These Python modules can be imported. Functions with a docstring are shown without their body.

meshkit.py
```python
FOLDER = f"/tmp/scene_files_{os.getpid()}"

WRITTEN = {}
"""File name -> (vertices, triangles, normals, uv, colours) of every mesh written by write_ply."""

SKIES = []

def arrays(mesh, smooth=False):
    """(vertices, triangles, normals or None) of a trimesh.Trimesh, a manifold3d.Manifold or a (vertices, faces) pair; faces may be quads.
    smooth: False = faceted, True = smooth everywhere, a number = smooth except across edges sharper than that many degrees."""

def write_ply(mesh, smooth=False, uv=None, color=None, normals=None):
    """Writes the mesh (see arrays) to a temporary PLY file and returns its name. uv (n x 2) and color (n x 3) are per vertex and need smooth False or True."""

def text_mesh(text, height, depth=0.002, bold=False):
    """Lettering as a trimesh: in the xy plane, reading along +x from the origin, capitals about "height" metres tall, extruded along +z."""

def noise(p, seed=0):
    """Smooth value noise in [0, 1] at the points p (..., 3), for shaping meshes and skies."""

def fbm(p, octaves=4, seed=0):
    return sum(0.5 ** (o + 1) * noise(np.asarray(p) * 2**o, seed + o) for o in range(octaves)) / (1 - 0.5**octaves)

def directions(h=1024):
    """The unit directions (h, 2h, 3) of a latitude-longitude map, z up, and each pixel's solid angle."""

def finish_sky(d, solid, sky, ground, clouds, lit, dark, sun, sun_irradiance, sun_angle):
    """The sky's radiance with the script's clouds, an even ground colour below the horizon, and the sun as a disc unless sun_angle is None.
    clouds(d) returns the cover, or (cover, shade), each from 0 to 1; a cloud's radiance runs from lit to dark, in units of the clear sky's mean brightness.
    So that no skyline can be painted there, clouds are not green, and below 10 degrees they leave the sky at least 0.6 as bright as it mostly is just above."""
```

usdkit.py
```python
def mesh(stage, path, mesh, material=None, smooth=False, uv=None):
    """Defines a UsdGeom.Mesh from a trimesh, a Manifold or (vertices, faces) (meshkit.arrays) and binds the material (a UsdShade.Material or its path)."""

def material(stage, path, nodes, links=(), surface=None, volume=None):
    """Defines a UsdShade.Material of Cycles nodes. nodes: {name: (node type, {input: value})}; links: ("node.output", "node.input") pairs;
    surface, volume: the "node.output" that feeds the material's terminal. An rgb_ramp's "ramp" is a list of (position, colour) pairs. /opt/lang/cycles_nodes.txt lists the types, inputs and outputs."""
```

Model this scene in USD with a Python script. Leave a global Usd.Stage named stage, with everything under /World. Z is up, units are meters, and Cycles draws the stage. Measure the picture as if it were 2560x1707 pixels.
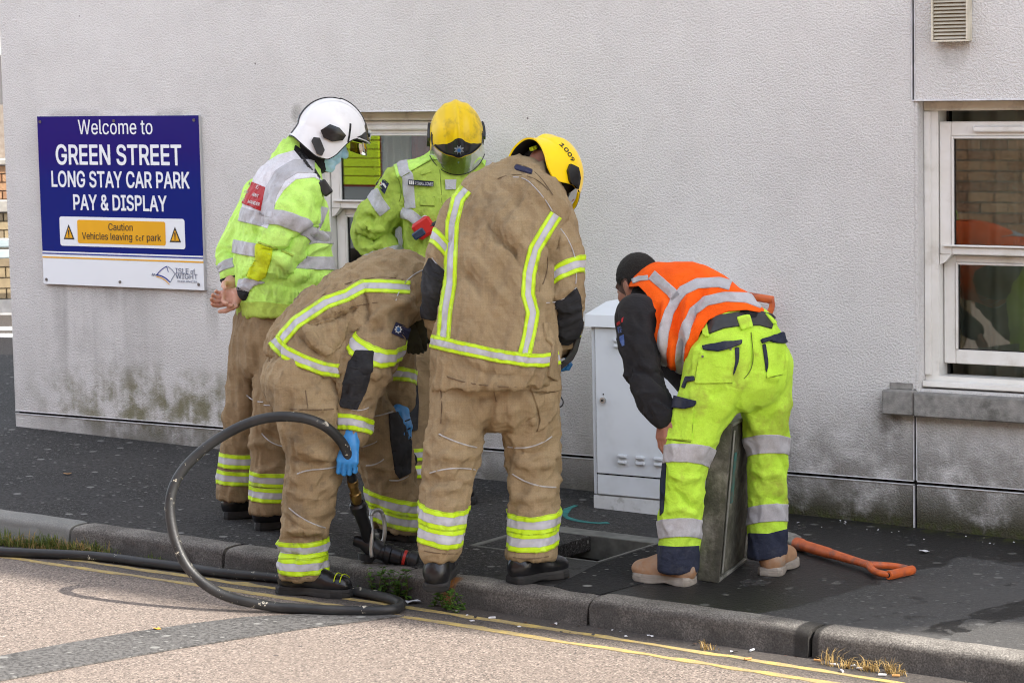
import math, random, numpy as np, trimesh, manifold3d as m3, usdkit, meshkit
from pxr import Usd, UsdGeom, UsdLux, UsdShade, Sdf, Gf, Vt
from scipy.spatial import cKDTree
from shapely.geometry import Polygon, Point, LineString, box as sbox
from shapely import affinity, contains_xy
rng = np.random.default_rng(7)
random.seed(7)
stage = Usd.Stage.CreateInMemory()
UsdGeom.SetStageUpAxis(stage, UsdGeom.Tokens.z)
UsdGeom.SetStageMetersPerUnit(stage, 1.0)
UsdGeom.Xform.Define(stage, '/World'); UsdGeom.Scope.Define(stage, '/World/Looks')

# ------------------------------------------------------------------ camera, sky, sun
F, YAW, PITCH, ROLL = 6633.3, .59927, .105767, .021051          # focal length in pixels of a 2560 wide picture; radians
O = np.array([6.4, -10.36944, 2.026])
FW = np.array([-math.sin(YAW)*math.cos(PITCH), math.cos(YAW)*math.cos(PITCH), -math.sin(PITCH)])
_r = np.cross(FW, [0, 0, 1]); _r /= np.linalg.norm(_r); _d = np.cross(FW, _r)
R = _r*math.cos(ROLL)+_d*math.sin(ROLL); D = -_r*math.sin(ROLL)+_d*math.cos(ROLL)
UP = np.array([0, 0, 1.]); FH = np.array([-math.sin(YAW), math.cos(YAW), 0]); RH = np.array([math.cos(YAW), math.sin(YAW), 0])
cam = UsdGeom.Camera.Define(stage, '/World/Camera')
m = np.eye(4); m[0, :3] = R; m[1, :3] = -D; m[2, :3] = -FW; m[3, :3] = O
cam.AddTransformOp().Set(Gf.Matrix4d(*m.ravel().tolist()))
cam.CreateHorizontalApertureAttr(36.0); cam.CreateVerticalApertureAttr(36.0*682/1024)
cam.CreateFocalLengthAttr(F/2560*36.0); cam.CreateClippingRangeAttr(Gf.Vec2f(0.1, 2000))
cam.CreateFStopAttr(9.0); cam.CreateFocusDistanceAttr(10.8)
EXPOSURE = 2.02
cam.CreateExposureAttr(EXPOSURE)
SUN = np.array([1.1, .17, 1.0]); SUN /= np.linalg.norm(SUN)
SKY_STRENGTH, SUN_INTENSITY = 0.11, 0.64

class Ref:
    def __init__(s, g, r): s.g, s.r = g, r
    def _m(s, op, o, rev=False):
        a, b = (o, s) if rev else (s, o)
        return s.g.add('math', 'value', math_type=op, value1=a, value2=b)
    def __add__(s, o): return s._m('add', o)
    __radd__ = __add__
    def __mul__(s, o): return s._m('multiply', o)
    __rmul__ = __mul__
    def __sub__(s, o): return s._m('subtract', o)
    def __rsub__(s, o): return s._m('subtract', o, True)
    def __truediv__(s, o): return s._m('divide', o)
    def abs(s): return s.g.add('math', 'value', math_type='absolute', value1=s)
    def max(s, o): return s._m('maximum', o)
    def min(s, o): return s._m('minimum', o)
    def pow(s, o): return s._m('power', o)
    def mod(s, o): return s._m('floored_modulo', o)
    def smooth(s, a, b, lo=0.0, hi=1.0): return s.g.add('map_range', 'result', range_type='smoothstep', value=s, from_min=a, from_max=b, to_min=lo, to_max=hi, clamp=True)
    def lin(s, a, b, lo=0.0, hi=1.0): return s.g.add('map_range', 'result', range_type='linear', value=s, from_min=a, from_max=b, to_min=lo, to_max=hi, clamp=True)

class G:
    def __init__(s): s.n, s.l, s.c = {}, [], 0
    def add(s, kind, out, **kw):
        s.c += 1; nm = f'{kind}_{s.c}'; vals = {}
        for k, v in kw.items():
            if isinstance(v, Ref): s.l.append((v.r, f'{nm}.{k}'))
            else: vals[k] = v
        s.n[nm] = (kind, vals); return Ref(s, f'{nm}.{out}')
    def pos(s): return s.add('geometry', 'position')
    def obj(s): return s.add('texture_coordinate', 'object')
    def xyz(s, v):
        r = s.add('separate_xyz', 'x', vector=v); n = r.r.split('.')[0]
        return r, Ref(s, n+'.y'), Ref(s, n+'.z')
    def vec(s, x, y, z): return s.add('combine_xyz', 'vector', x=x, y=y, z=z)
    def scl(s, v, sc): return s.add('mapping', 'vector', vector=v, scale=sc, mapping_type='point')
    def noise(s, v, scale, detail=3.0, rough=.55, dist=0.0): return s.add('noise_texture', 'fac', vector=v, scale=float(scale), detail=float(detail), roughness=rough, distortion=float(dist))
    def voro(s, v, scale, out='distance', feature='f1', rand=1.0): return s.add('voronoi_texture', out, vector=v, scale=float(scale), feature=feature, randomness=rand)
    def ramp(s, fac, stops, interpolate=True): return s.add('rgb_ramp', 'color', fac=fac, ramp=stops, interpolate=interpolate)
    def mix(s, fac, a, b, t='mix'): return s.add('mix_color', 'result', fac=fac, a=a, b=b, blend_type=t)
    def bump(s, h, dist, strength=1.0, **k): return s.add('bump', 'normal', height=h, distance=dist, strength=strength, **k)
    def pbsdf(s, **k): return s.add('principled_bsdf', 'BSDF', **k)
    def make(s, name, surface=None, volume=None):
        return usdkit.material(stage, '/World/Looks/'+name, s.n, s.l, surface=surface.r if surface else None, volume=volume.r if volume else None)

g = G()
tc = g.add('texture_coordinate', 'generated')
sky = g.add('sky_texture', 'color', sky_type='single_scattering', sun_disc=False, sun_elevation=math.asin(SUN[2]), sun_rotation=math.atan2(SUN[0], SUN[1]), altitude=20.0, aerosol_density=1.5)
dirv = g.add('geometry', 'incoming')
_, _, dz = g.xyz(dirv)
cl = g.noise(g.scl(dirv, (2.2, 2.2, 5.0)), 1.3, 6.0, .6).smooth(.36, .58)
skyc = g.mix(cl*0.8, sky, (5.05, 4.9, 4.65))
bg = g.add('background_shader', 'background', color=skyc, strength=SKY_STRENGTH)
skymat = g.make('sky_look', surface=bg)
dome = UsdLux.DomeLight.Define(stage, '/World/sky')
UsdShade.MaterialBindingAPI.Apply(dome.GetPrim()).Bind(skymat)
dome.GetPrim().SetCustomDataByKey('kind', 'structure'); dome.GetPrim().SetCustomDataByKey('label', 'bright hazy daylight sky with thin white cloud'); dome.GetPrim().SetCustomDataByKey('category', 'sky')
sun = UsdLux.DistantLight.Define(stage, '/World/sun_light')
sun.CreateIntensityAttr(SUN_INTENSITY); sun.CreateAngleAttr(.53); sun.CreateNormalizeAttr(True); sun.CreateColorAttr(Gf.Vec3f(1.0, .94, .86))
zax = SUN; xax = np.cross(UP, zax); xax /= np.linalg.norm(xax); yax = np.cross(zax, xax)
m = np.eye(4); m[0, :3], m[1, :3], m[2, :3] = xax, yax, zax; m[3, :3] = SUN*60
sun.AddTransformOp().Set(Gf.Matrix4d(*m.ravel().tolist()))

# ------------------------------------------------------------------ places
BS = -.0215657
def gz(x): return 2.026-2.16422+BS*(np.asarray(x)-6.4)          # height of the pavement, which falls along the street
def ray(px, py): return R*(px-1280)/F+D*(py-853.5)/F+FW
def gnd(px, py, off=0.):
    r = ray(px, py); return O+r*(-(2.16422-off)/(r[2]-BS*r[0]))
def wall(px, py, y=0.):
    r = ray(px, py); return O+r*((y-O[1])/r[1])
def at(px, py, d): return O+ray(px, py)*d
def dep(p): return (np.asarray(p)-O)@FW
def proj(P):
    q = np.asarray(P, float)-O; z = q@FW
    return np.stack([1280+F*(q@R)/z, 853.5+F*(q@D)/z], -1)
def nrm(v): v = np.asarray(v, float); return v/np.linalg.norm(v)

# ------------------------------------------------------------------ prims
used = {}
def numbered(parent, name):
    k = (parent, name); n = used.get(k, 0); used[k] = n+1
    return f'{parent}/{name}' if n == 0 else f'{parent}/{name}_{n:03d}'
def meta(p, label=None, cat=None, group=None, kind=None):
    for k, v in (('label', label), ('category', cat), ('group', group), ('kind', kind)):
        if v: p.SetCustomDataByKey(k, v)
BASE = {}
def thing(name, label, cat, base=(0, 0, 0), group=None, kind=None):
    path = numbered('/World', name); x = UsdGeom.Xform.Define(stage, path)
    x.AddTranslateOp().Set(Gf.Vec3d(*map(float, base))); BASE[path] = np.asarray(base, float)
    meta(x.GetPrim(), label, cat, group, kind); return path
def part(parent, name, geo, mat, smooth=False, uv=None, label=None, kind=None):
    path = numbered(parent, name)
    b = BASE.get(parent)
    if b is None: b = BASE[parent] = BASE['/'.join(parent.split('/')[:3])]
    BASE[path] = b
    if hasattr(geo, 'to_mesh'):
        mm = geo.to_mesh(); geo = (mm.vert_properties[:, :3], mm.tri_verts)
    v, f = (geo.vertices, geo.faces) if hasattr(geo, 'vertices') else geo
    v = np.asarray(v, float)-b
    me = usdkit.mesh(stage, path, (v, np.asarray(f)), mat, smooth=smooth, uv=uv)
    meta(me.GetPrim(), label, None, None, kind); return path
def single(name, label, cat, geo, mat, smooth=False, group=None, kind=None, uv=None):
    path = numbered('/World', name)
    if hasattr(geo, 'to_mesh'):
        mm = geo.to_mesh(); geo = (mm.vert_properties[:, :3], mm.tri_verts)
    v, f = (geo.vertices, geo.faces) if hasattr(geo, 'vertices') else geo
    v = np.asarray(v, float)
    b = np.array([v[:, 0].mean(), v[:, 1].mean(), v[:, 2].min()]) if kind != 'structure' else np.zeros(3)
    me = usdkit.mesh(stage, path, (v-b, np.asarray(f)), mat, smooth=smooth, uv=uv)
    me.AddTranslateOp().Set(Gf.Vec3d(*map(float, b))); BASE[path] = b
    meta(me.GetPrim(), label, cat, group, kind); return path

# ------------------------------------------------------------------ simple shapes
def cat(*ms):
    V, Fc, n = [], [], 0
    for mm in ms:
        v, f = (mm.vertices, mm.faces) if hasattr(mm, 'vertices') else mm
        V.append(np.asarray(v, float)); Fc.append(np.asarray(f)+n); n += len(v)
    return np.vstack(V), np.vstack(Fc)
def bx(x0, x1, y0, y1, z0, z1, bev=0.0, tilt=None):
    lo = np.array([min(x0, x1), min(y0, y1), min(z0, z1)]); hi = np.array([max(x0, x1), max(y0, y1), max(z0, z1)])
    if bev <= 0:
        mm = trimesh.creation.box(extents=hi-lo); mm.apply_translation((lo+hi)/2); return mm.vertices.copy(), mm.faces.copy()
    bev = min(bev, .45*(hi-lo).min()); P = []
    for s in np.ndindex(2, 2, 2):
        c = np.where(s, hi, lo); ins = np.where(s, -1, 1)*bev
        for k in range(3):
            p = c+ins; p[k] = c[k]; P.append(p)
    h = trimesh.convex.convex_hull(np.array(P)); return np.array(h.vertices), np.array(h.faces)
def hull(pts):
    h = trimesh.convex.convex_hull(np.array(pts)); return np.array(h.vertices), np.array(h.faces)
def frame_of(t):
    t = nrm(t); a = np.array([0, 0, 1.]) if abs(t[2]) < .9 else np.array([1., 0, 0])
    u = nrm(np.cross(a, t)); return u, np.cross(t, u)
def tube(pts, r, n=8, closed=False, cap=True):
    pts = np.asarray(pts, float); m_ = len(pts); r = np.broadcast_to(np.asarray(r, float), (m_,))
    T = np.gradient(pts, axis=0) if not closed else np.roll(pts, -1, 0)-np.roll(pts, 1, 0)
    u, w = frame_of(T[0]); V = []
    for i in range(m_):
        t = nrm(T[i]); u = nrm(u-(u@t)*t); w = np.cross(t, u)
        a = np.arange(n)/n*2*np.pi
        V.append(pts[i]+r[i]*(np.cos(a)[:, None]*u+np.sin(a)[:, None]*w))
    V = np.vstack(V); Fc = []
    for i in range(m_ if closed else m_-1):
        for j in range(n):
            a, b = i*n+j, i*n+(j+1) % n; c, d = ((i+1) % m_)*n+j, ((i+1) % m_)*n+(j+1) % n
            Fc += [[a, b, d], [a, d, c]]
    if cap and not closed:
        V = np.vstack([V, pts[0], pts[-1]]); k = len(V)
        for j in range(n):
            Fc += [[k-2, (j+1) % n, j], [k-1, (m_-1)*n+j, (m_-1)*n+(j+1) % n]]
    return V, np.array(Fc)
def smooth_curve(pts, n=60):
    from scipy.interpolate import splprep, splev
    tck, _ = splprep(np.asarray(pts, float).T, s=0, k=min(3, len(pts)-1)); return np.array(splev(np.linspace(0, 1, n), tck)).T
def xf(geo, axes, origin):
    v, f = (geo.vertices, geo.faces) if hasattr(geo, 'vertices') else geo
    return np.asarray(origin)+np.asarray(v, float)@np.asarray(axes, float), np.asarray(f)
def extr(poly, h):
    out = []
    for p in getattr(poly, 'geoms', [poly]):
        if p.area > 1e-10: out.append(trimesh.creation.extrude_polygon(p, h, engine='earcut'))
    mm = trimesh.util.concatenate(out); return np.array(mm.vertices), np.array(mm.faces)
def on_wall(poly, y0, h):
    """an (x, z) polygon as a plate standing in front of the wall, its back at y0 and h thick towards the street"""
    v, f = extr(poly, h); return np.stack([v[:, 0], y0-v[:, 2], v[:, 1]], 1), f
def sheet(poly, off, h=0.003):
    v, f = extr(poly, h); return np.stack([v[:, 0], v[:, 1], gz(v[:, 0])+off-h+v[:, 2]], 1), f
def rrect(x0, x1, y0, y1, r): return sbox(x0+r, y0+r, x1-r, y1-r).buffer(r, quad_segs=4)
def text_poly_mesh(s, x0, x1, zb, h, depth, bold):
    mm = meshkit.text_mesh(s, h, depth, bold); v = np.array(mm.vertices); f = np.array(mm.faces)
    lo, hi = v[:, 0].min(), v[:, 0].max(); v[:, 0] = x0+(v[:, 0]-lo)*(x1-x0)/(hi-lo); v[:, 1] += zb
    return v, f

# ------------------------------------------------------------------ materials
def pm(name, c1, c2=None, scale=6., detail=5., rough=.6, bump=0., bscale=60., bdetail=3., metallic=0., spec=.5, dirt=None, dscale=3., damt=.5, sheen=0., lo=.35, hi=.65, coat=0., bound=None, sss=0.):
    g = G(); p = g.pos(); c2 = c2 or c1
    col = g.ramp(g.noise(p, scale, detail), [(lo, c1), (hi, c2)])
    if dirt is not None: col = g.mix(g.noise(p, dscale, 6., .65).smooth(.5, .72)*damt, col, dirt)
    kw = dict(base_color=col, roughness=rough, metallic=metallic, specular_ior_level=spec)
    if sheen: kw.update(sheen_weight=sheen, sheen_roughness=.6)
    if coat: kw.update(coat_weight=coat, coat_roughness=.15)
    if sss: kw.update(subsurface_weight=sss, subsurface_scale=.01)
    if bump: kw['normal'] = g.bump(g.noise(p, bscale, bdetail), bump)
    return g.make(name, g.pbsdf(**kw))

def wall_mat(name, plinth=False):
    g = G(); p = g.pos(); x, y, z = g.xyz(p)
    n1 = g.noise(p, 190., 2., .6, .2); n2 = g.noise(p, 105., 2., .6, .2)
    h = n1*.7+n2.smooth(.35, .65)*.6
    big = g.noise(p, 1.1, 5., .6); mid = g.noise(p, 6., 6., .65)
    col = g.ramp(big*.6+mid*.4, [(.35, (.605, .592, .575)), (.6, (.69, .678, .66))])
    col = g.mix((n1*.5+n2*.5).smooth(.52, .38)*.3, col, (.36, .34, .32))
    st = g.noise(g.scl(p, (9., 9., .55)), 1., 5., .6)                      # rain streaks
    low = z.smooth(.75, .1)
    col = g.mix(low*(st*.4+mid*.9).smooth(.45, .85)*.5, col, (.24, .225, .2))
    xr = x.smooth(-.6, 1.0)
    col = g.mix(z.smooth(.6, .12)*xr*mid.smooth(.25, .62)*.7, col, (.13, .12, .1))
    # green growth near the left foot of the wall and grime under the board's corners
    ex = ((x+2.95)/.95).pow(2.)+((z-.27)/.22).pow(2.)
    col = g.mix(ex.smooth(1.15, .1)*(mid*.8+st*.3).smooth(.47, .66)*.8, col, (.15, .14, .055))
    ex3 = ((x+3.35)/.55).pow(2.)+((z-.6)/.35).pow(2.)
    col = g.mix(ex3.smooth(1.1, .1)*(st*.5+mid*.6).smooth(.45, .7)*.4, col, (.28, .27, .26))
    for cx, wd, ln, a in ((-3.62, .07, .4, .5), (-2.55, .055, .3, .5), (-3.15, .3, .16, .35), (-2.0, .09, .35, .35), (1.3, .07, .25, .7)):
        top = .88 if cx < -2.2 else (.62 if cx < 0 else .47)
        e = ((x-cx)/wd).pow(2.).smooth(1., 0.)*(z-(top-ln)).lin(0., ln)*(z-top).smooth(.02, -.01)
        col = g.mix(e*a*(st*.7+mid*.5).smooth(.35, .7), col, (.12, .11, .1))
    e = (z-1.775).smooth(.06, 0.)*(z-1.77).smooth(-.01, .01)*(x+3.1).abs().smooth(.62, .5)
    col = g.mix(e*mid.smooth(.4, .65)*.45, col, (.18, .17, .16))
    for cx, cz, w_, a_ in ((1.6, 2.03, .09, .5), (1.3, .44, .1, .8), (-1.95, 1.78, .05, .5)):
        e = (((x-cx)/w_).pow(2.)+((z-cz)/(w_*1.3)).pow(2.)).smooth(1., 0.)
        col = g.mix(e*mid.smooth(.3, .65)*a_, col, (.13, .12, .1))
    spk = g.voro(p, 5.2, 'distance').smooth(.035, .02)*g.noise(p, 2.4, 1.).smooth(.5, .56)
    col = g.mix(spk*.8, col, (.12, .11, .1))
    if plinth:
        m_ = (z-(x*BS)).smooth(.25, .0)*(mid*.7+st*.4).smooth(.25, .56)
        col = g.mix(m_*(x.smooth(-3.9, -3.2)*.65+xr*.4), col, (.055, .052, .032))
        col = g.mix((z-x*BS).smooth(.06, .0)*g.noise(p, 14., 3.).smooth(.45, .6)*xr*.7, col, (.05, .06, .015))
    return g.make(name, g.pbsdf(base_color=col, roughness=.92, specular_ior_level=.25, normal=g.bump(h, .0042, 1.0)))
M_wall, M_plinth = wall_mat('rough_render'), wall_mat('stained_plinth_render', True)

def asphalt(name, base, light, wet=False):
    g = G(); p = g.pos(); x, y, z = g.xyz(p)
    gr = g.voro(p, 210., 'color'); gv = g.add('rgb_to_bw', 'val', color=gr)
    col = g.ramp(gv, [(.1, base), (.7, tuple(c*1.7 for c in base)), (.9, light), (1., tuple(c*1.6 for c in light))])
    big = g.noise(p, 1.7, 6., .6); mid = g.noise(p, 9., 4.)
    col = g.mix(big.smooth(.42, .6)*.75, col, tuple(c*2.2 for c in base))
    col = g.mix(g.noise(p, 55., 3., .65).smooth(.55, .4)*.6, col, tuple(c*.35 for c in base))
    spot = g.voro(p, 6.5, 'distance').smooth(.15, .1)*g.noise(p, 4.3, 2.).smooth(.4, .46)
    col = g.mix(spot*.75, col, (.26, .26, .245))
    spot2 = g.voro(g.scl(p, (1., 1.3, 1.)), 17., 'distance').smooth(.2, .12)*g.noise(p, 2.6, 2.).smooth(.45, .5)
    col = g.mix(spot2*.75, col, (.24, .24, .225))
    rough, kw = .88, {}
    if wet:
        f = g.noise(p, 3.2, 5., .6, .6)-.5
        # wet from the work: round the hole and the shovel, a trail to the kerb on the right, damp along the wall
        ed = x-(1.78+(y+1.2)*.14+f*.3)
        wetm = ed.smooth(.02, -.02)*x.smooth(.3, .62)*(y+1.93+f*.25).smooth(-.02, .03)
        run = ((x-(2.37+(y+1.7)*.2+f*.16))/(.06+(y+1.8)*.06)).pow(2.).smooth(1.15, .8)*(y+1.75+f*.1).smooth(-.1, .0)
        run2 = (y+.5+f*.6).smooth(-.04, .06)*x.smooth(.5, .9)
        blot = (g.noise(p, 6.5, 4., .6).smooth(.62, .66))*x.smooth(1.7, 1.9)*.7
        wetm = wetm.max(run).max(run2).max(blot)
        wetm = wetm*(1.-(g.noise(p, 5.5, 4., .6).smooth(.6, .66))*.8*(y+.7).smooth(.0, -.1))
        col = g.mix(wetm*.9, col, tuple(c*.33 for c in base))
        col = g.mix(wetm*(spot*.6+spot2*.5), col, (.13, .13, .12))
        col = g.mix((1.-wetm)*x.smooth(1., 2.4)*.6, col, (.095, .093, .09))
        rough = wetm.lin(0., 1., .92, .5)
        moss = (y+.0).smooth(-.16, -.02)*g.noise(p, 16., 4.).smooth(.45, .6)*x.smooth(.8, 2.0)
        col = g.mix(moss*.85, col, (.045, .05, .012))
    hgt = gv*.6+mid*.4
    kw['normal'] = g.bump(hgt+g.noise(p, 55., 3., .65)*1.4, .0034, 1.)
    return g.make(name, g.pbsdf(base_color=col, roughness=rough, specular_ior_level=.3, **kw))
M_pave = asphalt('pavement_asphalt', (.026, .025, .0245), (.15, .15, .145), True)
M_patch = asphalt('dark_patch_asphalt', (.008, .008, .0085), (.035, .035, .035))
M_band = asphalt('grey_reinstatement_asphalt', (.06, .058, .056), (.16, .155, .15))

g = G(); p = g.pos(); x, y, z = g.xyz(p)
vc = g.add('rgb_to_bw', 'val', color=g.voro(p, 165., 'color'))
col = g.ramp(vc, [(0., (.03, .027, .026)), (.25, (.1, .085, .074)), (.5, (.195, .158, .134)), (.75, (.285, .232, .195)), (.93, (.42, .36, .31)), (1., (.5, .47, .43))])
big = g.noise(p, 1.3, 6., .6)
col = g.mix(big.smooth(.35, .7)*.35, col, (.22, .18, .15))
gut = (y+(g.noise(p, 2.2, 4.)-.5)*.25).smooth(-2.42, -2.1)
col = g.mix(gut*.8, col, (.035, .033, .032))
dk = g.voro(p, 6., 'distance').smooth(.07, .05)*g.noise(p, 2., 2.).smooth(.5, .6)
col = g.mix(dk*.8, col, (.06, .05, .05))
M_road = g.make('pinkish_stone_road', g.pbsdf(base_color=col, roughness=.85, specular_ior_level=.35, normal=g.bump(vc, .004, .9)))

g = G(); p = g.pos(); x, y, z = g.xyz(p)
sp = g.noise(p, 150., 3., .7); big = g.noise(p, 5., 6., .65)
col = g.ramp(sp*.6+big*.4, [(.3, (.03, .028, .026)), (.45, (.11, .1, .09)), (.57, (.24, .225, .2)), (.7, (.42, .39, .35))])
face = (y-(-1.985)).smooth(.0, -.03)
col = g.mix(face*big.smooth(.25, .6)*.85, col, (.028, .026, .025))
jt = ((x-1.95)/.055).pow(2.).smooth(1., .5)
col = g.mix(jt*.85, col, (.018, .017, .016))
col = g.mix(x.smooth(-1.65, -1.69)*.55, col, (.24, .25, .24))
rst = (((x-.36)/.05).pow(2.)+((y+1.98)/.05).pow(2.)).smooth(1., .2)
col = g.mix(rst*sp.smooth(.4, .5), col, (.25, .1, .02))
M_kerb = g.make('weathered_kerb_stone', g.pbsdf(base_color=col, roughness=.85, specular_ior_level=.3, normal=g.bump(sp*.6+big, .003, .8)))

g = G(); p = g.pos()
wear = g.noise(p, 13., 6., .7).smooth(.38, .56)
wear2 = g.noise(p, 120., 3., .6).smooth(.4, .56)
col = g.mix((wear*.5+wear2*.3).min(.8), (.5, .365, .1), (.26, .21, .13))
M_yellow = g.make('worn_yellow_paint', g.pbsdf(base_color=col, roughness=.75, normal=g.bump(g.voro(p, 165.), .003, .8)))
M_whitep = pm('worn_white_paint', (.7, .7, .68), (.45, .45, .44), 12., 5., .7)

M_frame = pm('white_upvc', (.74, .73, .7), (.68, .665, .62), 9., 4., .35, dirt=(.35, .31, .23), dscale=7., damt=.35)
M_cream = pm('cream_frame_head', (.62, .57, .46), (.5, .45, .36), 9., 5., .5, dirt=(.2, .17, .12), dscale=9., damt=.5)
M_bead = pm('white_render_bead', (.72, .72, .74), (.55, .55, .55), 14., 4., .5, dirt=(.12, .11, .09), dscale=10., damt=.6)
M_gap = pm('dark_joint', (.01, .01, .01), (.02, .02, .02), rough=.95)
M_seal = pm('black_rubber_seal', (.012, .012, .013), rough=.5)
M_sill = pm('weathered_concrete_sill', (.16, .155, .145), (.27, .26, .24), 22., 6., .9, .003, 140., dirt=(.05, .05, .04), dscale=8., damt=.7)
M_vent = pm('beige_vent_plastic', (.5, .46, .36), (.6, .56, .46), 10., 4., .5, dirt=(.25, .21, .15), damt=.5)
g = G()
fr = g.add('fresnel', 'fac', IOR=1.5)
mixn = g.add('mix_closure', 'closure', fac=fr*2.1, closure1=g.add('transparent_bsdf', 'BSDF', color=(.86, .9, .88)), closure2=g.add('glossy_bsdf', 'BSDF', color=(1., 1., 1.), roughness=.0))
M_glass = g.make('window_glass', mixn)
M_room = pm('dim_room_wall', (.16, .17, .16), (.2, .21, .2), rough=.9)
M_sheer = pm('sheer_curtain', (.7, .7, .68), (.78, .78, .76), rough=.9)
M_pink = pm('dusky_red_curtain', (.5, .12, .13), (.6, .2, .2), rough=.9)
M_blind = pm('grey_blind', (.2, .22, .23), (.26, .28, .28), rough=.6)

M_blue = None
g = G(); p = g.pos(); x, y, z = g.xyz(p)
col = g.ramp(z, [(.0, (.008, .022, .2)), (1., (.012, .016, .2))])
col = g.ramp((z-.88)/.9, [(.3, (.001, .011, .14)), (.62, (.002, .012, .135)), (.8, (.009, .007, .12)), (1., (.012, .01, .125))])
M_blue = g.make('dark_blue_sign_face', g.pbsdf(base_color=col, roughness=.2, specular_ior_level=.25))
M_signw = pm('sign_white', (.72, .75, .78), rough=.3)
M_amber = pm('sign_amber', (.72, .36, .005), (.66, .33, .005), rough=.35)
M_signk = pm('sign_black', (.012, .012, .012), rough=.4)
M_signnavy = pm('sign_navy_print', (.01, .03, .22), rough=.3)
M_signgrey = pm('sign_grey_print', (.14, .17, .24), rough=.4)
M_alu = pm('aluminium_edge', (.6, .61, .62), rough=.35, metallic=.7)
M_screw = pm('screw_head', (.2, .19, .18), (.1, .08, .07), 80., rough=.45, metallic=.7)

M_cab = pm('pale_grey_cabinet_paint', (.6, .635, .67), (.57, .605, .64), 4., 4., .38, .0004, 60., dirt=(.3, .3, .29), dscale=4., damt=.18)
M_cabl = pm('pale_grey_cabinet_lid', (.68, .72, .76), (.64, .68, .72), 6., 4., .45, dirt=(.45, .46, .46), dscale=6., damt=.25)
M_cabp = pm('dusty_cabinet_plinth', (.57, .59, .6), (.47, .48, .48), 12., 6., .6, dirt=(.22, .21, .19), dscale=14., damt=.7)
M_steel = pm('dull_steel', (.42, .41, .39), (.5, .49, .47), 20., 4., .32, metallic=.9)
g = G(); p = g.pos(); x, y, z = g.xyz(p)
big = g.noise(p, 8., 6., .7); st = g.noise(g.scl(p, (10., 10., 2.)), 1.6, 5., .65)
col = g.ramp(big, [(.3, (.02, .02, .015)), (.5, (.065, .063, .047)), (.72, (.22, .21, .175))])
col = g.mix(st.smooth(.48, .68)*.6, col, (.045, .05, .025))
col = g.mix(((x-.98)/.05).pow(2.).smooth(1., 0.)*st.smooth(.45, .6)*.0, col, (.1, .35, .33))
M_slab = g.make('mossy_concrete_slab', g.pbsdf(base_color=col, roughness=.85, normal=g.bump(g.noise(p, 120., 4.)+big, .004, .7)))
M_slabm = pm('galvanised_slab_frame', (.16, .16, .14), (.3, .3, .27), 18., 6., .6, .001, 60., metallic=.3, dirt=(.04, .045, .025), dscale=9., damt=.7)
M_teal = pm('teal_marking_spray', (.02, .2, .19), (.015, .1, .1), 30., 5., .8)
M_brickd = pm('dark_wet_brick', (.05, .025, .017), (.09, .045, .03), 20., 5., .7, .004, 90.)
M_orange_t = pm('scuffed_orange_handle', (.62, .13, .025), (.45, .085, .02), 25., 5., .45, .0006, 90., dirt=(.13, .09, .08), dscale=14., damt=.85)
M_toolst = pm('muddy_steel_blade', (.2, .19, .17), (.34, .33, .3), 14., 5., .55, metallic=.5, dirt=(.1, .08, .06), dscale=12., damt=.6)
g = G(); p = g.pos()
ms = g.noise(g.scl(p, (1., 1., 1.)), 22., 5., .7).smooth(.60, .64)*g.noise(p, 3.2, 2.).smooth(.48, .56)
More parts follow.
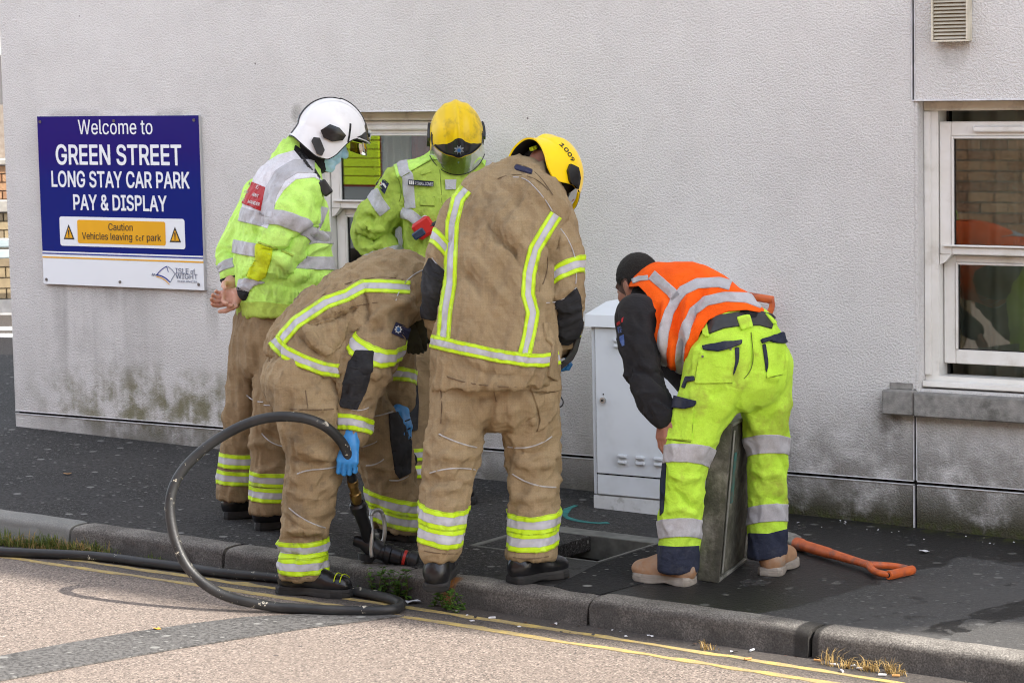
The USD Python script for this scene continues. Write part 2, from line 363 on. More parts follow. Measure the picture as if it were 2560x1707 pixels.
col = g.mix(ms, g.ramp(g.noise(p, 9., 4.), [(.35, (.009, .01, .011)), (.7, (.028, .028, .028))]), (.5, .47, .38))
M_hose = g.make('scuffed_black_hose', g.pbsdf(base_color=col, roughness=.48, normal=g.bump(g.noise(p, 120., 3.), .0008)))
M_black = pm('matt_black_plastic', (.014, .014, .015), (.024, .024, .025), 30., 3., .42)
M_blackm = pm('black_anodised_metal', (.018, .018, .02), (.03, .03, .032), 12., 3., .33, metallic=.5, dirt=(.1, .09, .08), damt=.35)
M_brass = pm('worn_brass', (.34, .21, .07), (.2, .12, .04), 30., 4., .32, metallic=.9)
M_redb = pm('red_band', (.5, .03, .02), rough=.4)
M_alum = pm('cast_aluminium', (.4, .4, .39), (.5, .5, .49), 30., 3., .4, metallic=.8)

# brick for the street behind the camera and the car park's far wall
M_brick = [pm('orange_brick_%s' % w, c, tuple(k*.75 for k in c), 30., 5., .85, .003, 80.) for w, c in (('light', (.46, .27, .15)), ('mid', (.4, .22, .12)), ('dark', (.3, .15, .085)))]
M_tanb = [pm('tan_brick_%s' % w, c, tuple(k*.8 for k in c), 20., 5., .85) for w, c in (('pale', (.42, .33, .2)), ('dull', (.33, .26, .17)))]
M_mort = pm('pale_mortar', (.42, .4, .36), (.34, .32, .29), 30., rough=.9)
g = G(); p = g.pos(); x, y, z = g.xyz(p)
bt = g.add('brick_texture', 'color', vector=g.vec(x, z, 0.), color1=(.34, .15, .08), color2=(.26, .11, .065), mortar=(.4, .38, .34), scale=1., brick_width=.225, row_height=.075, mortar_size=.006, mortar_smooth=.2)
M_brickfar = g.make('far_brick', g.pbsdf(base_color=bt, roughness=.9))
M_woodp = pm('weathered_boards', (.25, .2, .16), (.35, .3, .25), 20., 5., .8)
M_bluew = pm('pale_blue_metal', (.5, .58, .6), (.42, .5, .52), 9., 3., .4)
M_fred = pm('engine_red', (.45, .02, .02), rough=.25, coat=.5)
M_flime = pm('engine_lime', (.6, .8, .02), rough=.4)
M_fgrey = pm('roller_shutter_grey', (.3, .32, .34), rough=.4, metallic=.3)
M_tyre = pm('tyre_rubber', (.02, .02, .02), rough=.8)
M_roof = pm('grey_roof_tile', (.12, .11, .1), rough=.85)

# ------------------------------------------------------------------ ground
def corner(px, py, off=0.): return gnd(px, py, off)
XL = -3.986
gx = np.array([-160., -60., -30., -16., -10., -6., -3., 0., 3., 8., 20., 60., 160.]); gy = np.array([-160., -60., -20., -8., -4., -2., 0., 3., 8., 20., 60., 160.])
V = np.array([[a, b, float(gz(a))-.1] for a in gx for b in gy]); ny = len(gy)
Fc = [[i*ny+j, (i+1)*ny+j, (i+1)*ny+j+1, i*ny+j+1] for i in range(len(gx)-1) for j in range(ny-1)]
HX0, HX1, HY0, HY1 = .03, .672, -1.395, -.83                         # manhole frame, outer
HOLE = sbox(HX0, HY0, HX1, HY1)
ob = box_hole = sbox(HX0-.02, HY0-.02, HX1+.02, HY1+.02)
ground = Polygon([(-160, -160), (160, -160), (160, 160), (-160, 160)]).difference(ob)
v, f = trimesh.creation.triangulate_polygon(ground, engine='earcut')
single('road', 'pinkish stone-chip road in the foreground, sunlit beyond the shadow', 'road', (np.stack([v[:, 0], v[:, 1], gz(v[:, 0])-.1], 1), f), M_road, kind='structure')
edge = gnd(20, 990)[1]
pave = Polygon([(-9., -1.885), (14., -1.885), (14., .3), (XL+.3, .3), (XL+.3, 3.4), (-4.6, 3.4), (-9., .6)]).difference(HOLE)
v, f = extr(pave, .12)
single('pavement', 'dark damp asphalt pavement between kerb and rendered wall', 'pavement', (np.stack([v[:, 0], v[:, 1], gz(v[:, 0])-.12+v[:, 2]], 1), f), M_pave, kind='structure')
def road_sheet(poly, off, h=.004): return sheet(poly, -.1+off, h)
bp = [gnd(*q, off=-.1)[:2] for q in ((-160, 1670), (0, 1642), (150, 1613), (326, 1583), (480, 1561), (610, 1545), (760, 1537), (900, 1534), (1010, 1541), (925, 1552), (860, 1560), (762, 1572), (600, 1597), (435, 1624), (220, 1662), (0, 1703), (-160, 1735))]
single('road_patch', 'grey asphalt trench strip running diagonally across the pink road', 'road patch', road_sheet(Polygon(bp), .006, .005), M_band, kind='structure')
def strip(y, w, seed, x0=-7., x1=6.):
    xs = np.arange(x0, x1, .02); r_ = np.random.default_rng(seed)
    n1 = np.interp(xs, np.arange(x0-1, x1+1, .09), r_.normal(0, .006, len(np.arange(x0-1, x1+1, .09)))); n2 = np.interp(xs, np.arange(x0-1, x1+1, .07), r_.normal(0, .006, len(np.arange(x0-1, x1+1, .07))))
    wob = .018*np.sin(xs*1.3+seed)
    return Polygon(np.vstack([np.stack([xs, y+wob-w/2+n1], 1), np.stack([xs, y+wob+w/2+n2], 1)[::-1]])).buffer(0)
single('yellow_line', 'worn yellow line painted on the road, the nearer to the kerb', 'road marking', road_sheet(strip(-2.155, .034, 1), .002, .002), M_yellow, kind='structure')
single('yellow_line', 'worn yellow line painted on the road, the farther from the kerb', 'road marking', road_sheet(strip(-2.285, .036, 2), .002, .002), M_yellow, kind='structure')

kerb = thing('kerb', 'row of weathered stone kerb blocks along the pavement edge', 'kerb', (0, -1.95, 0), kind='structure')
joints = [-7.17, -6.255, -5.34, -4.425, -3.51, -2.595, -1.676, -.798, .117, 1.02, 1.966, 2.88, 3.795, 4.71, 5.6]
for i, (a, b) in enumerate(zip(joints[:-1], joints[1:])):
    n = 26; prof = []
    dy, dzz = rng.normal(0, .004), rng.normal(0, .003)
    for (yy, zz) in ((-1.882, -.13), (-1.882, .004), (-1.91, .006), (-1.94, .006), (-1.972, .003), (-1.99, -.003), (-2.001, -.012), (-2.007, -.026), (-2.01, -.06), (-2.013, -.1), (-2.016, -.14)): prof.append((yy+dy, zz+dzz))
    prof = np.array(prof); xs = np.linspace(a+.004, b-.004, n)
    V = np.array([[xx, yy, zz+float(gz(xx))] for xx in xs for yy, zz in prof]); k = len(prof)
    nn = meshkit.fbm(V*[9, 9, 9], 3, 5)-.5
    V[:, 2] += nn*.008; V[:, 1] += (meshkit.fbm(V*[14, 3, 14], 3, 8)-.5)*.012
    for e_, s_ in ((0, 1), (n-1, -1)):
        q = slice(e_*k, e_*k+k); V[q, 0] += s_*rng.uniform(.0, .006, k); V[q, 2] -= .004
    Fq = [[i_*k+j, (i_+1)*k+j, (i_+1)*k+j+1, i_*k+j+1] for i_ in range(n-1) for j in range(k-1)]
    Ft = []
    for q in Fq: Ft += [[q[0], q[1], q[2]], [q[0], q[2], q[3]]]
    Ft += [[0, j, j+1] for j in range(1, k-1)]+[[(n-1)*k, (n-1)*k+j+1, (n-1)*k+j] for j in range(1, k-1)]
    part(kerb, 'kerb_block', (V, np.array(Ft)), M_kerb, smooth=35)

# manhole: steel frame, one lid still down, brick lined pit
mh = thing('manhole', 'open steel framed manhole in the pavement beside the boots', 'manhole', ((HX0+HX1)/2, (HY0+HY1)/2, 0))
zt = float(gz(.35))
M_mframe = pm('worn_steel_frame', (.13, .135, .125), (.2, .205, .19), 20., 5., .55, .0006, 60., metallic=.4, dirt=(.05, .05, .045), damt=.5)
def gbox(x0, x1, y0, y1, z0, z1, bev=0.):
    v, f = bx(x0, x1, y0, y1, z0, z1, bev); v[:, 2] += gz(v[:, 0]); return v, f
part(mh, 'frame_bar', gbox(HX0, HX1, HY1-.105, HY1, -.1, .004, .003), M_mframe)
part(mh, 'frame_bar', gbox(HX0, HX0+.03, HY0, HY1-.106, -.1, .004, .003), M_mframe)
part(mh, 'frame_bar', gbox(HX1-.012, HX1, HY0, HY1-.106, -.1, .003, .002), M_mframe)
part(mh, 'frame_bar', gbox(HX0+.031, HX1-.013, HY0, HY0+.012, -.1, .003, .002), M_mframe)
part(mh, 'lid', gbox(HX0+.032, .345, HY0+.014, HY1-.108, -.06, .001, .003), M_pave)
for (x0, x1, y0, y1) in ((HX0-.02, HX1+.02, HY1-.1, HY1+.02), (HX0-.02, HX1+.02, HY0-.02, HY0+.01), (HX0-.02, HX0+.01, HY0, HY1), (HX1-.01, HX1+.02, HY0, HY1)):
    horiz = (x1-x0) > (y1-y0)
    for row in range(9):
        zz = -.11-.075*row; o_ = .11*(row % 2); L = (x1-x0) if horiz else (y1-y0); k = 0; s = -o_
        while s < L-1e-6:
            a_, b_ = max(0, s), min(L, s+.215)
            if b_-a_ > .02:
                j_ = rng.uniform(-.004, .004)
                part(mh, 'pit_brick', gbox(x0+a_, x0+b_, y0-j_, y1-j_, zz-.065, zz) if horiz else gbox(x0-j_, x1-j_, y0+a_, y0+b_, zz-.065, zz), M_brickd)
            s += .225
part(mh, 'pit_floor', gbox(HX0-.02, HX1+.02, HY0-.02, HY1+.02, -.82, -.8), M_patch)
pp = [gnd(*q)[:2] for q in ((1643, 1362), (1720, 1372), (1745, 1420), (1500, 1487), (1425, 1478), (1385, 1466), (1495, 1410))]
single('asphalt_patch', 'smooth black tarmac patch beside the manhole, running to the kerb', 'pavement patch', sheet(Polygon(pp), .003, .004), M_patch, kind='structure')
arc = [gnd(px, py)[:2] for px, py in ((1440, 1264), (1418, 1274), (1411, 1286), (1425, 1297), (1450, 1303), (1480, 1307), (1521, 1307))]
arc = smooth_curve(np.array(arc), 40)
rr = np.random.default_rng(3); wv = .022*np.interp(np.linspace(0, 1, 40), np.linspace(0, 1, 9), rr.uniform(.4, 1.1, 9))
tt = np.gradient(arc, axis=0); tt /= np.linalg.norm(tt, axis=1)[:, None]; nn = np.stack([-tt[:, 1], tt[:, 0]], 1)
single('paint_mark', 'curved teal spray paint mark on the asphalt in front of the cabinet', 'paint mark', sheet(Polygon(np.vstack([arc+nn*wv[:, None], (arc-nn*wv[:, None])[::-1]])).buffer(0), .003, .002), M_teal, kind='structure')

# ------------------------------------------------------------------ building
bld = thing('rendered_building', 'pale grey rough rendered building with white sash windows', 'building', (0, 0, 0))
WL = (-1.894, -.93, .62, 1.787); WR = (1.42, 2.75, .575, 1.815)
prof = Polygon([(XL, .173), (12., .173), (12.2, 8.8), (14.3, 10.9), (15.6, 13.2), (16.4, 15.1), (XL, 15.1)])
holes = [sbox(WL[0], WL[2], WL[1], WL[3]), sbox(WR[0], WR[2], WR[1], WR[3])]
TJ = 1.412, 1.426
prof = prof.difference(holes[0]).difference(holes[1]).difference(sbox(TJ[0], 1.815, TJ[1], 15.)).difference(sbox(TJ[0], -.1, TJ[1], .575))
part(bld, 'wall', on_wall(prof, .2, .2), M_wall)
pl = Polygon([(XL, -.25), (12., -.55), (12., .157), (XL, .157)]).difference(sbox(TJ[0], -1, TJ[1], 1))
part(bld, 'plinth', on_wall(pl, .2, .2), M_plinth)
part(bld, 'joint_backing', on_wall(Polygon([(XL+.01, -.25), (11.9, -.4), (11.9, 8.4), (XL+.01, 15.)]).difference(holes[0].buffer(.02, join_style=2)).difference(holes[1].buffer(.02, join_style=2)), .03, .012), M_gap)
def bead(x0, x1, z0, z1, y=.0): return bx(x0, x1, y-.004, y+.012, z0, z1, .0015)
part(bld, 'render_bead', bead(XL, TJ[0]-.001, .171, .1755), M_bead); part(bld, 'render_bead', bead(XL, TJ[0]-.001, .1545, .159), M_bead)
part(bld, 'render_bead', bead(TJ[1]+.001, 7., .171, .1755), M_bead); part(bld, 'render_bead', bead(TJ[1]+.001, 7., .1545, .159), M_bead)
for (a, b, c, d) in ((TJ[0]-.0025, TJ[0]+.002, 1.819, 5.), (TJ[1]-.002, TJ[1]+.0025, 1.819, 5.), (TJ[0]-.0025, TJ[0]+.002, .177, .46), (TJ[1]-.002, TJ[1]+.0025, .177, .46), (TJ[0]-.0025, TJ[0]+.002, -.06, .153)):
    part(bld, 'render_bead', bead(a, b, c, d), M_bead)
part(bld, 'render_bead', bead(TJ[0]-.002, 2.8, 1.8125, 1.8185, -.001), M_bead)
part(bld, 'render_bead', bead(WL[0]-.004, WL[1]+.004, 1.785, 1.7895), M_bead)
part(bld, 'side_wall', bx(XL, XL+.2, .201, 4.2, -.2, 15.1), M_wall)
part(bld, 'back_wall', bx(XL+.201, 12., 4.0, 4.2, -.4, 15.1), M_wall)
part(bld, 'end_wall', bx(11.8, 12., .201, 3.99, -.4, 8.4), M_wall)
part(bld, 'flat_roof', bx(XL+.21, 11.99, .21, 3.98, 14.8, 15.), M_roof)
# rooms behind the two windows
def room(x0, x1, z0, z1, y1):
    for b_ in (bx(x0, x1, y1, y1+.05, z0, z1), bx(x0-.05, x0, .21, y1, z0, z1), bx(x1, x1+.05, .21, y1, z0, z1), bx(x0, x1, .21, y1, z0-.05, z0), bx(x0, x1, .21, y1, z1, z1+.05)):
        part(bld, 'room_surface', b_, M_room)
room(-2.6, -.3, .2, 2.3, 1.6); room(1.0, 3.4, .1, 2.4, 2.0)

def sash_window(w, top_drop, name_y=.062, head=.045, jamb=.062, mid=1.165, frame_sill=.055, low_gap=.0, vent=True, zb=None):
    x0, x1, z0, z1 = w
    def ring_(o, i_, y0, y1):
        v, f = extr(sbox(*o).difference(sbox(*i_)), y1-y0); return np.stack([v[:, 0], y1-v[:, 2], v[:, 1]], 1), f
    xo0, xo1 = x0+.016, x1-.016
    wn = part(bld, 'window', ring_((xo0, z0+.008, xo1, z1-.002), (xo0+jamb, z0+frame_sill-.002, xo1-jamb, z1-head), name_y+.012, .17), M_frame)
    for q in (xo0, xo1-jamb*.5): part(wn, 'jamb_face', bx(q, q+jamb*.5, name_y-.002, name_y+.0118, z0+frame_sill+.002, z1-head-.002, .004), M_frame)
    part(wn, 'reveal', bx(x0+.0005, x0+.0155, .003, .2, z0, z1-.001), M_wall); part(wn, 'reveal', bx(x1-.0155, x1-.0005, .003, .2, z0, z1-.001), M_wall)
    part(wn, 'frame_head', bx(x0+.016, x1-.016, name_y-.004, name_y+.0118, z1-head, z1-.003, .004), M_cream)
    part(wn, 'frame_sill', bx(x0+.016, x1-.016, name_y-.03, name_y+.0118, z0+.008, z0+frame_sill*.62, .005), M_frame)
    xa, xb = x0+.016+jamb+.003, x1-.016-jamb-.003
    zt_ = z1-head-top_drop; st = .056
    def sash(za, zb_, y, top, bot, nm):
        s_ = part(wn, nm, cat(bx(xa, xa+st, y, y+.035, za, zb_, .004), bx(xb-st, xb, y, y+.035, za, zb_, .004), bx(xa+st-.001, xb-st+.001, y+.001, y+.034, zb_-top, zb_, .004), bx(xa+st-.001, xb-st+.001, y+.001, y+.034, za, za+bot, .004),
                              bx(xa+st+.0005, xa+st+.011, y-.004, y+.02, za+bot, zb_-top, .003), bx(xa+st+.011, xb-st, y-.004, y+.02, zb_-top-.011, zb_-top-.0005, .003)), M_frame)
        part(wn, 'seal', cat(bx(xa+st+.0112, xa+st+.0145, y+.004, y+.016, za+bot+.004, zb_-top-.012), bx(xa+st+.0146, xb-st, y+.004, y+.016, za+bot+.0002, za+bot+.004)), M_seal)
        part(wn, 'pane', bx(xa+st+.001, xb-st-.001, y+.008, y+.012, za+bot+.001, zb_-top-.001), M_glass)
    sash(mid-.012, zt_, name_y+.018, .062, .034, 'upper_sash')
    za = z0+frame_sill+low_gap
    sash(za, mid-.016, name_y+.056, .03, .062, 'lower_sash')
    part(wn, 'meeting_rail_lip', bx(xa+.02, xb-.02, name_y+.006, name_y+.03, mid+.0225, mid+.031, .003), M_frame)
    part(wn, 'sash_horn', hull([(xa+a_, b_, c_) for a_, c_ in ((.0, mid-.0125), (.052, mid-.0125), (.022, mid-.045), (0., mid-.055)) for b_ in (name_y+.02, name_y+.05)]), M_frame)
    part(wn, 'sash_channel', bx(xa-.002, xa+.008, name_y+.095, name_y+.11, z0+frame_sill, z1-head), M_seal)
    if vent:
        part(wn, 'trickle_vent', bx(xa+.16, xb-.12, name_y+.002, name_y+.017, zt_-.045, zt_-.018, .006), M_frame)
    return wn
sash_window(WR, .047, mid=1.166, low_gap=.05)
sash_window(WL, .002, mid=1.318, low_gap=.0)
sl = part(bld, 'window_sill', bx(1.435, 2.9, -.052, .06, .462, .566, .006), M_sill)
part(sl, 'sill_end', bx(1.283, 1.433, -.05, .06, .464, .571, .006), M_sill)
part(bld, 'sill_fillet', bx(1.3, 1.409, -.005, .004, .5715, .6, .002), M_sill)
part(bld, 'window_sill', bx(-2.0, -.82, -.05, .06, .53, .618, .006), M_sill)

vt = part(bld, 'vent_grille', cat(bx(1.528, 1.693, -.022, -.0005, 2.062, 2.31, .004), bx(1.527, 1.534, -.052, -.023, 2.07, 2.31), bx(1.686, 1.693, -.052, -.023, 2.07, 2.31), bx(1.527, 1.693, -.05, -.023, 2.062, 2.0695)), M_vent)
for k in range(15):
    zz = 2.082+k*.0152
    v, f = bx(1.535, 1.685, -.008, .008, -.0045, .0045, .001); c_, s_ = math.cos(.6), math.sin(.6)
    v = np.stack([v[:, 0], v[:, 1]*c_-v[:, 2]*s_*-1-.038, v[:, 1]*s_*1.0+v[:, 2]*c_+zz], 1); part(vt, 'slat', (v, f), M_vent)

# curtains and things inside
def curtain(name, label, x0, x1, z0, z1, y, waves, amp, mat, lean=0.):
    xs = np.linspace(x0, x1, 90); zs = np.linspace(z0, z1, 8); V = []
    for b in zs:
        for a in xs:
            V.append((a+lean*(b-z1), y+amp*math.sin((a-x0)/(x1-x0)*waves*6.283)*(.6+.4*(z1-b)/(z1-z0)), b))
    n = len(xs); Fq = []
    for i in range(len(zs)-1):
        for j in range(n-1): a = i*n+j; Fq += [[a, a+1, a+n+1], [a, a+n+1, a+n]]
    V = np.array(V); Vb = V+[0, .004, 0]; Fq = np.array(Fq)
    return single(name, label, 'curtain', (np.vstack([V, Vb]), np.vstack([Fq, Fq[:, ::-1]+len(V)])), mat, smooth=True)
curtain('curtain', 'pale sheer curtain hanging behind the middle window', -1.6, -1.43, .66, 1.74, .25, 4, .018, M_sheer, .05)
curtain('curtain', 'dusky red curtain at the right of the middle window', -1.41, -1.0, .66, 1.74, .22, 7, .022, M_pink)
bl = thing('window_blind', 'grey slatted blind behind the middle window', 'blind', (-1.4, .45, .7))
for k in range(22):
    v, f = bx(-1.86, -.95, -.02, .02, -.0012, .0012); c_, s_ = math.cos(1.1), math.sin(1.1)
    part(bl, 'slat', (np.stack([v[:, 0], .5+v[:, 1]*c_, .68+k*.048+v[:, 1]*s_+v[:, 2]], 1), f), M_blind)
curtain('curtain', 'greenish grey curtain drawn behind the right hand window', 1.44, 2.6, .6, 1.8, .34, 9, .03, pm('grey_green_curtain', (.36, .39, .34), (.44, .47, .42), rough=.9))

# ------------------------------------------------------------------ sign board
SX0, SX1, SZ0, SZ1 = -3.716, -2.578, .878, 1.777
sg = thing('car_park_sign', 'blue and white car park welcome board screwed to the wall', 'sign', (-3.15, -.02, .88))
part(sg, 'panel', bx(SX0, SX1, -.02, -.002, SZ0, SZ1, .001), M_alu)
def sx(px): return SX0+(px-123)/(1385-123)*(SX1-SX0)
def szb(t): return SZ1-t*(SZ1-SZ0)
yb = -.0205
def spoly(p, lay, mat, name, **k): return part(sg, name, on_wall(p, yb-.0009*lay, .0008), mat, **k)
# heights as fractions of the board measured down from its top
spoly(sbox(SX0+.001, szb(.802), SX1-.001, SZ1-.001), 0, M_blue, 'blue_face')
spoly(sbox(SX0+.001, SZ0+.001, SX1-.001, szb(.8025)), 0, M_signw, 'white_face')
spoly(sbox(SX0+.001, szb(.819), SX1-.001, szb(.811)), 1, M_signnavy, 'stripe')
spoly(sbox(SX0+.001, szb(.8425), SX1-.001, szb(.834)), 1, M_amber, 'stripe')
def stext(s, u0, u1, tb, h, bold, mat, lay=1, d=.0012):
    v, f = text_poly_mesh(s, SX0+u0*(SX1-SX0), SX0+u1*(SX1-SX0), szb(tb), h, d, bold)
    part(sg, 'lettering', (np.stack([v[:, 0], yb-.0009*lay-v[:, 2], v[:, 1]], 1), f), mat)
stext('Welcome to', .262, .721, .107, .076, False, M_signw)
stext('GREEN STREET', .113, .890, .283, .101, True, M_signw)
stext('LONG STAY CAR PARK', .079, .933, .416, .081, True, M_signw)
stext('PAY & DISPLAY', .213, .792, .55, .078, True, M_signw)
W_, H_ = SX1-SX0, SZ1-SZ0
def sr(u0, u1, t0, t1, r): return rrect(SX0+u0*W_, SX0+u1*W_, szb(t1), szb(t0), r)
spoly(sr(.12, .895, .593, .767, .015), 1, M_signw, 'caution_panel')
spoly(sr(.233, .779, .611, .749, .012), 2, M_amber, 'amber_panel')
stext('Caution', .43, .58, .668, .036, False, M_signk, 3)
stext('Vehicles leaving', .262, .575, .724, .036, False, M_signk, 3)
stext('c', .597, .612, .724, .036, False, M_signk, 3); stext('c', .617, .63, .726, .026, False, M_signk, 3); stext('r park', .637, .752, .724, .036, False, M_signk, 3)
for u in (.178, .837):
    cx_ = SX0+u*W_; tri = Polygon([(cx_-.039, szb(.728)), (cx_+.039, szb(.728)), (cx_, szb(.638))])
    spoly(tri, 2, M_signk, 'warning_triangle'); spoly(tri.buffer(-.0075, join_style=2), 3, M_amber, 'warning_triangle')
    spoly(Polygon([(cx_-.005, szb(.672)), (cx_+.005, szb(.672)), (cx_+.0025, szb(.704)), (cx_-.0025, szb(.704))]).union(Point(cx_, szb(.711)).buffer(.004)), 4, M_signk, 'exclamation_mark')
def sl_(pts, w, mat, lay=2):
    P = smooth_curve(np.array([(SX0+u*W_, szb(t)) for u, t in pts]), 20) if len(pts) > 2 else np.array([(SX0+u*W_, szb(t)) for u, t in pts])
    spoly(LineString(P).buffer(w), lay, mat, 'emblem')
sl_([(.716, .921), (.742, .893), (.778, .869)], .0022, M_signnavy); sl_([(.716, .921), (.755, .93), (.793, .957)], .0035, M_signnavy)
sl_([(.716, .93), (.75, .94), (.79, .972)], .0025, M_amber); sl_([(.778, .869), (.788, .9)], .0018, M_signnavy); sl_([(.785, .869), (.815, .893), (.828, .912)], .0018, M_signgrey)
sl_([(.828, .912), (.812, .935), (.798, .96)], .0018, M_signgrey); sl_([(.688, .925), (.694, .915), (.698, .926), (.703, .916), (.708, .925)], .0018, M_signgrey)
stext('ISLE', .832, .91, .907, .027, False, M_signgrey, 2); stext('of', .922, .948, .907, .025, False, M_signgrey, 2)
stext('WIGHT', .832, .962, .937, .026, False, M_signgrey, 2); stext('COUNCIL', .842, .966, .957, .009, False, M_signgrey, 2)
for u, t in ((.02, .033), (.487, .03), (.972, .028), (.022, .972), (.489, .97), (.968, .967)):
    c_ = Point(SX0+u*W_, szb(t)).buffer(.008, quad_segs=4); v, f = extr(c_, .004); part(sg, 'screw', (np.stack([v[:, 0], yb-.001-v[:, 2], v[:, 1]], 1), f), M_screw)

# ------------------------------------------------------------------ cabinet
c0 = gnd(1485, 1268); CXL, CY = c0[0], c0[1]; CXR = CXL+.60; zc = lambda: float(gz(CXL+.3))
cb = thing('utility_cabinet', 'pale grey metal street cabinet standing against the wall', 'cabinet', (CXL+.3, CY+.17, zc()))
b0 = float(gz(CXR))-.02
z_l = 0.0
CT = wall(1474, 815, CY)[2]; CL1 = wall(1467, 785, CY)[2]
DB = wall(1500, 1237, CY)[2]; DD = wall(1500, 1183, CY)[2]
YB = -.006
part(cb, 'plinth', bx(CXL, CXR, CY-.004, YB, b0, DB, .003), M_cabp)
part(cb, 'body', bx(CXL, CXR, CY, YB, DB+.002, CT, .004), M_cab)
dr = part(cb, 'door', cat(bx(CXL+.025, CXR-.02, CY-.008, CY-.0005, DD+.003, CT-.004, .002)), M_cab)
part(cb, 'lower_panel', bx(CXL+.025, CXR-.02, CY-.006, CY-.0005, DB+.006, DD-.003, .002), M_cab)
part(cb, 'door_gap', cat(bx(CXL+.021, CXL+.0248, CY-.0012, CY-.0004, DB+.004, CT-.002), bx(CXL+.02, CXR-.02, CY-.0012, CY-.0004, DD-.0029, DD+.0029)), M_gap)
lz0, lz1 = CT, CL1
o1, o2 = .018, .09
lid = hull([(x_, y_, z_) for x_, y_, z_ in [(CXL-o1, CY-.02, lz0), (CXR+o1, CY-.02, lz0), (CXL-o1, YB, lz0), (CXR+o1, YB, lz0), (CXL-o1, CY-.02, lz1), (CXR+o1, CY-.02, lz1), (CXL-o1, YB, lz1+.002), (CXR+o1, YB, lz1+.002),
                                                     (CXL+.035, CY+.08, lz1+.052), (CXR-.035, CY+.08, lz1+.052), (CXL+.035, YB, lz1+.055), (CXR-.035, YB, lz1+.055)]])
part(cb, 'lid', lid, M_cabl)
def louvre(px, py, w=.05, h=.011):
    q = wall(px, py, CY-.008); n = 14; a = np.linspace(0, np.pi, 8); V = []
    return bx(q[0]-w/2, q[0]+w/2, CY-.02, CY-.0078, q[2]-h*.6, q[2]+h, .0055)
for px, py in ((1557, 1141), (1602, 1145), (1648, 1148), (1557, 1156), (1602, 1159), (1648, 1162), (1547, 852), (1547, 866), (1594, 853), (1594, 867)):
    part(dr, 'louvre', louvre(px, py), M_cab)
q = wall(1509, 1000, CY-.008)
lk = trimesh.creation.cylinder(radius=.0135, height=.012, sections=24); v = np.array(lk.vertices); part(dr, 'lock', (np.stack([v[:, 0]+q[0], v[:, 2]+CY-.014, v[:, 1]+q[2]], 1), np.array(lk.faces)), M_steel)
lk = trimesh.creation.cylinder(radius=.005, height=.004, sections=12); v = np.array(lk.vertices); part(dr, 'keyhole', (np.stack([v[:, 0]+q[0], v[:, 2]+CY-.0222, v[:, 1]+q[2]], 1), np.array(lk.faces)), M_gap)
part(dr, 'keyhole', (np.stack([v[:, 0]*.6+q[0], v[:, 2]*.5+CY-.0095, v[:, 1]*.8+q[2]+.027], 1), np.array(lk.faces)), M_gap)

# ------------------------------------------------------------------ lifted manhole cover, standing on edge
A_ = gnd(1795, 1457); B_ = gnd(1878, 1393)
dl = (B_-A_); L_ = np.linalg.norm(dl); dl /= L_
thk = np.linalg.norm(gnd(1795, 1457)-gnd(1760, 1464))
nl = np.cross(dl, UP); nl = nrm(nl)                                      # to the right of the big face
top = at(1846, 1042, dep(A_)+.02)
upv = nrm(top-A_-((top-A_)@dl)*dl*.85)
Hs = .63
sb = thing('manhole_cover', 'thick concrete filled manhole cover stood on its edge between the legs', 'manhole cover', A_)
nl = nrm(np.cross(dl, upv)); Ls = .46
def slab_box(u0, u1, n0, n1, h0, h1, bev=.004):
    v, f = bx(u0, u1, n0, n1, h0, h1, bev); return xf((v, f), [dl, nl, upv], A_)
def slab_rough(geo, amp=.006):
    mm = trimesh.Trimesh(*geo, process=False)
    for _ in range(4): mm = mm.subdivide()
    v = np.array(mm.vertices); c = v.mean(0); n = (meshkit.fbm(v*22, 3, 4)-.5)
    return v+np.stack([n, np.roll(n, 3), n*.6], 1)*amp, np.array(mm.faces)
part(sb, 'concrete_core', slab_rough(slab_box(.014, Ls-.014, -.078, -.004, .014, Hs-.014, .006), .003), M_slab, smooth=30)
for q in ((0, .013, -.085, .002, 0, Hs), (Ls-.013, Ls, -.085, .002, 0, Hs), (.0131, Ls-.0131, -.085, .002, 0, .013), (.0131, Ls-.0131, -.085, .002, Hs-.013, Hs)):
    part(sb, 'steel_rim', slab_box(*q, .002), M_slab if q[0] == 0 else M_slabm)
for q in ((.04, .052, .0, .006, .03, Hs-.03), (Ls-.06, Ls-.048, .0, .006, .03, Hs-.03)):
    part(sb, 'raised_rib', slab_box(*q, .002), M_slabm)
ml = [(.12, .42), (.14, .5), (.13, .36), (.17, .3)]
part(sb, 'paint_mark', slab_box(.1, .13, -.004, .0005, .3, .5, .0002), pm('teal_streak', (.03, .14, .13), (.09, .1, .08), 25., rough=.8))

# ------------------------------------------------------------------ solids from blended limbs
TAGS = {}
def tagid(t): return TAGS.setdefault(t, len(TAGS)+1)
class Prims(list):
    def limb(s, a, b, ra, rb, tag='x', k=.03): s.append(('c', np.array(a, float), np.array(b, float), ra, rb, tag, k, None)); return s
    def chain(s, pts, rs, tag='x', k=.03):
        for i in range(len(pts)-1): s.limb(pts[i], pts[i+1], rs[i], rs[i+1], tag, k if i == 0 else .012)
        return s
    def rings(s, rows, side, tag='torso', k=.03):
        """rows of (centre, half width along side, half depth): an elliptical trunk"""
        for (a, wa, da), (b, wb, db) in zip(rows[:-1], rows[1:]): s.append(('e', np.array(a, float), np.array(b, float), (wa, da), (wb, db), tag, k, np.array(side, float))); k = .02
        return s
    def ell(s, c, axes, rad, tag='x', k=.02): s.append(('l', np.array(c, float), np.array(axes, float), np.array(rad, float), None, tag, k, None)); return s
    def sub(s, c, axes, rad, k=.015): s.append(('s', np.array(c, float), np.array(axes, float), np.array(rad, float), None, None, k, None)); return s
    def cut(s, p, n, r=None): s.append(('p', np.array(p, float), nrm(n), r, None, None, 0, None)); return s
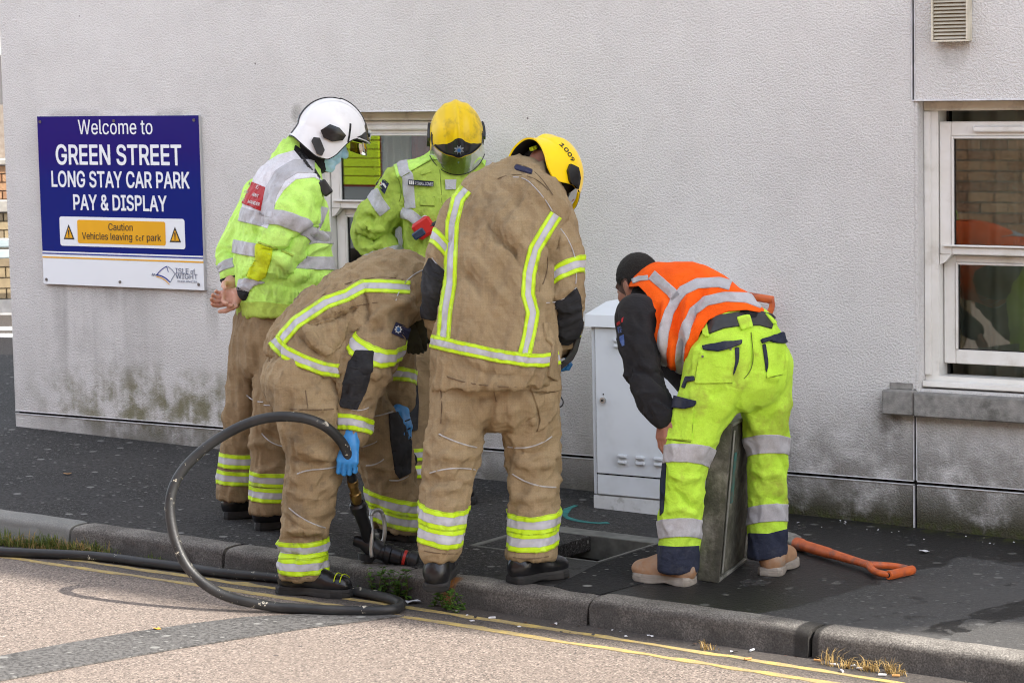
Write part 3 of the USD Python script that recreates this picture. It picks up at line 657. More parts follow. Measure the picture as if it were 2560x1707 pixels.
def _bounds(q):
    t, a, b, ra, rb = q[:5]
    if t == 'c': r = max(ra, rb); return np.minimum(a, b)-r, np.maximum(a, b)+r
    if t == 'e': r = max(ra+rb)*1.02; return np.minimum(a, b)-r, np.maximum(a, b)+r
    if t in 'ls': r = ra.max(); return a-r, a+r
def _eval(q, P):
    t, a, b, ra, rb, tag, k, side = q
    if t == 'c':
        ab = b-a; L = max(ab@ab, 1e-9); w = P-a; tt = np.clip((w@ab)/L, 0, 1); return np.linalg.norm(w-tt[..., None]*ab, axis=-1)-(ra+(rb-ra)*tt)
    if t == 'e':
        ab = b-a; L = np.linalg.norm(ab); ax = ab/L; s_ = nrm(side-(side@ax)*ax); f_ = np.cross(ax, s_)
        w = P-a; u = w@ax; tt = np.clip(u/L, 0, 1); W = ra[0]+(rb[0]-ra[0])*tt; Dp = ra[1]+(rb[1]-ra[1])*tt
        x = np.abs(w@s_)/W; y = np.abs(w@f_)/Dp; z = np.abs(u-tt*L)/np.minimum(W, Dp)
        e = (x**2.4+y**2.4+z**2.4)**(1/2.4); return (e-1)*np.minimum(W, Dp)
    if t in 'ls':
        w = (P-a)@b.T/ra; return (np.linalg.norm(w, axis=-1)-1)*ra.min()
def solid(prims, h, margin=.05):
    """surface nets over the smooth union of the prims: vertices, quads, tag of each vertex"""
    bs = [_bounds(q) for q in prims if q[0] in 'cel']
    lo = np.min([b[0] for b in bs], 0)-margin; hi = np.max([b[1] for b in bs], 0)+margin
    n = np.ceil((hi-lo)/h).astype(int)+1
    Fd = np.full(n, .1, np.float32); T = np.zeros(n, np.uint8)
    ax = [(lo[i]+h*np.arange(n[i])).astype(np.float32) for i in range(3)]
    for q in prims:
        if q[0] == 'p':
            d = ((ax[0]-q[1][0])*q[2][0])[:, None, None]+((ax[1]-q[1][1])*q[2][1])[None, :, None]+((ax[2]-q[1][2])*q[2][2])[None, None, :]
            if q[3] is not None:
                near = (((ax[0]-q[1][0])**2)[:, None, None]+((ax[1]-q[1][1])**2)[None, :, None]+((ax[2]-q[1][2])**2)[None, None, :]) < q[3]**2
                d = np.where(near, d, -1.)
            Fd = np.maximum(Fd, d); continue
        l_, h_ = _bounds(q); pad = q[6]+.03
        i0 = np.maximum(((l_-pad-lo)/h).astype(int), 0); i1 = np.minimum(((h_+pad-lo)/h).astype(int)+2, n)
        sl = tuple(slice(a, b) for a, b in zip(i0, i1))
        P = np.stack(np.meshgrid(*[ax[k][sl[k]] for k in range(3)], indexing='ij'), -1)
        d = _eval(q, P); old = Fd[sl]; k = max(q[6], 1e-4)
        if q[0] == 's':
            hh = np.maximum(k-np.abs(old+d), 0)/k; Fd[sl] = np.maximum(old, -d)+hh*hh*k/4
        else:
            hh = np.maximum(k-np.abs(old-d), 0)/k; T[sl] = np.where(d < old, tagid(q[5]), T[sl]); Fd[sl] = np.minimum(old, d)-hh*hh*k/4
    S = Fd < 0
    c8 = [(i, j, k) for i in (0, 1) for j in (0, 1) for k in (0, 1)]
    cnt = sum(S[i:n[0]-1+i, j:n[1]-1+j, k:n[2]-1+k].astype(np.int8) for i, j, k in c8)
    act = np.argwhere((cnt > 0) & (cnt < 8))
    fv = np.stack([Fd[act[:, 0]+i, act[:, 1]+j, act[:, 2]+k] for i, j, k in c8], 1)
    cc = np.array(c8, float); acc = np.zeros((len(act), 3)); num = np.zeros(len(act))
    for a in range(8):
        for b in range(a+1, 8):
            if np.abs(cc[a]-cc[b]).sum() == 1:
                m_ = (fv[:, a] < 0) != (fv[:, b] < 0); t = np.where(m_, fv[:, a]/np.where(m_, fv[:, a]-fv[:, b], 1), 0)
                acc += np.where(m_[:, None], cc[a]+t[:, None]*(cc[b]-cc[a]), 0); num += m_
    V = lo+h*(act+acc/num[:, None])
    idx = np.full(n, -1, np.int64); idx[act[:, 0], act[:, 1], act[:, 2]] = np.arange(len(act))
    tags = T[act[:, 0], act[:, 1], act[:, 2]]
    Fc = []
    for axn in range(3):
        u, w = (axn+1) % 3, (axn+2) % 3
        sh = [slice(None)]*3; s2 = [slice(None)]*3; sh[axn] = slice(0, -1); s2[axn] = slice(1, None)
        A, B = S[tuple(sh)], S[tuple(s2)]
        for inside in (True, False):
            e = np.argwhere((A == inside) & (B != inside)); e = e[(e[:, u] > 0) & (e[:, w] > 0)]
            if not len(e): continue
            q = []
            for du, dw in ((1, 1), (0, 1), (0, 0), (1, 0)):
                c = e.copy(); c[:, u] -= du; c[:, w] -= dw; q.append(idx[c[:, 0], c[:, 1], c[:, 2]])
            q = np.stack(q, 1)
            if not inside: q = q[:, ::-1]
            q = q[(q >= 0).all(1)]; Fc.append(np.vstack([q[:, [0, 1, 2]], q[:, [0, 2, 3]]]))
    return V, np.vstack(Fc), tags
def normals(V, Fc):
    n = np.zeros_like(V); c = np.cross(V[Fc[:, 1]]-V[Fc[:, 0]], V[Fc[:, 2]]-V[Fc[:, 0]])
    for k in range(3): np.add.at(n, Fc[:, k], c)
    return n/np.maximum(np.linalg.norm(n, axis=1, keepdims=True), 1e-12)
def relax(V, Fc, n=2, lam=.5):
    from scipy.sparse import coo_matrix
    e = np.vstack([Fc[:, [0, 1]], Fc[:, [1, 2]], Fc[:, [2, 0]]]); e = np.vstack([e, e[:, ::-1]])
    A = coo_matrix((np.ones(len(e)), (e[:, 0], e[:, 1])), shape=(len(V),)*2).tocsr(); A.data[:] = 1; d = np.maximum(np.asarray(A.sum(1)).ravel(), 1)
    for i in range(n):
        V = V+lam*((A@V)/d[:, None]-V)
        V = V-(lam*1.03)*((A@V)/d[:, None]-V)*.9
    return V

class Cloth:
    """a garment: mesh with tags, folds pressed into it, and pieces lifted off it"""
    def __init__(s, prims, h=.0085, rel=2):
        s.V, s.F, s.T = solid(prims, h); s.V = relax(s.V, s.F, rel); s.N = normals(s.V, s.F)
    def sel(s, tags): return np.ones(len(s.V), bool) if tags is None else np.isin(s.T, [tagid(t) for t in tags])
    def move(s, d): s.V = s.V+s.N*d[:, None]; s.N = normals(s.V, s.F); return s
    def lumps(s, amp, scale, seed=0, tags=None): return s.move(np.where(s.sel(tags), (meshkit.fbm(s.V/scale, 3, seed)-.5)*2*amp, 0))
    def rings(s, a, b, r, amp, freq, seed=0, t0=-.1, t1=1.1, skew=.6, tags=None, sharp=1.5):
        """folds running round a limb from a to b"""
        a, b = np.array(a, float), np.array(b, float); L = np.linalg.norm(b-a); ax = (b-a)/L; u, w = frame_of(ax)
        q = s.V-a; t = q@ax; x, y = q@u, q@w; th = np.arctan2(y, x)
        nz = meshkit.fbm(np.stack([t*freq+skew*np.sin(th+seed)+.35*np.sin(2*th+seed*2.3), np.cos(th)*1.1+seed, np.sin(th)*1.1], 1), 2, seed)
        rid = (1-np.abs(2*nz-1))**sharp
        wt = np.clip((t/L-t0)/.15, 0, 1)*np.clip((t1-t/L)/.15, 0, 1)*np.clip((r*1.7-np.hypot(x, y))/(r*.3), 0, 1)
        return s.move(np.where(s.sel(tags), 1.35*amp*wt*(rid-.55)*2, 0))
    def soft(s, tags):
        c = s.__dict__.setdefault('_soft', {})
        if tags not in c:
            from scipy.sparse import coo_matrix
            e = np.vstack([s.F[:, [0, 1]], s.F[:, [1, 2]], s.F[:, [2, 0]]]); e = np.vstack([e, e[:, ::-1]]); A = coo_matrix((np.ones(len(e)), (e[:, 0], e[:, 1])), shape=(len(s.V),)*2).tocsr(); d = np.maximum(np.asarray(A.sum(1)).ravel(), 1)
            w = s.sel(tags).astype(float)
            for _ in range(8): w = .4*w+.6*(A@w)/d
            c[tags] = w
        return c[tags]
    def folds(s, ax, across, along, amp, seed=0, tags=None, sharp=2.):
        """soft sharp-crested folds running along ax"""
        ax = nrm(ax); u, w = frame_of(ax); q = s.V+(meshkit.fbm(s.V/.25, 2, seed+50)-.5)[:, None]*.12*u
        nz = meshkit.fbm(np.stack([q@ax/along, q@u/across, q@w/across], 1), 2, seed); rid = (1-np.abs(2*nz-1))**sharp
        return s.move(np.where(s.sel(tags), amp*(rid-.45)*2, 0))
    def px(s):
        if not hasattr(s, '_p') or s._p[0] is not s.V: s._p = (s.V, proj(s.V))
        return s._p[1]
    def front(s, tags=None): return ((O-s.V)*s.N).sum(1)/np.linalg.norm(O-s.V, axis=1) > -.05
    def crease(s, lines, tags=None):
        """folds where the photograph shows them: (points in the picture, width in px, height in m)"""
        P = s.px(); m_ = s.front()&s.sel(tags); d = np.zeros(len(s.V)); idx = np.nonzero(m_)[0]
        for pts, w, hgt in lines:
            pts = np.asarray(pts, float); dist, al = _pl(P[idx], pts); d[idx] += 2.1*hgt*np.exp(-(dist/w)**2)*np.clip(np.minimum(al, 1-al)*4+.15, 0, 1)
        return s.move(d)
    def piece(s, fields, lift=.002, tags=None, front=False, uvf=None, thick=None, facing=None):
        """the part of the surface where every field is > 0, lifted along the normal, with an edge"""
        fields = list(fields); m_ = np.ones(len(s.V), bool)
        if tags is not None:
            w_ = s.soft(tuple(tags)); fields.append(w_-.5); m_ &= w_ > .3
        if front:
            fc = ((O-s.V)*s.N).sum(1)/np.linalg.norm(O-s.V, axis=1); fields.append(fc+.12); m_ &= fc > -.4
        for f_ in fields: m_ &= np.asarray(f_) > -40
        keep = m_[s.F].any(1); Fc = s.F[keep]
        if not len(Fc): return None
        V, N, A = s.V, s.N, np.stack([np.asarray(f) for f in fields], 1)
        U = np.zeros((len(V), 2)) if uvf is None else np.stack([np.asarray(uvf), np.zeros(len(V))], 1)
        dat = np.hstack([V, N, U, A])
        for k in range(A.shape[1]): dat, Fc = _clip(dat, Fc, 8+k)
        if not len(Fc): return None
        us, inv = np.unique(Fc, return_inverse=True); dat = dat[us]; Fc = inv.reshape(-1, 3)
        V, N, U = dat[:, :3], dat[:, 3:6], dat[:, 6:8]; N = N/np.maximum(np.linalg.norm(N, axis=1, keepdims=True), 1e-9)
        top = V+N*lift; bot = V-N*.002
        e = np.vstack([Fc[:, [0, 1]], Fc[:, [1, 2]], Fc[:, [2, 0]]]); key = np.sort(e, 1); _, i_, c_ = np.unique(key, axis=0, return_index=True, return_counts=True); be = e[i_[c_ == 1]]; n = len(V)
        sk = np.vstack([np.stack([be[:, 0], be[:, 0]+n, be[:, 1]+n], 1), np.stack([be[:, 0], be[:, 1]+n, be[:, 1]], 1)])
        return np.vstack([top, bot]), np.vstack([Fc, sk]), np.vstack([U, U])
    def poly(s, pts, **k):
        """a patch whose outline is seen in the picture"""
        k.setdefault('front', True); P = s.px(); pg = np.asarray(pts, float); return s.piece([_sd(P, pg)], **k)
    def tape(s, pts, w, **k):
        """a tape running along a line seen in the picture, w px wide"""
        k.setdefault('front', True); P = s.px(); d, al = _pl(P, np.asarray(pts, float)); return s.piece([w/2-d, (al-.001)*1e3, (.999-al)*1e3], uvf=d/(w/2), **k)
    def band(s, p, n, w, extra=(), **k):
        """a tape round a limb: within w/2 of the plane through p"""
        d = (s.V-np.asarray(p))@nrm(n); return s.piece([w/2-np.abs(d), *extra], uvf=None, **k) if False else s._band(d, w, extra, k)
    def _band(s, d, w, extra, k):
        # |d| is clipped as two smooth fields so that the edge stays straight
        return s.piece([w/2-d, w/2+d, *extra], uvf=d/(w/2), **k)
    def ring(s, a, b, w, d, tilt=0., **k):
        """a tape right round a limb; in the picture it runs from a to b at depth d"""
        A_, B_ = at(*a, d), at(*b, d); n = nrm(np.cross(B_-A_, FW+tilt*D)); c_ = (A_+B_)/2; return s.band(c_, n, w, (np.linalg.norm(B_-A_)*1.35+.02-np.linalg.norm(s.V-c_, axis=1),), **k)
    def drape(s, pts, lift=.003, tags=None):
        """points of the picture laid on the garment's visible side"""
        m_ = s.front()&s.sel(tags); idx = np.nonzero(m_)[0]; P = s.px()[idx]; pts = np.asarray(pts, float)
        z = (s.V[idx]-O)@FW; tr = cKDTree(P); d, j = tr.query(pts, 10)
        zz = z[j]; zmin = zz.min(1, keepdims=True); w = np.where(zz < zmin+.08, 1/(d+1)**2, 0); zm = (zz*w).sum(1)/w.sum(1)
        return O+np.stack([ray(a, b) for a, b in pts])*(zm-lift)[:, None]
    def seam(s, pts, r=.003, n=40, lift=.001, tags=None):
        pts = np.asarray(pts, float); c = smooth_curve(pts, n) if len(pts) > 2 else np.linspace(pts[0], pts[1], n)
        q = s.drape(c, lift, tags)
        for _ in range(3): q[1:-1] = q[1:-1]*.5+(q[:-2]+q[2:])*.25
        return tube(q, r, 6)
    def plate(s, pts, lift=.004, thick=.002, tags=None, sub=10.):
        """a flat polygon of the picture laid over the garment"""
        pg = Polygon(pts).buffer(0).segmentize(sub); v, f = trimesh.creation.triangulate_polygon(pg, engine='earcut')
        mm = trimesh.Trimesh(np.c_[v, np.zeros(len(v))], f, process=False)
        for _ in range(1): mm = mm.subdivide()
        q = s.drape(np.array(mm.vertices)[:, :2], lift, tags); return _thick(q, np.array(mm.faces), -FW, thick)
    def text(s, txt, p0, p1, hpx, lift=.005, bold=True, tags=None):
        """lettering whose baseline runs from p0 to p1 in the picture"""
        mm = meshkit.text_mesh(txt, 1., .001, bold); v, f = np.array(mm.vertices), np.array(mm.faces); top = v[:, 2] > .0005
        keep = top[f].all(1); f = f[keep]; us, inv = np.unique(f, return_inverse=True); v = v[us]; f = inv.reshape(-1, 3)
        p0, p1 = np.array(p0, float), np.array(p1, float); t = (p1-p0); L = np.linalg.norm(t); t /= L; dn = np.array([-t[1], t[0]])
        u = (v[:, 0]-v[:, 0].min())/np.ptp(v[:, 0])*L; pts = p0+u[:, None]*t-(v[:, 1]*hpx)[:, None]*dn
        return _thick(s.drape(pts, lift, tags), f, -FW, .001)
    def mesh(s): return s.V, s.F
def _thick(q, f, n, t):
    c = np.cross(q[f[:, 1]]-q[f[:, 0]], q[f[:, 2]]-q[f[:, 0]])
    if (c@n).sum() < 0: f = f[:, ::-1]
    e = np.vstack([f[:, [0, 1]], f[:, [1, 2]], f[:, [2, 0]]]); key = np.sort(e, 1); _, i_, c_ = np.unique(key, axis=0, return_index=True, return_counts=True); be = e[i_[c_ == 1]]; m_ = len(q)
    sk = np.vstack([np.stack([be[:, 0], be[:, 0]+m_, be[:, 1]+m_], 1), np.stack([be[:, 0], be[:, 1]+m_, be[:, 1]], 1)])
    return np.vstack([q, q-n*t]), np.vstack([f, f[:, ::-1]+m_, sk])
def _pl(P, pts):
    best = np.full(len(P), 1e9); al = np.zeros(len(P)); seg = np.linalg.norm(np.diff(pts, axis=0), axis=1); tot = seg.sum(); acc = 0
    for i in range(len(pts)-1):
        ab = pts[i+1]-pts[i]; L2 = ab@ab; raw = (P-pts[i])@ab/L2; t = np.clip(raw, 0, 1); d = np.linalg.norm(P-pts[i]-t[:, None]*ab, axis=1)
        if i == 0: a_ = np.where(raw < 0, raw*seg[i]/tot, (acc+t*seg[i])/tot)
        else: a_ = (acc+t*seg[i])/tot
        if i == len(pts)-2: a_ = np.where(raw > 1, 1+(raw-1)*seg[i]/tot, a_)
        m_ = d < best; best[m_] = d[m_]; al[m_] = a_[m_]; acc += seg[i]
    return best, al
def _sd(P, pg):
    lo, hi = pg.min(0)-30, pg.max(0)+30; out = np.full(len(P), -30.); m_ = ((P > lo)&(P < hi)).all(1)
    if m_.any():
        d, _ = _pl(P[m_], np.vstack([pg, pg[:1]])); ins = contains_xy(Polygon(pg), P[m_][:, 0], P[m_][:, 1]); out[m_] = np.where(ins, d, -d)
    return out
def _clip(dat, Fc, k):
    s = dat[:, k]; ins = s[Fc] > 0; n = ins.sum(1); out = [Fc[n == 3]]; new = []; base = len(dat)
    def cut(i, j):
        t = s[i]/(s[i]-s[j]); return dat[i]+t[:, None]*(dat[j]-dat[i])
    for cntv in (1, 2):
        Fm = Fc[n == cntv]; im = ins[n == cntv]
        if not len(Fm): continue
        lone = np.argmax(im if cntv == 1 else ~im, 1); r_ = np.arange(len(Fm))
        a, b, c = Fm[r_, lone], Fm[r_, (lone+1) % 3], Fm[r_, (lone+2) % 3]
        ab, ac = cut(a, b), cut(a, c); i0 = base+sum(len(x) for x in new); new += [ab, ac]; iab = i0+np.arange(len(a)); iac = iab+len(a)
        if cntv == 1: out.append(np.stack([a, iab, iac], 1))
        else: out += [np.stack([iab, b, c], 1), np.stack([iab, c, iac], 1)]
    dat = np.vstack([dat]+new); Fc = np.vstack(out)
    # weld the cut points
    if len(new):
        q = np.round(dat[:, :3]*1e6).astype(np.int64); _, first, inv = np.unique(q, axis=0, return_index=True, return_inverse=True); Fc = first[inv.ravel()][Fc]
        Fc = Fc[(Fc[:, 0] != Fc[:, 1])&(Fc[:, 1] != Fc[:, 2])&(Fc[:, 0] != Fc[:, 2])]
    return dat, Fc

# ------------------------------------------------------------------ cloth, skin and kit
def cloth_mat(name, c1, c2, dirt=(.1, .08, .06), damt=.5, weave=0., rough=.9, sheen=.0, dscale=5., bumpd=.0012, mesh_amt=.0):
    g = G(); p = g.pos(); x, y, z = g.xyz(p)
    n = g.noise(p, 7., 5., .6); col = g.ramp(n, [(.35, c1), (.65, c2)])
    fine = g.noise(p, 240., 2., .6); col = g.mix(fine.smooth(.35, .65)*.22, col, tuple(k*.55 for k in c1))
    if mesh_amt:
        u = (x*.81+y*.59)
        wv = ((u*2*math.pi/.011).r and g.add('math', 'value', math_type='sine', value1=u*(2*math.pi/.0105)))
        wz = g.add('math', 'value', math_type='sine', value1=z*(2*math.pi/.0105))
        gridm = wv.smooth(.25, .9).max(wz.smooth(.25, .9)); col = g.mix(gridm*mesh_amt, col, tuple(k*.42 for k in c1))
    col = g.mix(g.noise(p, dscale, 6., .68).smooth(.5, .72)*damt, col, dirt)
    col = g.mix(g.noise(p, dscale*3.5, 4., .6).smooth(.56, .7)*damt*.6, col, dirt)
    hh = fine*.25+g.noise(p, 34., 4., .6, .8)+g.noise(g.scl(p, (1., 1., 2.2)), 13., 3., .55, 1.2)*1.6
    return g.make(name, g.pbsdf(base_color=col, roughness=rough, specular_ior_level=.25, sheen_weight=sheen, sheen_roughness=.5, normal=g.bump(hh, bumpd*2.2, .9)))
TAN = cloth_mat('tan_fire_cloth', (.285, .21, .118), (.345, .26, .15), (.1, .08, .055), .4, mesh_amt=.07)
TAN2 = cloth_mat('tan_fire_cloth_dirty', (.27, .197, .11), (.335, .25, .143), (.085, .068, .05), .55, mesh_amt=.07)
TANB = cloth_mat('tan_trouser_cloth_brown', (.235, .165, .09), (.295, .212, .12), (.08, .06, .045), .45, mesh_amt=.05)
LIME = cloth_mat('fluorescent_lime_cloth', (.5, .84, .14), (.58, .9, .2), (.32, .44, .13), .55)
LIME2 = cloth_mat('faded_lime_cloth', (.36, .5, .075), (.43, .57, .1), (.2, .27, .06), .65)
LIMEY = cloth_mat('soiled_lime_trousers', (.46, .75, .05), (.53, .82, .075), (.3, .34, .05), .9, dscale=3.2)
YEL = cloth_mat('yellow_padding', (.5, .6, .01), (.58, .68, .02), (.3, .3, .03), .5)
ORANGE = cloth_mat('fluorescent_orange_cloth', (.92, .105, .004), (.95, .13, .006), (.75, .08, .006), .3)
WHITE = cloth_mat('white_hivis_cloth', (.66, .66, .7), (.72, .72, .76), (.4, .4, .4), .4)
DARK = cloth_mat('black_sweat_cloth', (.012, .012, .014), (.02, .02, .023), (.05, .045, .04), .2, sheen=.05)
PAD = cloth_mat('charcoal_padding', (.02, .021, .024), (.03, .031, .034), (.06, .055, .05), .4)
NAVY = cloth_mat('navy_denim_cloth', (.018, .024, .045), (.03, .036, .06), (.1, .1, .1), .4)
SILV = cloth_mat('silver_reflective_tape', (.4, .4, .42), (.5, .5, .525), (.26, .25, .24), .5, rough=.5, sheen=0., bumpd=.0005)
g = G(); p = g.pos(); u, v_, _z = g.xyz(g.add('uvmap', 'UV', attribute='st')); u = u.abs()
col = g.ramp(u, [(0., (.47, .47, .5)), (.42, (.42, .42, .45)), (.44, (.2, .25, .04)), (.47, (.5, .74, .01)), (.86, (.53, .78, .012)), (.89, (.2, .28, .02)), (.93, (.5, .74, .01)), (1., (.4, .58, .01))])
col = g.mix(g.noise(p, 11., 5., .65).smooth(.52, .72)*.5, col, (.2, .19, .12))
TAPE = g.make('lime_and_silver_tape', g.pbsdf(base_color=col, roughness=.5, specular_ior_level=.4, normal=g.bump(g.noise(p, 60., 3.), .0012)))
PIPE = pm('white_piping', (.46, .46, .46), (.32, .31, .3), 30., rough=.6)
SKIN = pm('skin', (.5, .26, .18), (.58, .33, .24), 25., 4., .5, .0005, 150., sss=.06)
SKIN2 = pm('reddish_skin', (.31, .135, .09), (.38, .18, .12), 25., 4., .5, .0005, 150., sss=.06)
HAIR = pm('cropped_dark_hair', (.008, .006, .005), (.02, .016, .013), 160., 3., .75, .004, 420.)
MASKM = pm('pale_blue_mask', (.36, .62, .74), (.46, .7, .8), 30., 3., .8)
MASKW = pm('white_mask', (.7, .7, .7), rough=.8)
GLOVE = pm('blue_nitrile', (.03, .2, .5), (.04, .25, .58), 40., 3., .4, .001, 90.)
BOOTM = pm('black_boot_leather', (.006, .006, .007), (.011, .011, .012), 20., 4., .24, .0006, 140., dirt=(.05, .045, .04), dscale=8., damt=.35)
SOLEM = pm('black_boot_sole', (.01, .01, .01), (.02, .02, .02), 30., rough=.75, dirt=(.05, .045, .04), damt=.5)
BOOTT = pm('scuffed_tan_leather', (.3, .155, .075), (.4, .25, .15), 12., 6., .65, .001, 120., dirt=(.3, .26, .21), dscale=7., damt=.8)
SOLET = pm('dusty_rubber_sole', (.24, .215, .18), (.33, .3, .26), 16., rough=.8, dirt=(.12, .1, .08), damt=.5)
HELY = pm('scuffed_yellow_helmet', (.74, .5, .002), (.8, .56, .003), 8., 4., .36, spec=.35, dirt=(.3, .21, .02), dscale=11., damt=.75)
HELY2 = pm('bright_yellow_helmet', (.88, .6, .0015), (.92, .66, .002), 6., rough=.3, spec=.35)
HELW = pm('white_helmet', (.76, .77, .78), (.8, .8, .81), 7., rough=.25, coat=.4, dirt=(.5, .48, .44), dscale=9., damt=.3)
GLOSSK = pm('gloss_black_trim', (.008, .008, .009), rough=.22)
LINER = pm('black_helmet_liner', (.01, .01, .011), (.02, .02, .02), 40., rough=.85)
BADGE = pm('silver_badge', (.5, .53, .57), rough=.3, metallic=.8)
BADGEB = pm('blue_badge_enamel', (.05, .16, .4), rough=.3)
PATCHN = pm('navy_badge_cloth', (.012, .014, .045), (.018, .02, .06), 60., rough=.85)
PRINTW = pm('pale_embroidery', (.6, .6, .6), rough=.8)
PRINTR = pm('red_panel_print', (.42, .008, .014), (.36, .008, .012), rough=.6)
STITCH = pm('dark_stitching', (.12, .17, .015), rough=.9)
STITCHT = pm('brown_stitching', (.14, .095, .055), rough=.9)
def visor_mat(name, tint, f=.12):
    g = G(); fr = g.add('fresnel', 'fac', IOR=1.45)
    return g.make(name, g.add('mix_closure', 'closure', fac=fr*.6+f, closure1=g.add('transparent_bsdf', 'BSDF', color=tint), closure2=g.add('glossy_bsdf', 'BSDF', color=(.9, .9, .85), roughness=.06)))
VISA, VISC = visor_mat('amber_visor', (.5, .36, .1), .02), visor_mat('clear_visor', (.86, .89, .8), .03)

# ------------------------------------------------------------------ heads, hands, feet, helmets
def head_prims(c, f, u, P=None, scale=1.):
    """a head whose middle (at the ears) is c; f forward, u up"""
    f = nrm(f); u = nrm(np.asarray(u)-(np.asarray(u)@f)*f); l = np.cross(u, f); A = np.array([f, l, u]); P = Prims() if P is None else P
    W = lambda x, y, z: np.asarray(c)+scale*(x*f+y*l+z*u); s = scale
    P.ell(W(-.012, 0, .045), A, np.array([.098, .077, .095])*s, 'head', .02)
    P.ell(W(.03, 0, -.03), A, np.array([.066, .062, .085])*s, 'head', .03)
    for q in (-1, 1):
        P.limb(W(.0, q*.052, -.06), W(.066, q*.014, -.108), .022*s, .019*s, 'head', .03)
        P.limb(W(.085, q*.014, .03), W(.07, q*.048, .026), .011*s, .01*s, 'head', .014)
        P.ell(W(.062, q*.045, -.028), A, np.array([.022, .02, .024])*s, 'head', .02)
        P.sub(W(.104, q*.033, .01), A, np.array([.02, .018, .012])*s, .014)
        P.ell(W(.08, q*.033, .009), A, np.array([.014, .014, .012])*s, 'eye', .003)
        e = nrm(A[0]*.25+A[1]*q*1.); ax = np.array([nrm(A[0]-(A[0]@e)*e), e, A[2]])
        P.ell(W(-.006, q*.079, -.004), ax, np.array([.02, .008, .033])*s, 'head', .008); P.sub(W(-.003, q*.088, -.002), ax, np.array([.01, .005, .018])*s, .006)
    P.limb(W(.094, 0, .018), W(.116, 0, -.03), .008*s, .0135*s, 'head', .014)
    for q in (-1, 1): P.ell(W(.106, q*.011, -.034), A, np.array([.012, .009, .008])*s, 'head', .006)
    P.limb(W(.09, -.018, -.068), W(.09, .018, -.068), .009*s, .009*s, 'head', .012); P.sub(W(.102, 0, -.067), A, np.array([.012, .022, .0022])*s, .003)
    return P
def neck(P, c, u, f, base, r=.058): P.limb(np.asarray(c)-.05*nrm(u)-.02*nrm(f), base, r, r*1.12, 'neck', .03); return P
def hand_prims(w, d, n, side, curl=(.5, .6, .7, .8), P=None, thumb=.4, s=1., spread=.1):
    """wrist w, d towards the fingers, n out of the palm, side towards the thumb"""
    d = nrm(d); n = nrm(np.asarray(n)-(np.asarray(n)@d)*d); b = nrm(np.asarray(side)-(np.asarray(side)@d)*d-(np.asarray(side)@n)*n); w = np.asarray(w, float); P = Prims() if P is None else P
    for k, y in enumerate((.028, .009, -.010, -.028)):
        P.limb(w+s*(.012*d+y*.55*b), w+s*(.082*d+y*b), .015*s, .0125*s, 'palm', .012)
        L = (.042, .047, .044, .034)[k]; rr_ = (.0092, .0095, .009, .008)[k]; a = curl[k]*.55; p0 = w+s*(.086*d+y*b); dd = d+spread*(y/.028)*b*.5
        for j, (f_, cu) in enumerate(((1., a), (.62, a+curl[k]*.95), (.5, a+curl[k]*1.6))):
            v_ = nrm(math.cos(cu)*dd+math.sin(cu)*n); p1 = p0+s*L*f_*v_; P.limb(p0, p1, rr_*s, rr_*.92*s, 'finger%d' % k, .004); p0 = p1; rr_ *= .92
    p0 = w+s*(.02*d+.026*b+.006*n); p1 = p0+s*.042*nrm(.62*d+.72*b+.25*n); p2 = p1+s*.034*nrm(.85*d+.3*b+thumb*n); p3 = p2+s*.026*nrm(.9*d+.0*b+thumb*1.6*n)
    P.limb(p0, p1, .016*s, .0125*s, 'palm', .012); P.limb(p1, p2, .0115*s, .0105*s, 'thumb', .005); P.limb(p2, p3, .0105*s, .009*s, 'thumb', .004)
    P.limb(w-.03*s*d, w+.02*s*d, .026*s, .024*s, 'palm', .02); return P
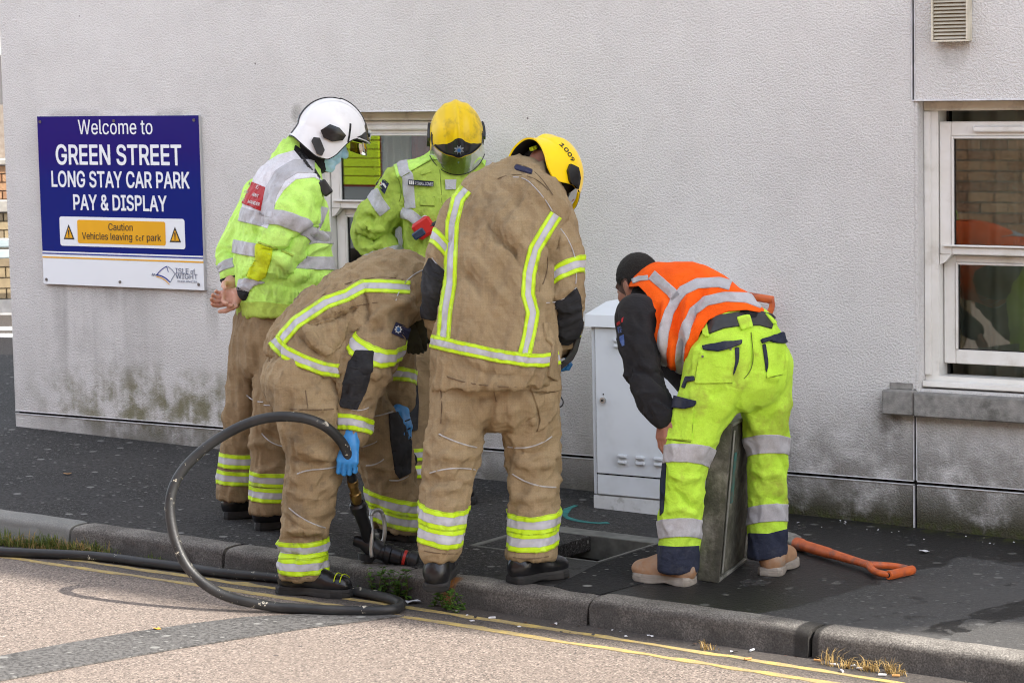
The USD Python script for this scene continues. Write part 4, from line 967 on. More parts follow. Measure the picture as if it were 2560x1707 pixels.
def boot(person, heel, toe, up, mat=BOOTM, sole=SOLEM, shaft=.2, label=None, stripes=False, w=1., ank=None):
    """heel and toe: ground points under the two ends"""
    heel, toe = np.asarray(heel, float), np.asarray(toe, float); f = nrm(toe-heel); L = np.linalg.norm(toe-heel); u = nrm(np.asarray(up)-(np.asarray(up)@f)*f); l = np.cross(u, f)
    W = lambda x, y, z: heel+x*L*f+y*w*l+z*u; A = np.array([f, l, u]); P = Prims()
    P.limb(W(.17, 0, .065), W(.2, 0, shaft) if ank is None else np.asarray(ank), .046, .056 if ank is None else .043, 'shaft', .02)
    P.ell(W(.16, 0, .055), A, (.052, .042, .05), 'upper', .02); P.limb(W(.2, 0, .07), W(.62, 0, .05), .047, .044, 'upper', .03)
    P.ell(W(.78, 0, .045), A, (.068, .048, .042), 'upper', .03); P.limb(W(.32, 0, .12), W(.6, 0, .07), .04, .03, 'upper', .03)
    P.cut(W(0, 0, .02), -u)
    V, Fc, T = solid(P, .006, .03); V = relax(V, Fc, 1)
    b = part(person, 'boot', (V, Fc), mat, smooth=True, label=label)
    out = [(-.01, .0), (.0, .03), (.06, .043), (.2, .042), (.4, .036), (.6, .046), (.78, .052), (.92, .042), (1., .018), (1.01, 0)]
    a = np.array(out+[(x, -y) for x, y in out[::-1][1:-1]]); a2 = affinity.scale(Polygon(a), 1, 1).buffer(.004); xy = np.array(a2.exterior.coords)[:-1]; n = len(xy)
    V = []
    for zz, sc in ((0., .95), (.006, 1.), (.018, 1.), (.0185, .975), (.026, .99), (.034, .93)):
        for x, y in xy:
            arch = .007*math.exp(-((x-.42)/.13)**2) if zz < .01 else 0; V.append(W((x-.5)*(1-(1-sc)*.5)+.5, y*sc, zz+arch))
    V = np.array(V); k = 6; Fq = [[i*n+j, i*n+(j+1) % n, (i+1)*n+(j+1) % n, (i+1)*n+j] for i in range(k-1) for j in range(n)]
    c = len(V); V = np.vstack([V, W(.5, 0, 0), W(.5, 0, .034)]); Ft = []
    for q in Fq: Ft += [[q[0], q[1], q[2]], [q[0], q[2], q[3]]]
    for j in range(n): Ft += [[c, (j+1) % n, j], [c+1, (k-1)*n+j, (k-1)*n+(j+1) % n]]
    part(b, 'sole', (V, np.array(Ft)), sole, smooth=40)
    if stripes:
        for x_ in (.8, .88):
            pts = [W(x_+.05*abs(t)/.05*0+.02*(t/.05)**2, t, .045+.046*math.cos(t/.055*1.25)*(1.06-(x_-.78)*.9)) for t in np.linspace(-.046, .046, 14)]
            part(b, 'toe_stripe', tube(pts, .0022, 5), YEL)
    return b
def helmet(person, c, f, u, mat, front_plate=True, visor=None, vis_len=.08, stripe=None, edge=True, mods=True, knob=False, s=1., number=None, badge=True, vis_w=1.12, vis_tilt=.0, strap=True, crest_black=False, mshift=0., ear=True):
    f = nrm(f); u = nrm(np.asarray(u)-(np.asarray(u)@f)*f); l = np.cross(u, f); c = np.asarray(c, float)
    def W(p): p = np.atleast_2d(p)*s; return c+p[:, :1]*f+p[:, 1:2]*l+p[:, 2:3]*u
    nphi, nv = 96, 44; ph = np.arange(nphi)/nphi*2*np.pi
    zk = np.array([0, 40, 56, 66, 75, 85, 97, 112, 132, 150, 165, 180]); zr = np.array([.012, .012, .009, -.008, -.045, -.092, -.117, -.12, -.1, -.078, -.064, -.06])
    deg = np.degrees(np.arccos(np.cos(ph))); from scipy.interpolate import PchipInterpolator
    zrim = PchipInterpolator(zk, zr)(deg); CZ = .150
    def surf(phi, z, off=0.):
        cz, sp = np.cos(phi), np.sin(phi); a = np.where(cz > 0, .158, .15); b = .124
        hor = np.sqrt(np.clip(1-np.clip(z, 0, CZ)**2/CZ**2, 0, 1)); low = np.clip(-z, 0, 1)
        fl = 1-low*.35*np.abs(sp)+low*np.where(cz < 0, -cz, 0)**2*2.6
        x = a*hor*fl*cz; y = b*hor*fl*sp
        brow = np.exp(-((z-.012)/.03)**2)*np.clip(cz, 0, 1)**2*.014; x = x+brow
        cr = .013*np.exp(-(y/.014)**2)*np.clip((z+.02)/.05, 0, 1)*(np.clip(cz*3, -1, 1)*.15+.85); rib = .004*(np.exp(-((np.abs(y)-.052)/.012)**2))*np.clip(z/.05, 0, 1)
        n = np.stack([x/a**2, y/b**2, np.clip(z, 0, 1)/CZ**2+1e-6*0], -1); n /= np.maximum(np.linalg.norm(n, axis=-1, keepdims=True), 1e-9)
        return np.stack([x, y, z], -1)+n*(cr+rib+off)[..., None]
    vv = np.linspace(0, 1, nv)
    Z = []
    for t in vv: Z.append(np.where(t < .55, CZ*np.cos(t/.55*np.pi/2*.93), 0)+0)
    base = CZ*np.cos(np.pi/2*.93); Z = np.stack([np.full(nphi, CZ*np.cos(t/.55*np.pi/2*.93)) if t < .55 else base+(zrim-base)*((t-.55)/.45) for t in vv])
    Z[0] = CZ*.9999
    PH = np.broadcast_to(ph, Z.shape)
    def build(off): return surf(PH, Z, np.full(Z.shape, off)).reshape(-1, 3)
    outer, inner = build(0.), build(-.007)
    Fq = []
    for i in range(nv-1):
        for j in range(nphi): a, b = i*nphi+j, i*nphi+(j+1) % nphi; Fq += [[a, a+nphi, b+nphi], [a, b+nphi, b]]
    Fq = np.array(Fq); n = len(outer); rim = []
    for j in range(nphi): a, b = (nv-1)*nphi+j, (nv-1)*nphi+(j+1) % nphi; rim += [[a, a+n, b+n], [a, b+n, b]]
    hp = part(person, 'helmet', (W(np.vstack([outer, inner])), np.vstack([Fq, Fq[:, ::-1]+n, np.array(rim)])), mat, smooth=35)
    lin = build(-.0085)
    part(hp, 'liner', (W(lin), Fq[:, ::-1]), LINER, smooth=True)
    if edge:
        e = outer[-nphi:]*.5+inner[-nphi:]*.5; part(hp, 'rim', tube(W(e), .0042, 6, closed=True), GLOSSK if edge == 'black' else mat, smooth=True)
    # a patchable copy of the shell in its own coordinates
    sh = Cloth.__new__(Cloth); gph, gz_ = np.meshgrid(np.linspace(-np.pi, np.pi, 361), np.linspace(0, 1, 150))
    zr2 = PchipInterpolator(zk, zr)(np.degrees(np.abs(gph)))
    zz = CZ*.995+(zr2-CZ*.995)*(1-np.cos(gz_*np.pi/2)) if False else np.where(gz_ < .5, CZ*np.cos(gz_*2*np.pi/2*.93), base+(zr2-base)*(gz_-.5)*2)
    loc = surf(gph, zz).reshape(-1, 3); q = []
    for i in range(149):
        for j in range(360): a = i*361+j; q += [[a, a+361, a+362], [a, a+362, a+1]]
    sh.V, sh.F = W(loc), np.array(q); sh.N = normals(sh.V, sh.F); sh.T = np.zeros(len(loc), np.uint8); sh.loc = loc
    X, Y, Zl = loc.T
    def add(nm, fields, lift, mt, par=hp):
        r_ = sh.piece(fields, lift)
        if r_ is not None: part(par, nm, r_[:2], mt, smooth=40)
    if front_plate:
        hgt = .07-.05*(np.abs(Y)/.1)**2.+.022*np.exp(-(Y/.02)**2)
        add('front_plate', [X-.03, (hgt-Zl)*10, (Zl-.016)*10, .108-np.abs(Y)], .005, GLOSSK)
        add('brow_rim', [X-.0, (.0165-Zl)*10, (Zl+.012)*10, .1-np.abs(Y)], .009, mat); add('brow_edge', [X-.0, (.0185-Zl)*10, (Zl-.0155)*10, .1-np.abs(Y)], .0105, GLOSSK)
    if badge:
        st = []
        for k in range(16): a = k/16*2*np.pi; r_ = .023 if k % 2 == 0 else .012; st.append((r_*math.cos(a+.39), r_*math.sin(a+.39)))
        v, fc = extr(Polygon(st), .004); vw = np.stack([.1735+v[:, 2]-(v[:, 1]+.004)*.25, v[:, 0], .05+v[:, 1]], 1); b_ = part(hp, 'badge', (W(vw), fc), BADGE)
        v, fc = extr(Point(0, 0).buffer(.008), .005); vw = np.stack([.1745+v[:, 2]-(v[:, 1]+.004)*.25, v[:, 0], .05+v[:, 1]], 1); part(b_, 'badge_centre', (W(vw), fc), BADGEB) if False else part(hp, 'badge_centre', (W(vw), fc), BADGEB)
    if crest_black:
        add('crest_edge', [.0075-np.abs(Y), (Zl-.07)*10, .3-X], .003, GLOSSK)
        add('crest_edge', [.0075-np.abs(Y), (Zl+.05)*10, -X-.02, .0699-Zl], .003, GLOSSK)
    XZ = np.stack([X, Zl], 1)*1000
    for q in (-1, 1):
        if mods:
            pg = np.array([(-62, -8), (-40, 22), (-8, 20), (20, 2), (14, -18), (-18, -34), (-48, -30)], float)*np.array([1.3, 1.2])+np.array([4+mshift, 2]); add('side_bracket', [_sd(XZ, pg), q*Y], .012, GLOSSK)
            if not ear: continue
            pg = np.array([(-95, -46), (-72, -40), (-40, -84), (-44, -112), (-66, -110), (-100, -66)], float); add('ear_pad', [_sd(XZ, pg), q*Y], .016, M_black)
        if stripe == 1:
            add('side_stripe', [_sd(XZ, np.array([(38, 62), (47, 62), (58, -20), (50, -20)], float)), q*Y], .0022, GLOSSK)
        if stripe == 2:
            for o_ in (0, 14): add('side_stripe', [_sd(XZ, np.array([(30+o_, 40), (37+o_, 40), (66+o_, -18), (59+o_, -18)], float)), q*Y], .0022, GLOSSK)
    if visor:
        pa = np.linspace(-vis_w, vis_w, 40); V = []
        for t in np.linspace(0, 1, 10):
            ln = vis_len*(1-.35*(np.abs(pa)/1.12)**2); z = .004-t*ln; k = 1.0+.05*np.sin(t*1.6)+vis_tilt*t
            V.append(np.stack([(.168)*np.cos(pa)*k, (.131)*np.sin(pa)*(k-.02*t), z+0*pa], 1))
        V = np.vstack(V); m_ = 40; q = []
        for i in range(9):
            for j in range(m_-1): a = i*m_+j; q += [[a, a+1, a+m_+1], [a, a+m_+1, a+m_]]
        q = np.array(q); Vi = V*np.array([.985, .985, 1]); part(hp, 'visor', (W(np.vstack([V, Vi])), np.vstack([q, q[:, ::-1]+len(V)])), visor, smooth=True)
        part(hp, 'visor_edge', tube(W(V[-m_:]), .0022, 6), GLOSSK)
    if number:
        mm = meshkit.text_mesh(number, .024, .001, True); v, fc = np.array(mm.vertices), np.array(mm.faces)
        return hp, sh, W, (v, fc)
    return hp, sh, W, None
def bits(person, parent, name, r, mat, smooth=True, **k):
    """adds the piece; where folds or sleeves cut it apart, each remaining piece is a part of its own"""
    if r is None: return None
    from scipy.sparse import coo_matrix
    from scipy.sparse.csgraph import connected_components
    v, f = r[0], r[1]; n = len(v); lab = connected_components(coo_matrix((np.ones(2*len(f)), (np.r_[f[:, 0], f[:, 1]], np.r_[f[:, 1], f[:, 2]])), shape=(n, n)), directed=False)[1]
    cnt = np.bincount(lab[f[:, 0]], minlength=lab.max()+1); out = None
    for c in np.argsort(-cnt):
        if cnt[c] < max(12, .12*cnt.max()): break
        us, inv = np.unique(f[lab[f[:, 0]] == c], return_inverse=True)
        q = part(person if parent is None else parent, name, (v[us], inv.reshape(-1, 3)), mat, smooth=smooth, uv=(r[2][us] if len(r) > 2 and mat is TAPE else None), **k); out = out or q
    return out

# ------------------------------------------------------------------ people
def jt(base): return lambda px, py, off=0.: at(px, py, base+off)
SC = 1/2.0
def crop(x0, y0, s): return lambda *pts: [(x0+x/s, y0+y/s) for x, y in pts]
c2 = crop(500, 200, 1.96); c6 = crop(600, 950, 2.412); c3 = crop(900, 250, 2.6133); c4 = crop(1400, 550, 2.851); c5 = crop(1400, 1000, 2.218); c0a = crop(0, 0, 1.96); c7 = crop(740, 240, 3.136); c8 = crop(0, 1000, 2.218)
def leg_bands(P_, cl, person, parent, ank, knee, w, tags, fr=((.2, .055), (.42, .055)), up=None):
    ank, knee = np.asarray(ank), np.asarray(knee); n = nrm(knee-ank) if up is None else nrm(up); L = np.linalg.norm(knee-ank)
    for t, ww in fr: bits(person, parent, 'reflective_tape', cl.band(ank+nrm(knee-ank)*t, n, ww, lift=.003, tags=tags), TAPE)

# ---- the commander in the white helmet
bA = dep(gnd(645, 1312)); J = jt(bA)
fA = nrm(.93*RH+.36*FH); sA = np.cross(UP, fA)
pA = thing('person', 'person in lime and white hi-vis jacket and white helmet, hands clasped behind back', 'person', gnd(640, 1310))
uA = nrm(.96*UP+.28*fA); hA = J(813, 352, .0)
hf = nrm(fA*.95-.33*UP+.0*FH); hu = nrm(UP*.95+.33*fA)
hB_ = hA; hA = hA-hf*.022; B = head_prims(hA, hf, hu); neck(B, hA, hu, hf, J(735, 420, .0))
tor = [(J(738, 400), .075, .075), (J(722, 455), .17, .1), (J(712, 540), .17, .15), (J(705, 650), .16, .16), (J(700, 800), .16, .14)]
B.rings(tor, sA, 'body')
legA1 = [J(640, 800, .1), J(615, 1030, .12), J(597, 1235, .16)]; legA2 = [J(712, 800, -.09), J(690, 1045, -.12), J(680, 1262, -.1)]
for lg in (legA1, legA2): B.chain(lg, [.085, .06, .036], 'body')
raS, raE, raW = J(762, 505, -.17), J(712, 635, -.24), J(622, 722, -.12)
laS, laE, laW = J(660, 500, .2), J(588, 640, .16), J(578, 708, .0)
B.chain([raS, raE, raW], [.055, .045, .032], 'body'); B.chain([laS, laE, laW], [.055, .045, .032], 'body')
hand_prims(J(606, 733, -.10), J(560, 748, -.05)-J(606, 733, -.10), -FH+.4*UP-.2*RH, -UP*.6+FH*.2+RH*.1, (.9, 1.0, 1.05, 1.1), B)
hand_prims(J(581, 712, .0), J(566, 757, -.07)-J(581, 712, .0), RH*.5-FH*.6, -FH*.6-RH*.6, (.5, .6, .7, .8), B)
V, Fc, T = solid(B, .0052); V = relax(V, Fc, 1); part(pA, 'body', (V, Fc), SKIN, smooth=True)
eye = trimesh.creation.icosphere(2, .0115)
# trousers
P = Prims(); P.rings([(J(705, 735, .0), .18, .165), (J(690, 830), .185, .17), (J(683, 880), .17, .15)], sA, 'seat')
P.chain([J(650, 815, .09), J(628, 930, .1), J(612, 1040, .12), J(597, 1160, .14), J(590, 1252, .15)], [.118, .101, .091, .081, .082], 'legl', .04)
P.chain([J(712, 820, -.09), J(700, 940, -.1), J(688, 1060, -.12), J(682, 1180, -.11), J(680, 1282, -.1)], [.12, .108, .099, .094, .095], 'legr', .02)
P.cut(J(597, 1248, .14), -UP-.04*RH, .16); P.cut(J(680, 1278, -.1), -UP, .16)
C = Cloth(P); C.lumps(.008, .11, 1)
for a, b, t, sd in ((J(650, 815, .09), J(612, 1040, .12), ['legl'], 3), (J(612, 1040, .12), J(590, 1252, .15), ['legl'], 4), (J(712, 820, -.09), J(688, 1060, -.12), ['legr'], 5), (J(688, 1060, -.12), J(680, 1282, -.1), ['legr'], 6)):
    C.rings(a, b, .12, .006, 9., sd, tags=t)
C.crease([(c6((60, 330), (200, 430)), 9, .006), (c6((90, 560), (230, 520)), 8, .005), ([(600, 1120), (680, 1100)], 9, .006), ([(655, 1080), (720, 1110)], 8, -.006), ([(640, 860), (640, 1000)], 12, -.006)])
C.folds(UP, .045, .2, .005, 73)
tr = part(pA, 'trousers', C.mesh(), TANB, smooth=True)
for y, p_, t in ((1147, J(597, 1147, .14), ['legl']), (1187, J(592, 1190, .14), ['legl']), (1190, J(683, 1192, -.1), ['legr']), (1232, J(680, 1230, -.1), ['legr'])):
    bits(pA, tr, 'reflective_tape', C.band(p_, UP+.06*RH, .062, lift=.003, tags=t), TAPE)
for pts in (c6((40, 90), (90, 125), (140, 132)), c6((145, 150), (200, 152), (256, 145)), c6((130, 320), (190, 375), (295, 402)), c6((0, 245), (30, 255), (62, 250))): part(tr, 'piping', C.seam(pts, .0028), PIPE)
boot(pA, gnd(622, 1292), gnd(556, 1302)+.02*FH if False else gnd(572, 1300), UP, w=1.1) if False else None
boot(pA, gnd(582, 1294)-RH*.04, gnd(600, 1296)+RH*.19+FH*.05, UP, w=1.12, ank=J(593, 1225, .15)); boot(pA, gnd(660, 1322)-RH*.04, gnd(682, 1322)+RH*.2+FH*.05, UP, w=1.12, ank=J(678, 1255, -.1))
# jacket
P = Prims(); P.rings([(J(742, 395), .085, .08), (J(733, 430), .14, .095), (J(719, 475), .205, .13), (J(712, 545, .0), .22, .172), (J(707, 640), .225, .195), (J(712, 700), .235, .205), (J(712, 770), .225, .195)], sA, 'torso', .03)
P.rings([(J(750, 372), .078, .07), (J(735, 420), .1, .085)], sA, 'collar', .02)
P.chain([J(748, 492, -.16), J(730, 555, -.225), J(700, 618, -.235)], [.098, .1, .1], 'upr', .05)
P.chain([J(718, 605, -.235), J(690, 660, -.225), J(640, 712, -.13), J(622, 724, -.12)], [.075, .068, .058, .05], 'fore', .012)
P.chain([laS, laE], [.1, .085], 'upl', .05); P.chain([laE, J(580, 690, .04)], [.072, .052], 'forel', .02)
P.cut(J(712, 778), -UP+.04*RH)
C = Cloth(P, .0075); C.lumps(.009, .13, 2, ['torso', 'upr', 'upl']); C.lumps(.004, .05, 5)
C.rings(J(748, 492, -.16), J(700, 618, -.235), .12, .007, 10., 2, tags=['upr']); C.rings(J(718, 605, -.235), J(622, 724, -.12), .08, .007, 22., 4, tags=['fore']); C.rings(laE, J(580, 690, .04), .07, .006, 20., 4, tags=['forel', 'upl'])
C.crease([(c2((470, 540), (520, 640), (510, 760)), 10, .009), (c2((560, 520), (590, 650)), 10, -.007), (c2((430, 880), (470, 780), (600, 700)), 9, -.016), (c2((480, 890), (560, 830), (640, 800)), 8, .012), (c2((250, 690), (330, 760)), 10, .006), (c2((200, 760), (320, 745)), 12, -.006),
          (c2((360, 850), (500, 980)), 14, .01), (c2((420, 1000), (600, 900)), 9, .008), (c2((300, 830), (470, 840)), 6, -.012), (c2((310, 700), (420, 730), (520, 790)), 9, -.006), (c2((340, 600), (460, 620)), 9, .006), (c2((560, 730), (620, 790)), 6, .01), (c2((540, 760), (600, 800)), 5, -.01), (c2((590, 700), (620, 760)), 5, -.008)])
for k in range(16):
    xk = 365+k*17; C.crease([(c2((xk, 1000+k*4), (xk+4, 1085+k*2)), 3.2, .006), (c2((xk+20, 920+k*2.5), (xk+22, 975+k*2.5)), 3., .005)])
C.folds(UP+.4*RH, .06, .2, .006, 71, ['torso', 'upr', 'upl']); C.folds(UP-.3*RH, .04, .14, .003, 72, ['torso'])
jk = part(pA, 'jacket', C.mesh(), LIME, smooth=True)
bits(pA, jk, 'hem_panel', C.poly(c2((150, 1090), (300, 1085), (440, 1100), (660, 1090), (660, 1180), (150, 1180)), lift=.003, tags=['torso']), LIME2)
bits(pA, jk, 'white_yoke', C.poly(c2((462, 345), (505, 368), (600, 500), (560, 478), (470, 488), (412, 540), (372, 600), (345, 690), (330, 730), (170, 660), (196, 610), (236, 520), (300, 420), (380, 370)), lift=.0025, tags=['torso', 'upr']), WHITE)
bits(pA, jk, 'reflective_tape', C.tape(c2((560, 425), (470, 425), (395, 470), (345, 560), (322, 670)), 34, lift=.0045, tags=['torso', 'upr', 'collar']), SILV)
dn_ = J(712, 640, .0)
bits(pA, jk, 'reflective_tape', C.tape(c2((160, 650), (240, 668), (330, 692)), 34, lift=.0045, tags=['torso']), SILV)
bits(pA, jk, 'reflective_tape', C.tape(c2((530, 775), (585, 770), (660, 775)), 30, lift=.0045, tags=['torso']), SILV)
bits(pA, jk, 'reflective_tape', C.tape(c2((120, 805), (215, 825), (300, 840)), 33, lift=.0045, tags=['torso']), SILV)
bits(pA, jk, 'reflective_tape', C.tape(c2((400, 885), (520, 895), (680, 900)), 32, lift=.0045, tags=['torso']), SILV)
bits(pA, jk, 'reflective_tape', C.tape(c2((600, 620), (560, 720), (520, 790)), 30, lift=.004, tags=['torso']), SILV)
bits(pA, jk, 'reflective_tape', C.ring((665, 548), (775, 585), .062, bA-.22, .25, lift=.004, tags=['upr']), SILV)
bits(pA, jk, 'reflective_tape', C.ring(*c2((200, 1000), (300, 1035)), .05, bA-.15, .2, lift=.004, tags=['fore']), SILV)
bits(pA, jk, 'reflective_tape', C.ring(*c2((110, 925), (180, 905)), .045, bA+.1, .1, lift=.004, tags=['forel', 'upl']), SILV)
bits(pA, jk, 'elbow_pad', C.poly(c2((285, 802), (358, 822), (350, 880), (325, 960), (290, 985), (232, 962), (226, 925), (250, 860)), lift=.008, tags=['fore', 'upr']), YEL)
for k in range(6): part(jk, 'pad_stitching', C.seam(c2((275-k*9, 835+k*24), (345-k*4, 855+k*21)), .0018, 12, .0075, ['fore', 'upr']), LIME2)
bits(pA, jk, 'cuff', C.ring(*c2((180, 1042), (262, 1085)), .045, bA-.12, .1, lift=.004, tags=['fore']), DARK)
bits(pA, jk, 'cuff', C.ring(*c2((90, 1000), (195, 978)), .03, bA+.04, .1, lift=.004, tags=['forel']), DARK)
bits(pA, jk, 'sleeve_hem', C.tape(c2((288, 795), (360, 820), (455, 862)), 5, lift=.006, tags=['upr']), LIME2)
bits(pA, jk, 'collar_lining', C.poly(c2((466, 318), (500, 345), (540, 400), (590, 480), (560, 490), (520, 420), (460, 345)), lift=.003, tags=['collar', 'torso']), DARK)
bits(pA, jk, 'red_panel', C.poly(c2((257, 500), (323, 530), (300, 643), (200, 600)), lift=.0065, tags=['torso', 'upr']), PRINTR)
for tx, a, b, h in (('FIRE', (236, 517), (284, 536), 9), ('INCIDENT', (214, 552), (284, 578), 8), ('COMMANDER', (200, 592), (290, 618), 8)): part(jk, 'panel_lettering', C.text(tx, *c2(a, b), h, .026, True, ['torso']), PRINTW)
# balaclava under the chin, mask, helmet, radio
P = Prims(); P.limb(hA-.085*hu-.015*hf, J(742, 415), .074, .08, 'x', .02); P.limb(hA-.05*hu-.05*hf, hA-.1*hu+.02*hf, .06, .05, 'x', .03)
V, Fc, T = solid(P, .006, .03); part(pA, 'balaclava', (V, Fc), DARK, smooth=True)
def face_mask(person, hc, f, u, mat, off=.007):
    f = nrm(f); u = nrm(np.asarray(u)-(np.asarray(u)@f)*f); l = np.cross(u, f); P = Prims(); head_prims(hc, f, u, P); C_ = Cloth(P, .004, 2)
    q = C_.V-hc; x, y, z = q@f, q@l, q@u; top = .0-.03*(np.abs(y)/.06)**2; m_ = np.clip(x-.02, 0, 1)
    C_.V = C_.V+f*(.012*np.exp(-(y/.03)**2)*np.exp(-((z+.05)/.035)**2))[:, None]; C_.N = normals(C_.V, C_.F)
    C_.V = relax(C_.V, C_.F, 24, .5); C_.N = normals(C_.V, C_.F); C_.move(np.where(x > 0, .001*np.sin((z+.09)*2*np.pi/.021), 0))
    bits(person, None, 'face_mask', C_.piece([top-z+.004, z+.118+.03*(np.abs(y)/.06)**2, x-.024-.1*(np.abs(z+.06))**1.2], off), mat)
    for s_ in (-1, 1): part(person, 'mask_strap', tube(smooth_curve([hc+f*.05+l*s_*.066+u*(-.045), hc+f*.02+l*s_*.078+u*(-.02), hc-f*.012+l*s_*.085+u*.012], 12), .0018, 5), PIPE)
face_mask(pA, hA, hf, hu, MASKM)
for s_ in (-1, 1):
    l = np.cross(hu, hf); part(pA, 'eyebrow', tube(smooth_curve([hA+.098*hf+s_*.016*l+.032*hu, hA+.094*hf+s_*.036*l+.037*hu, hA+.076*hf+s_*.056*l+.03*hu], 10), .0035, 6), HAIR)
    v = np.array(eye.vertices)*[.6, 1.1, .55]; part(pA, 'eye', (hA+.086*hf+s_*.034*l+.01*hu+v[:, :1]*hf+v[:, 1:2]*l+v[:, 2:]*hu, np.array(eye.faces)), LINER, smooth=True)
helmet(pA, hB_+hu*.035+hf*.012, hf, hu, HELW, visor=VISA, vis_len=.045, vis_w=.72, stripe=1, edge='black', crest_black=True, vis_tilt=.05)
rad = thing('radio_microphone', 'black radio microphone clipped at the white helmeted person\'s collar', 'radio', J(818, 475, -.1))
q0 = J(808, 460, -.14)
def rbox(center, axes, half, r=.006): 
    v, f_ = bx(-half[0], half[0], -half[1], half[1], -half[2], half[2], r); return xf((v, f_), axes, center)
ax_ = np.array([nrm(R*.8-D*.2), nrm(FW), nrm(R*.35-D*.93)]); ax_[1] = np.cross(ax_[2], ax_[0])
part(rad, 'case', rbox(J(812, 470, -.17), [nrm(D+.7*R), nrm(R-.7*D), FW], (.034, .022, .016)), M_black)
part(rad, 'cable', tube(smooth_curve([J(800, 455, -.16), J(775, 420, -.15), J(752, 385, -.1), J(745, 365, -.07)], 60)+np.array([.004*np.array([math.cos(t*9), math.sin(t*9), 0]) for t in np.linspace(0, 12, 60)]), .005, 6), M_black, smooth=True)

# ---- the person facing the street in front of the middle window
bB = dep(gnd(1060, 1240)); J = jt(bB); fB = nrm(-FH*.98+.08*RH); sB = np.cross(UP, fB)
pB = thing('person', 'person facing the street in lime jacket and yellow helmet, hand on hip before the window', 'person', gnd(1060, 1240))
hf = nrm(fB*.78-.62*UP); hu = nrm(UP*.78+.62*fB); hB = J(1140, 352, -.02)
B = head_prims(hB, hf, hu); neck(B, hB, hu, hf, J(1140, 425, .02))
B.rings([(J(1140, 420), .08, .07), (J(1130, 455), .17, .09), (J(1125, 560), .15, .12), (J(1115, 800), .15, .12)], sB, 'body')
legB1 = [J(1065, 840), J(1047, 1020), J(1043, 1205)]; legB2 = [J(1150, 840, .05), J(1110, 1020, .08), J(1092, 1200, .12)]
for lg in (legB1, legB2): B.chain(lg, [.085, .06, .036], 'body')
eR, wR = J(928, 582, .05), J(1000, 668, -.06)
eL, wL = J(1305, 590, .05), J(1230, 680, -.06)
B.chain([J(1000, 455), eR, wR], [.055, .045, .034], 'body'); B.chain([J(1255, 455), eL, wL], [.055, .045, .034], 'body')
hand_prims(wR, J(1040, 690, -.1)-wR, FH, -UP, (.4, .5, .5, .6), B); hand_prims(wL, J(1190, 700, -.1)-wL, FH, -UP, (.4, .5, .5, .6), B)
V, Fc, T = solid(B, .0052); V = relax(V, Fc, 1); part(pB, 'body', (V, Fc), SKIN, smooth=True)
P = Prims(); P.rings([(J(1112, 720), .175, .15), (J(1110, 860), .18, .15)], sB, 'seat')
P.chain([J(1065, 850), J(1050, 1000), J(1045, 1110), J(1043, 1215)], [.115, .098, .085, .08], 'legl', .03); P.chain([J(1150, 850, .05), J(1118, 1000, .08), J(1100, 1110, .1), J(1092, 1210, .12)], [.115, .098, .085, .08], 'legr', .02)
C = Cloth(P, .009); C.lumps(.008, .11, 11); C.rings(J(1065, 850), J(1043, 1215), .12, .006, 10., 3)
tr = part(pB, 'trousers', C.mesh(), TANB, smooth=True)
for p_, t in ((J(1043, 1130), ['legl']), (J(1043, 1172), ['legl']), (J(1095, 1125, .1), ['legr']), (J(1093, 1165, .1), ['legr'])): bits(pB, tr, 'reflective_tape', C.band(p_, UP, .058, lift=.003, tags=t), TAPE)
bits(pB, tr, 'knee_pad', C.poly(c6((1004, 0), (1068, 0), (1080, 130), (1072, 300), (1030, 310), (1004, 300)), lift=.006), PAD)
boot(pB, J(1043, 1236)*[1, 1, 0]+[0, 0, float(gz(J(1043, 1236)[0]))], gnd(930, 1258), UP, shaft=.18); boot(pB, gnd(1092, 1228), gnd(1178, 1262), UP, shaft=.18)
P = Prims(); P.rings([(J(1140, 408), .09, .08), (J(1135, 428), .15, .1), (J(1128, 455), .205, .12), (J(1125, 530, .0), .215, .15), (J(1118, 640), .195, .15), (J(1112, 720), .195, .155), (J(1110, 800), .21, .165)], sB, 'torso')
P.rings([(J(1140, 388, -.03), .078, .075), (J(1138, 420, -.01), .095, .085)], sB, 'collar', .02)
P.chain([J(1012, 462), J(945, 545, .03), eR], [.098, .092, .085], 'upl', .05); P.chain([eR, J(960, 635, .0), wR], [.082, .07, .052], 'forel', .03)
P.chain([J(1245, 462), J(1295, 545, .03), eL], [.098, .092, .085], 'upr', .05); P.chain([eL, J(1268, 635, .0), wL], [.08, .066, .05], 'forer', .03)
P.cut(J(1110, 800), -UP)
C = Cloth(P, .0075); C.lumps(.008, .12, 12); C.rings(J(1012, 462), eR, .11, .007, 9., 12, tags=['upl']); C.rings(eR, wR, .09, .011, 15., 13, tags=['forel', 'upl'], skew=.9)
C.crease([(c2((770, 700), (850, 740), (910, 720)), 7, .012), (c2((765, 750), (840, 790), (905, 760)), 6, -.014), (c2((790, 810), (850, 830), (900, 800)), 6, .012), (c2((800, 660), (870, 690)), 8, -.01), (c2((1000, 640), (1060, 700), (1090, 760)), 8, .012), (c2((1080, 640), (1090, 820)), 9, -.009), (c2((1020, 700), (1040, 850)), 9, .009), (c2((1170, 450), (1180, 640)), 5, .006), (c2((970, 480), (985, 580)), 9, -.01), (c2((940, 430), (880, 560)), 12, .006), (c2((1110, 700), (1150, 860)), 8, .01)])
C.folds(UP+.3*RH, .05, .16, .006, 74); C.folds(UP-.5*RH, .03, .09, .003, 75)
jk = part(pB, 'jacket', C.mesh(), LIME2, smooth=True)
bits(pB, jk, 'shoulder_yoke', C.poly(c2((946, 405), (1000, 385), (1130, 340), (1155, 360), (1140, 385), (1050, 437), (980, 470), (965, 480)), lift=.003, tags=['torso', 'upl']), LIME)
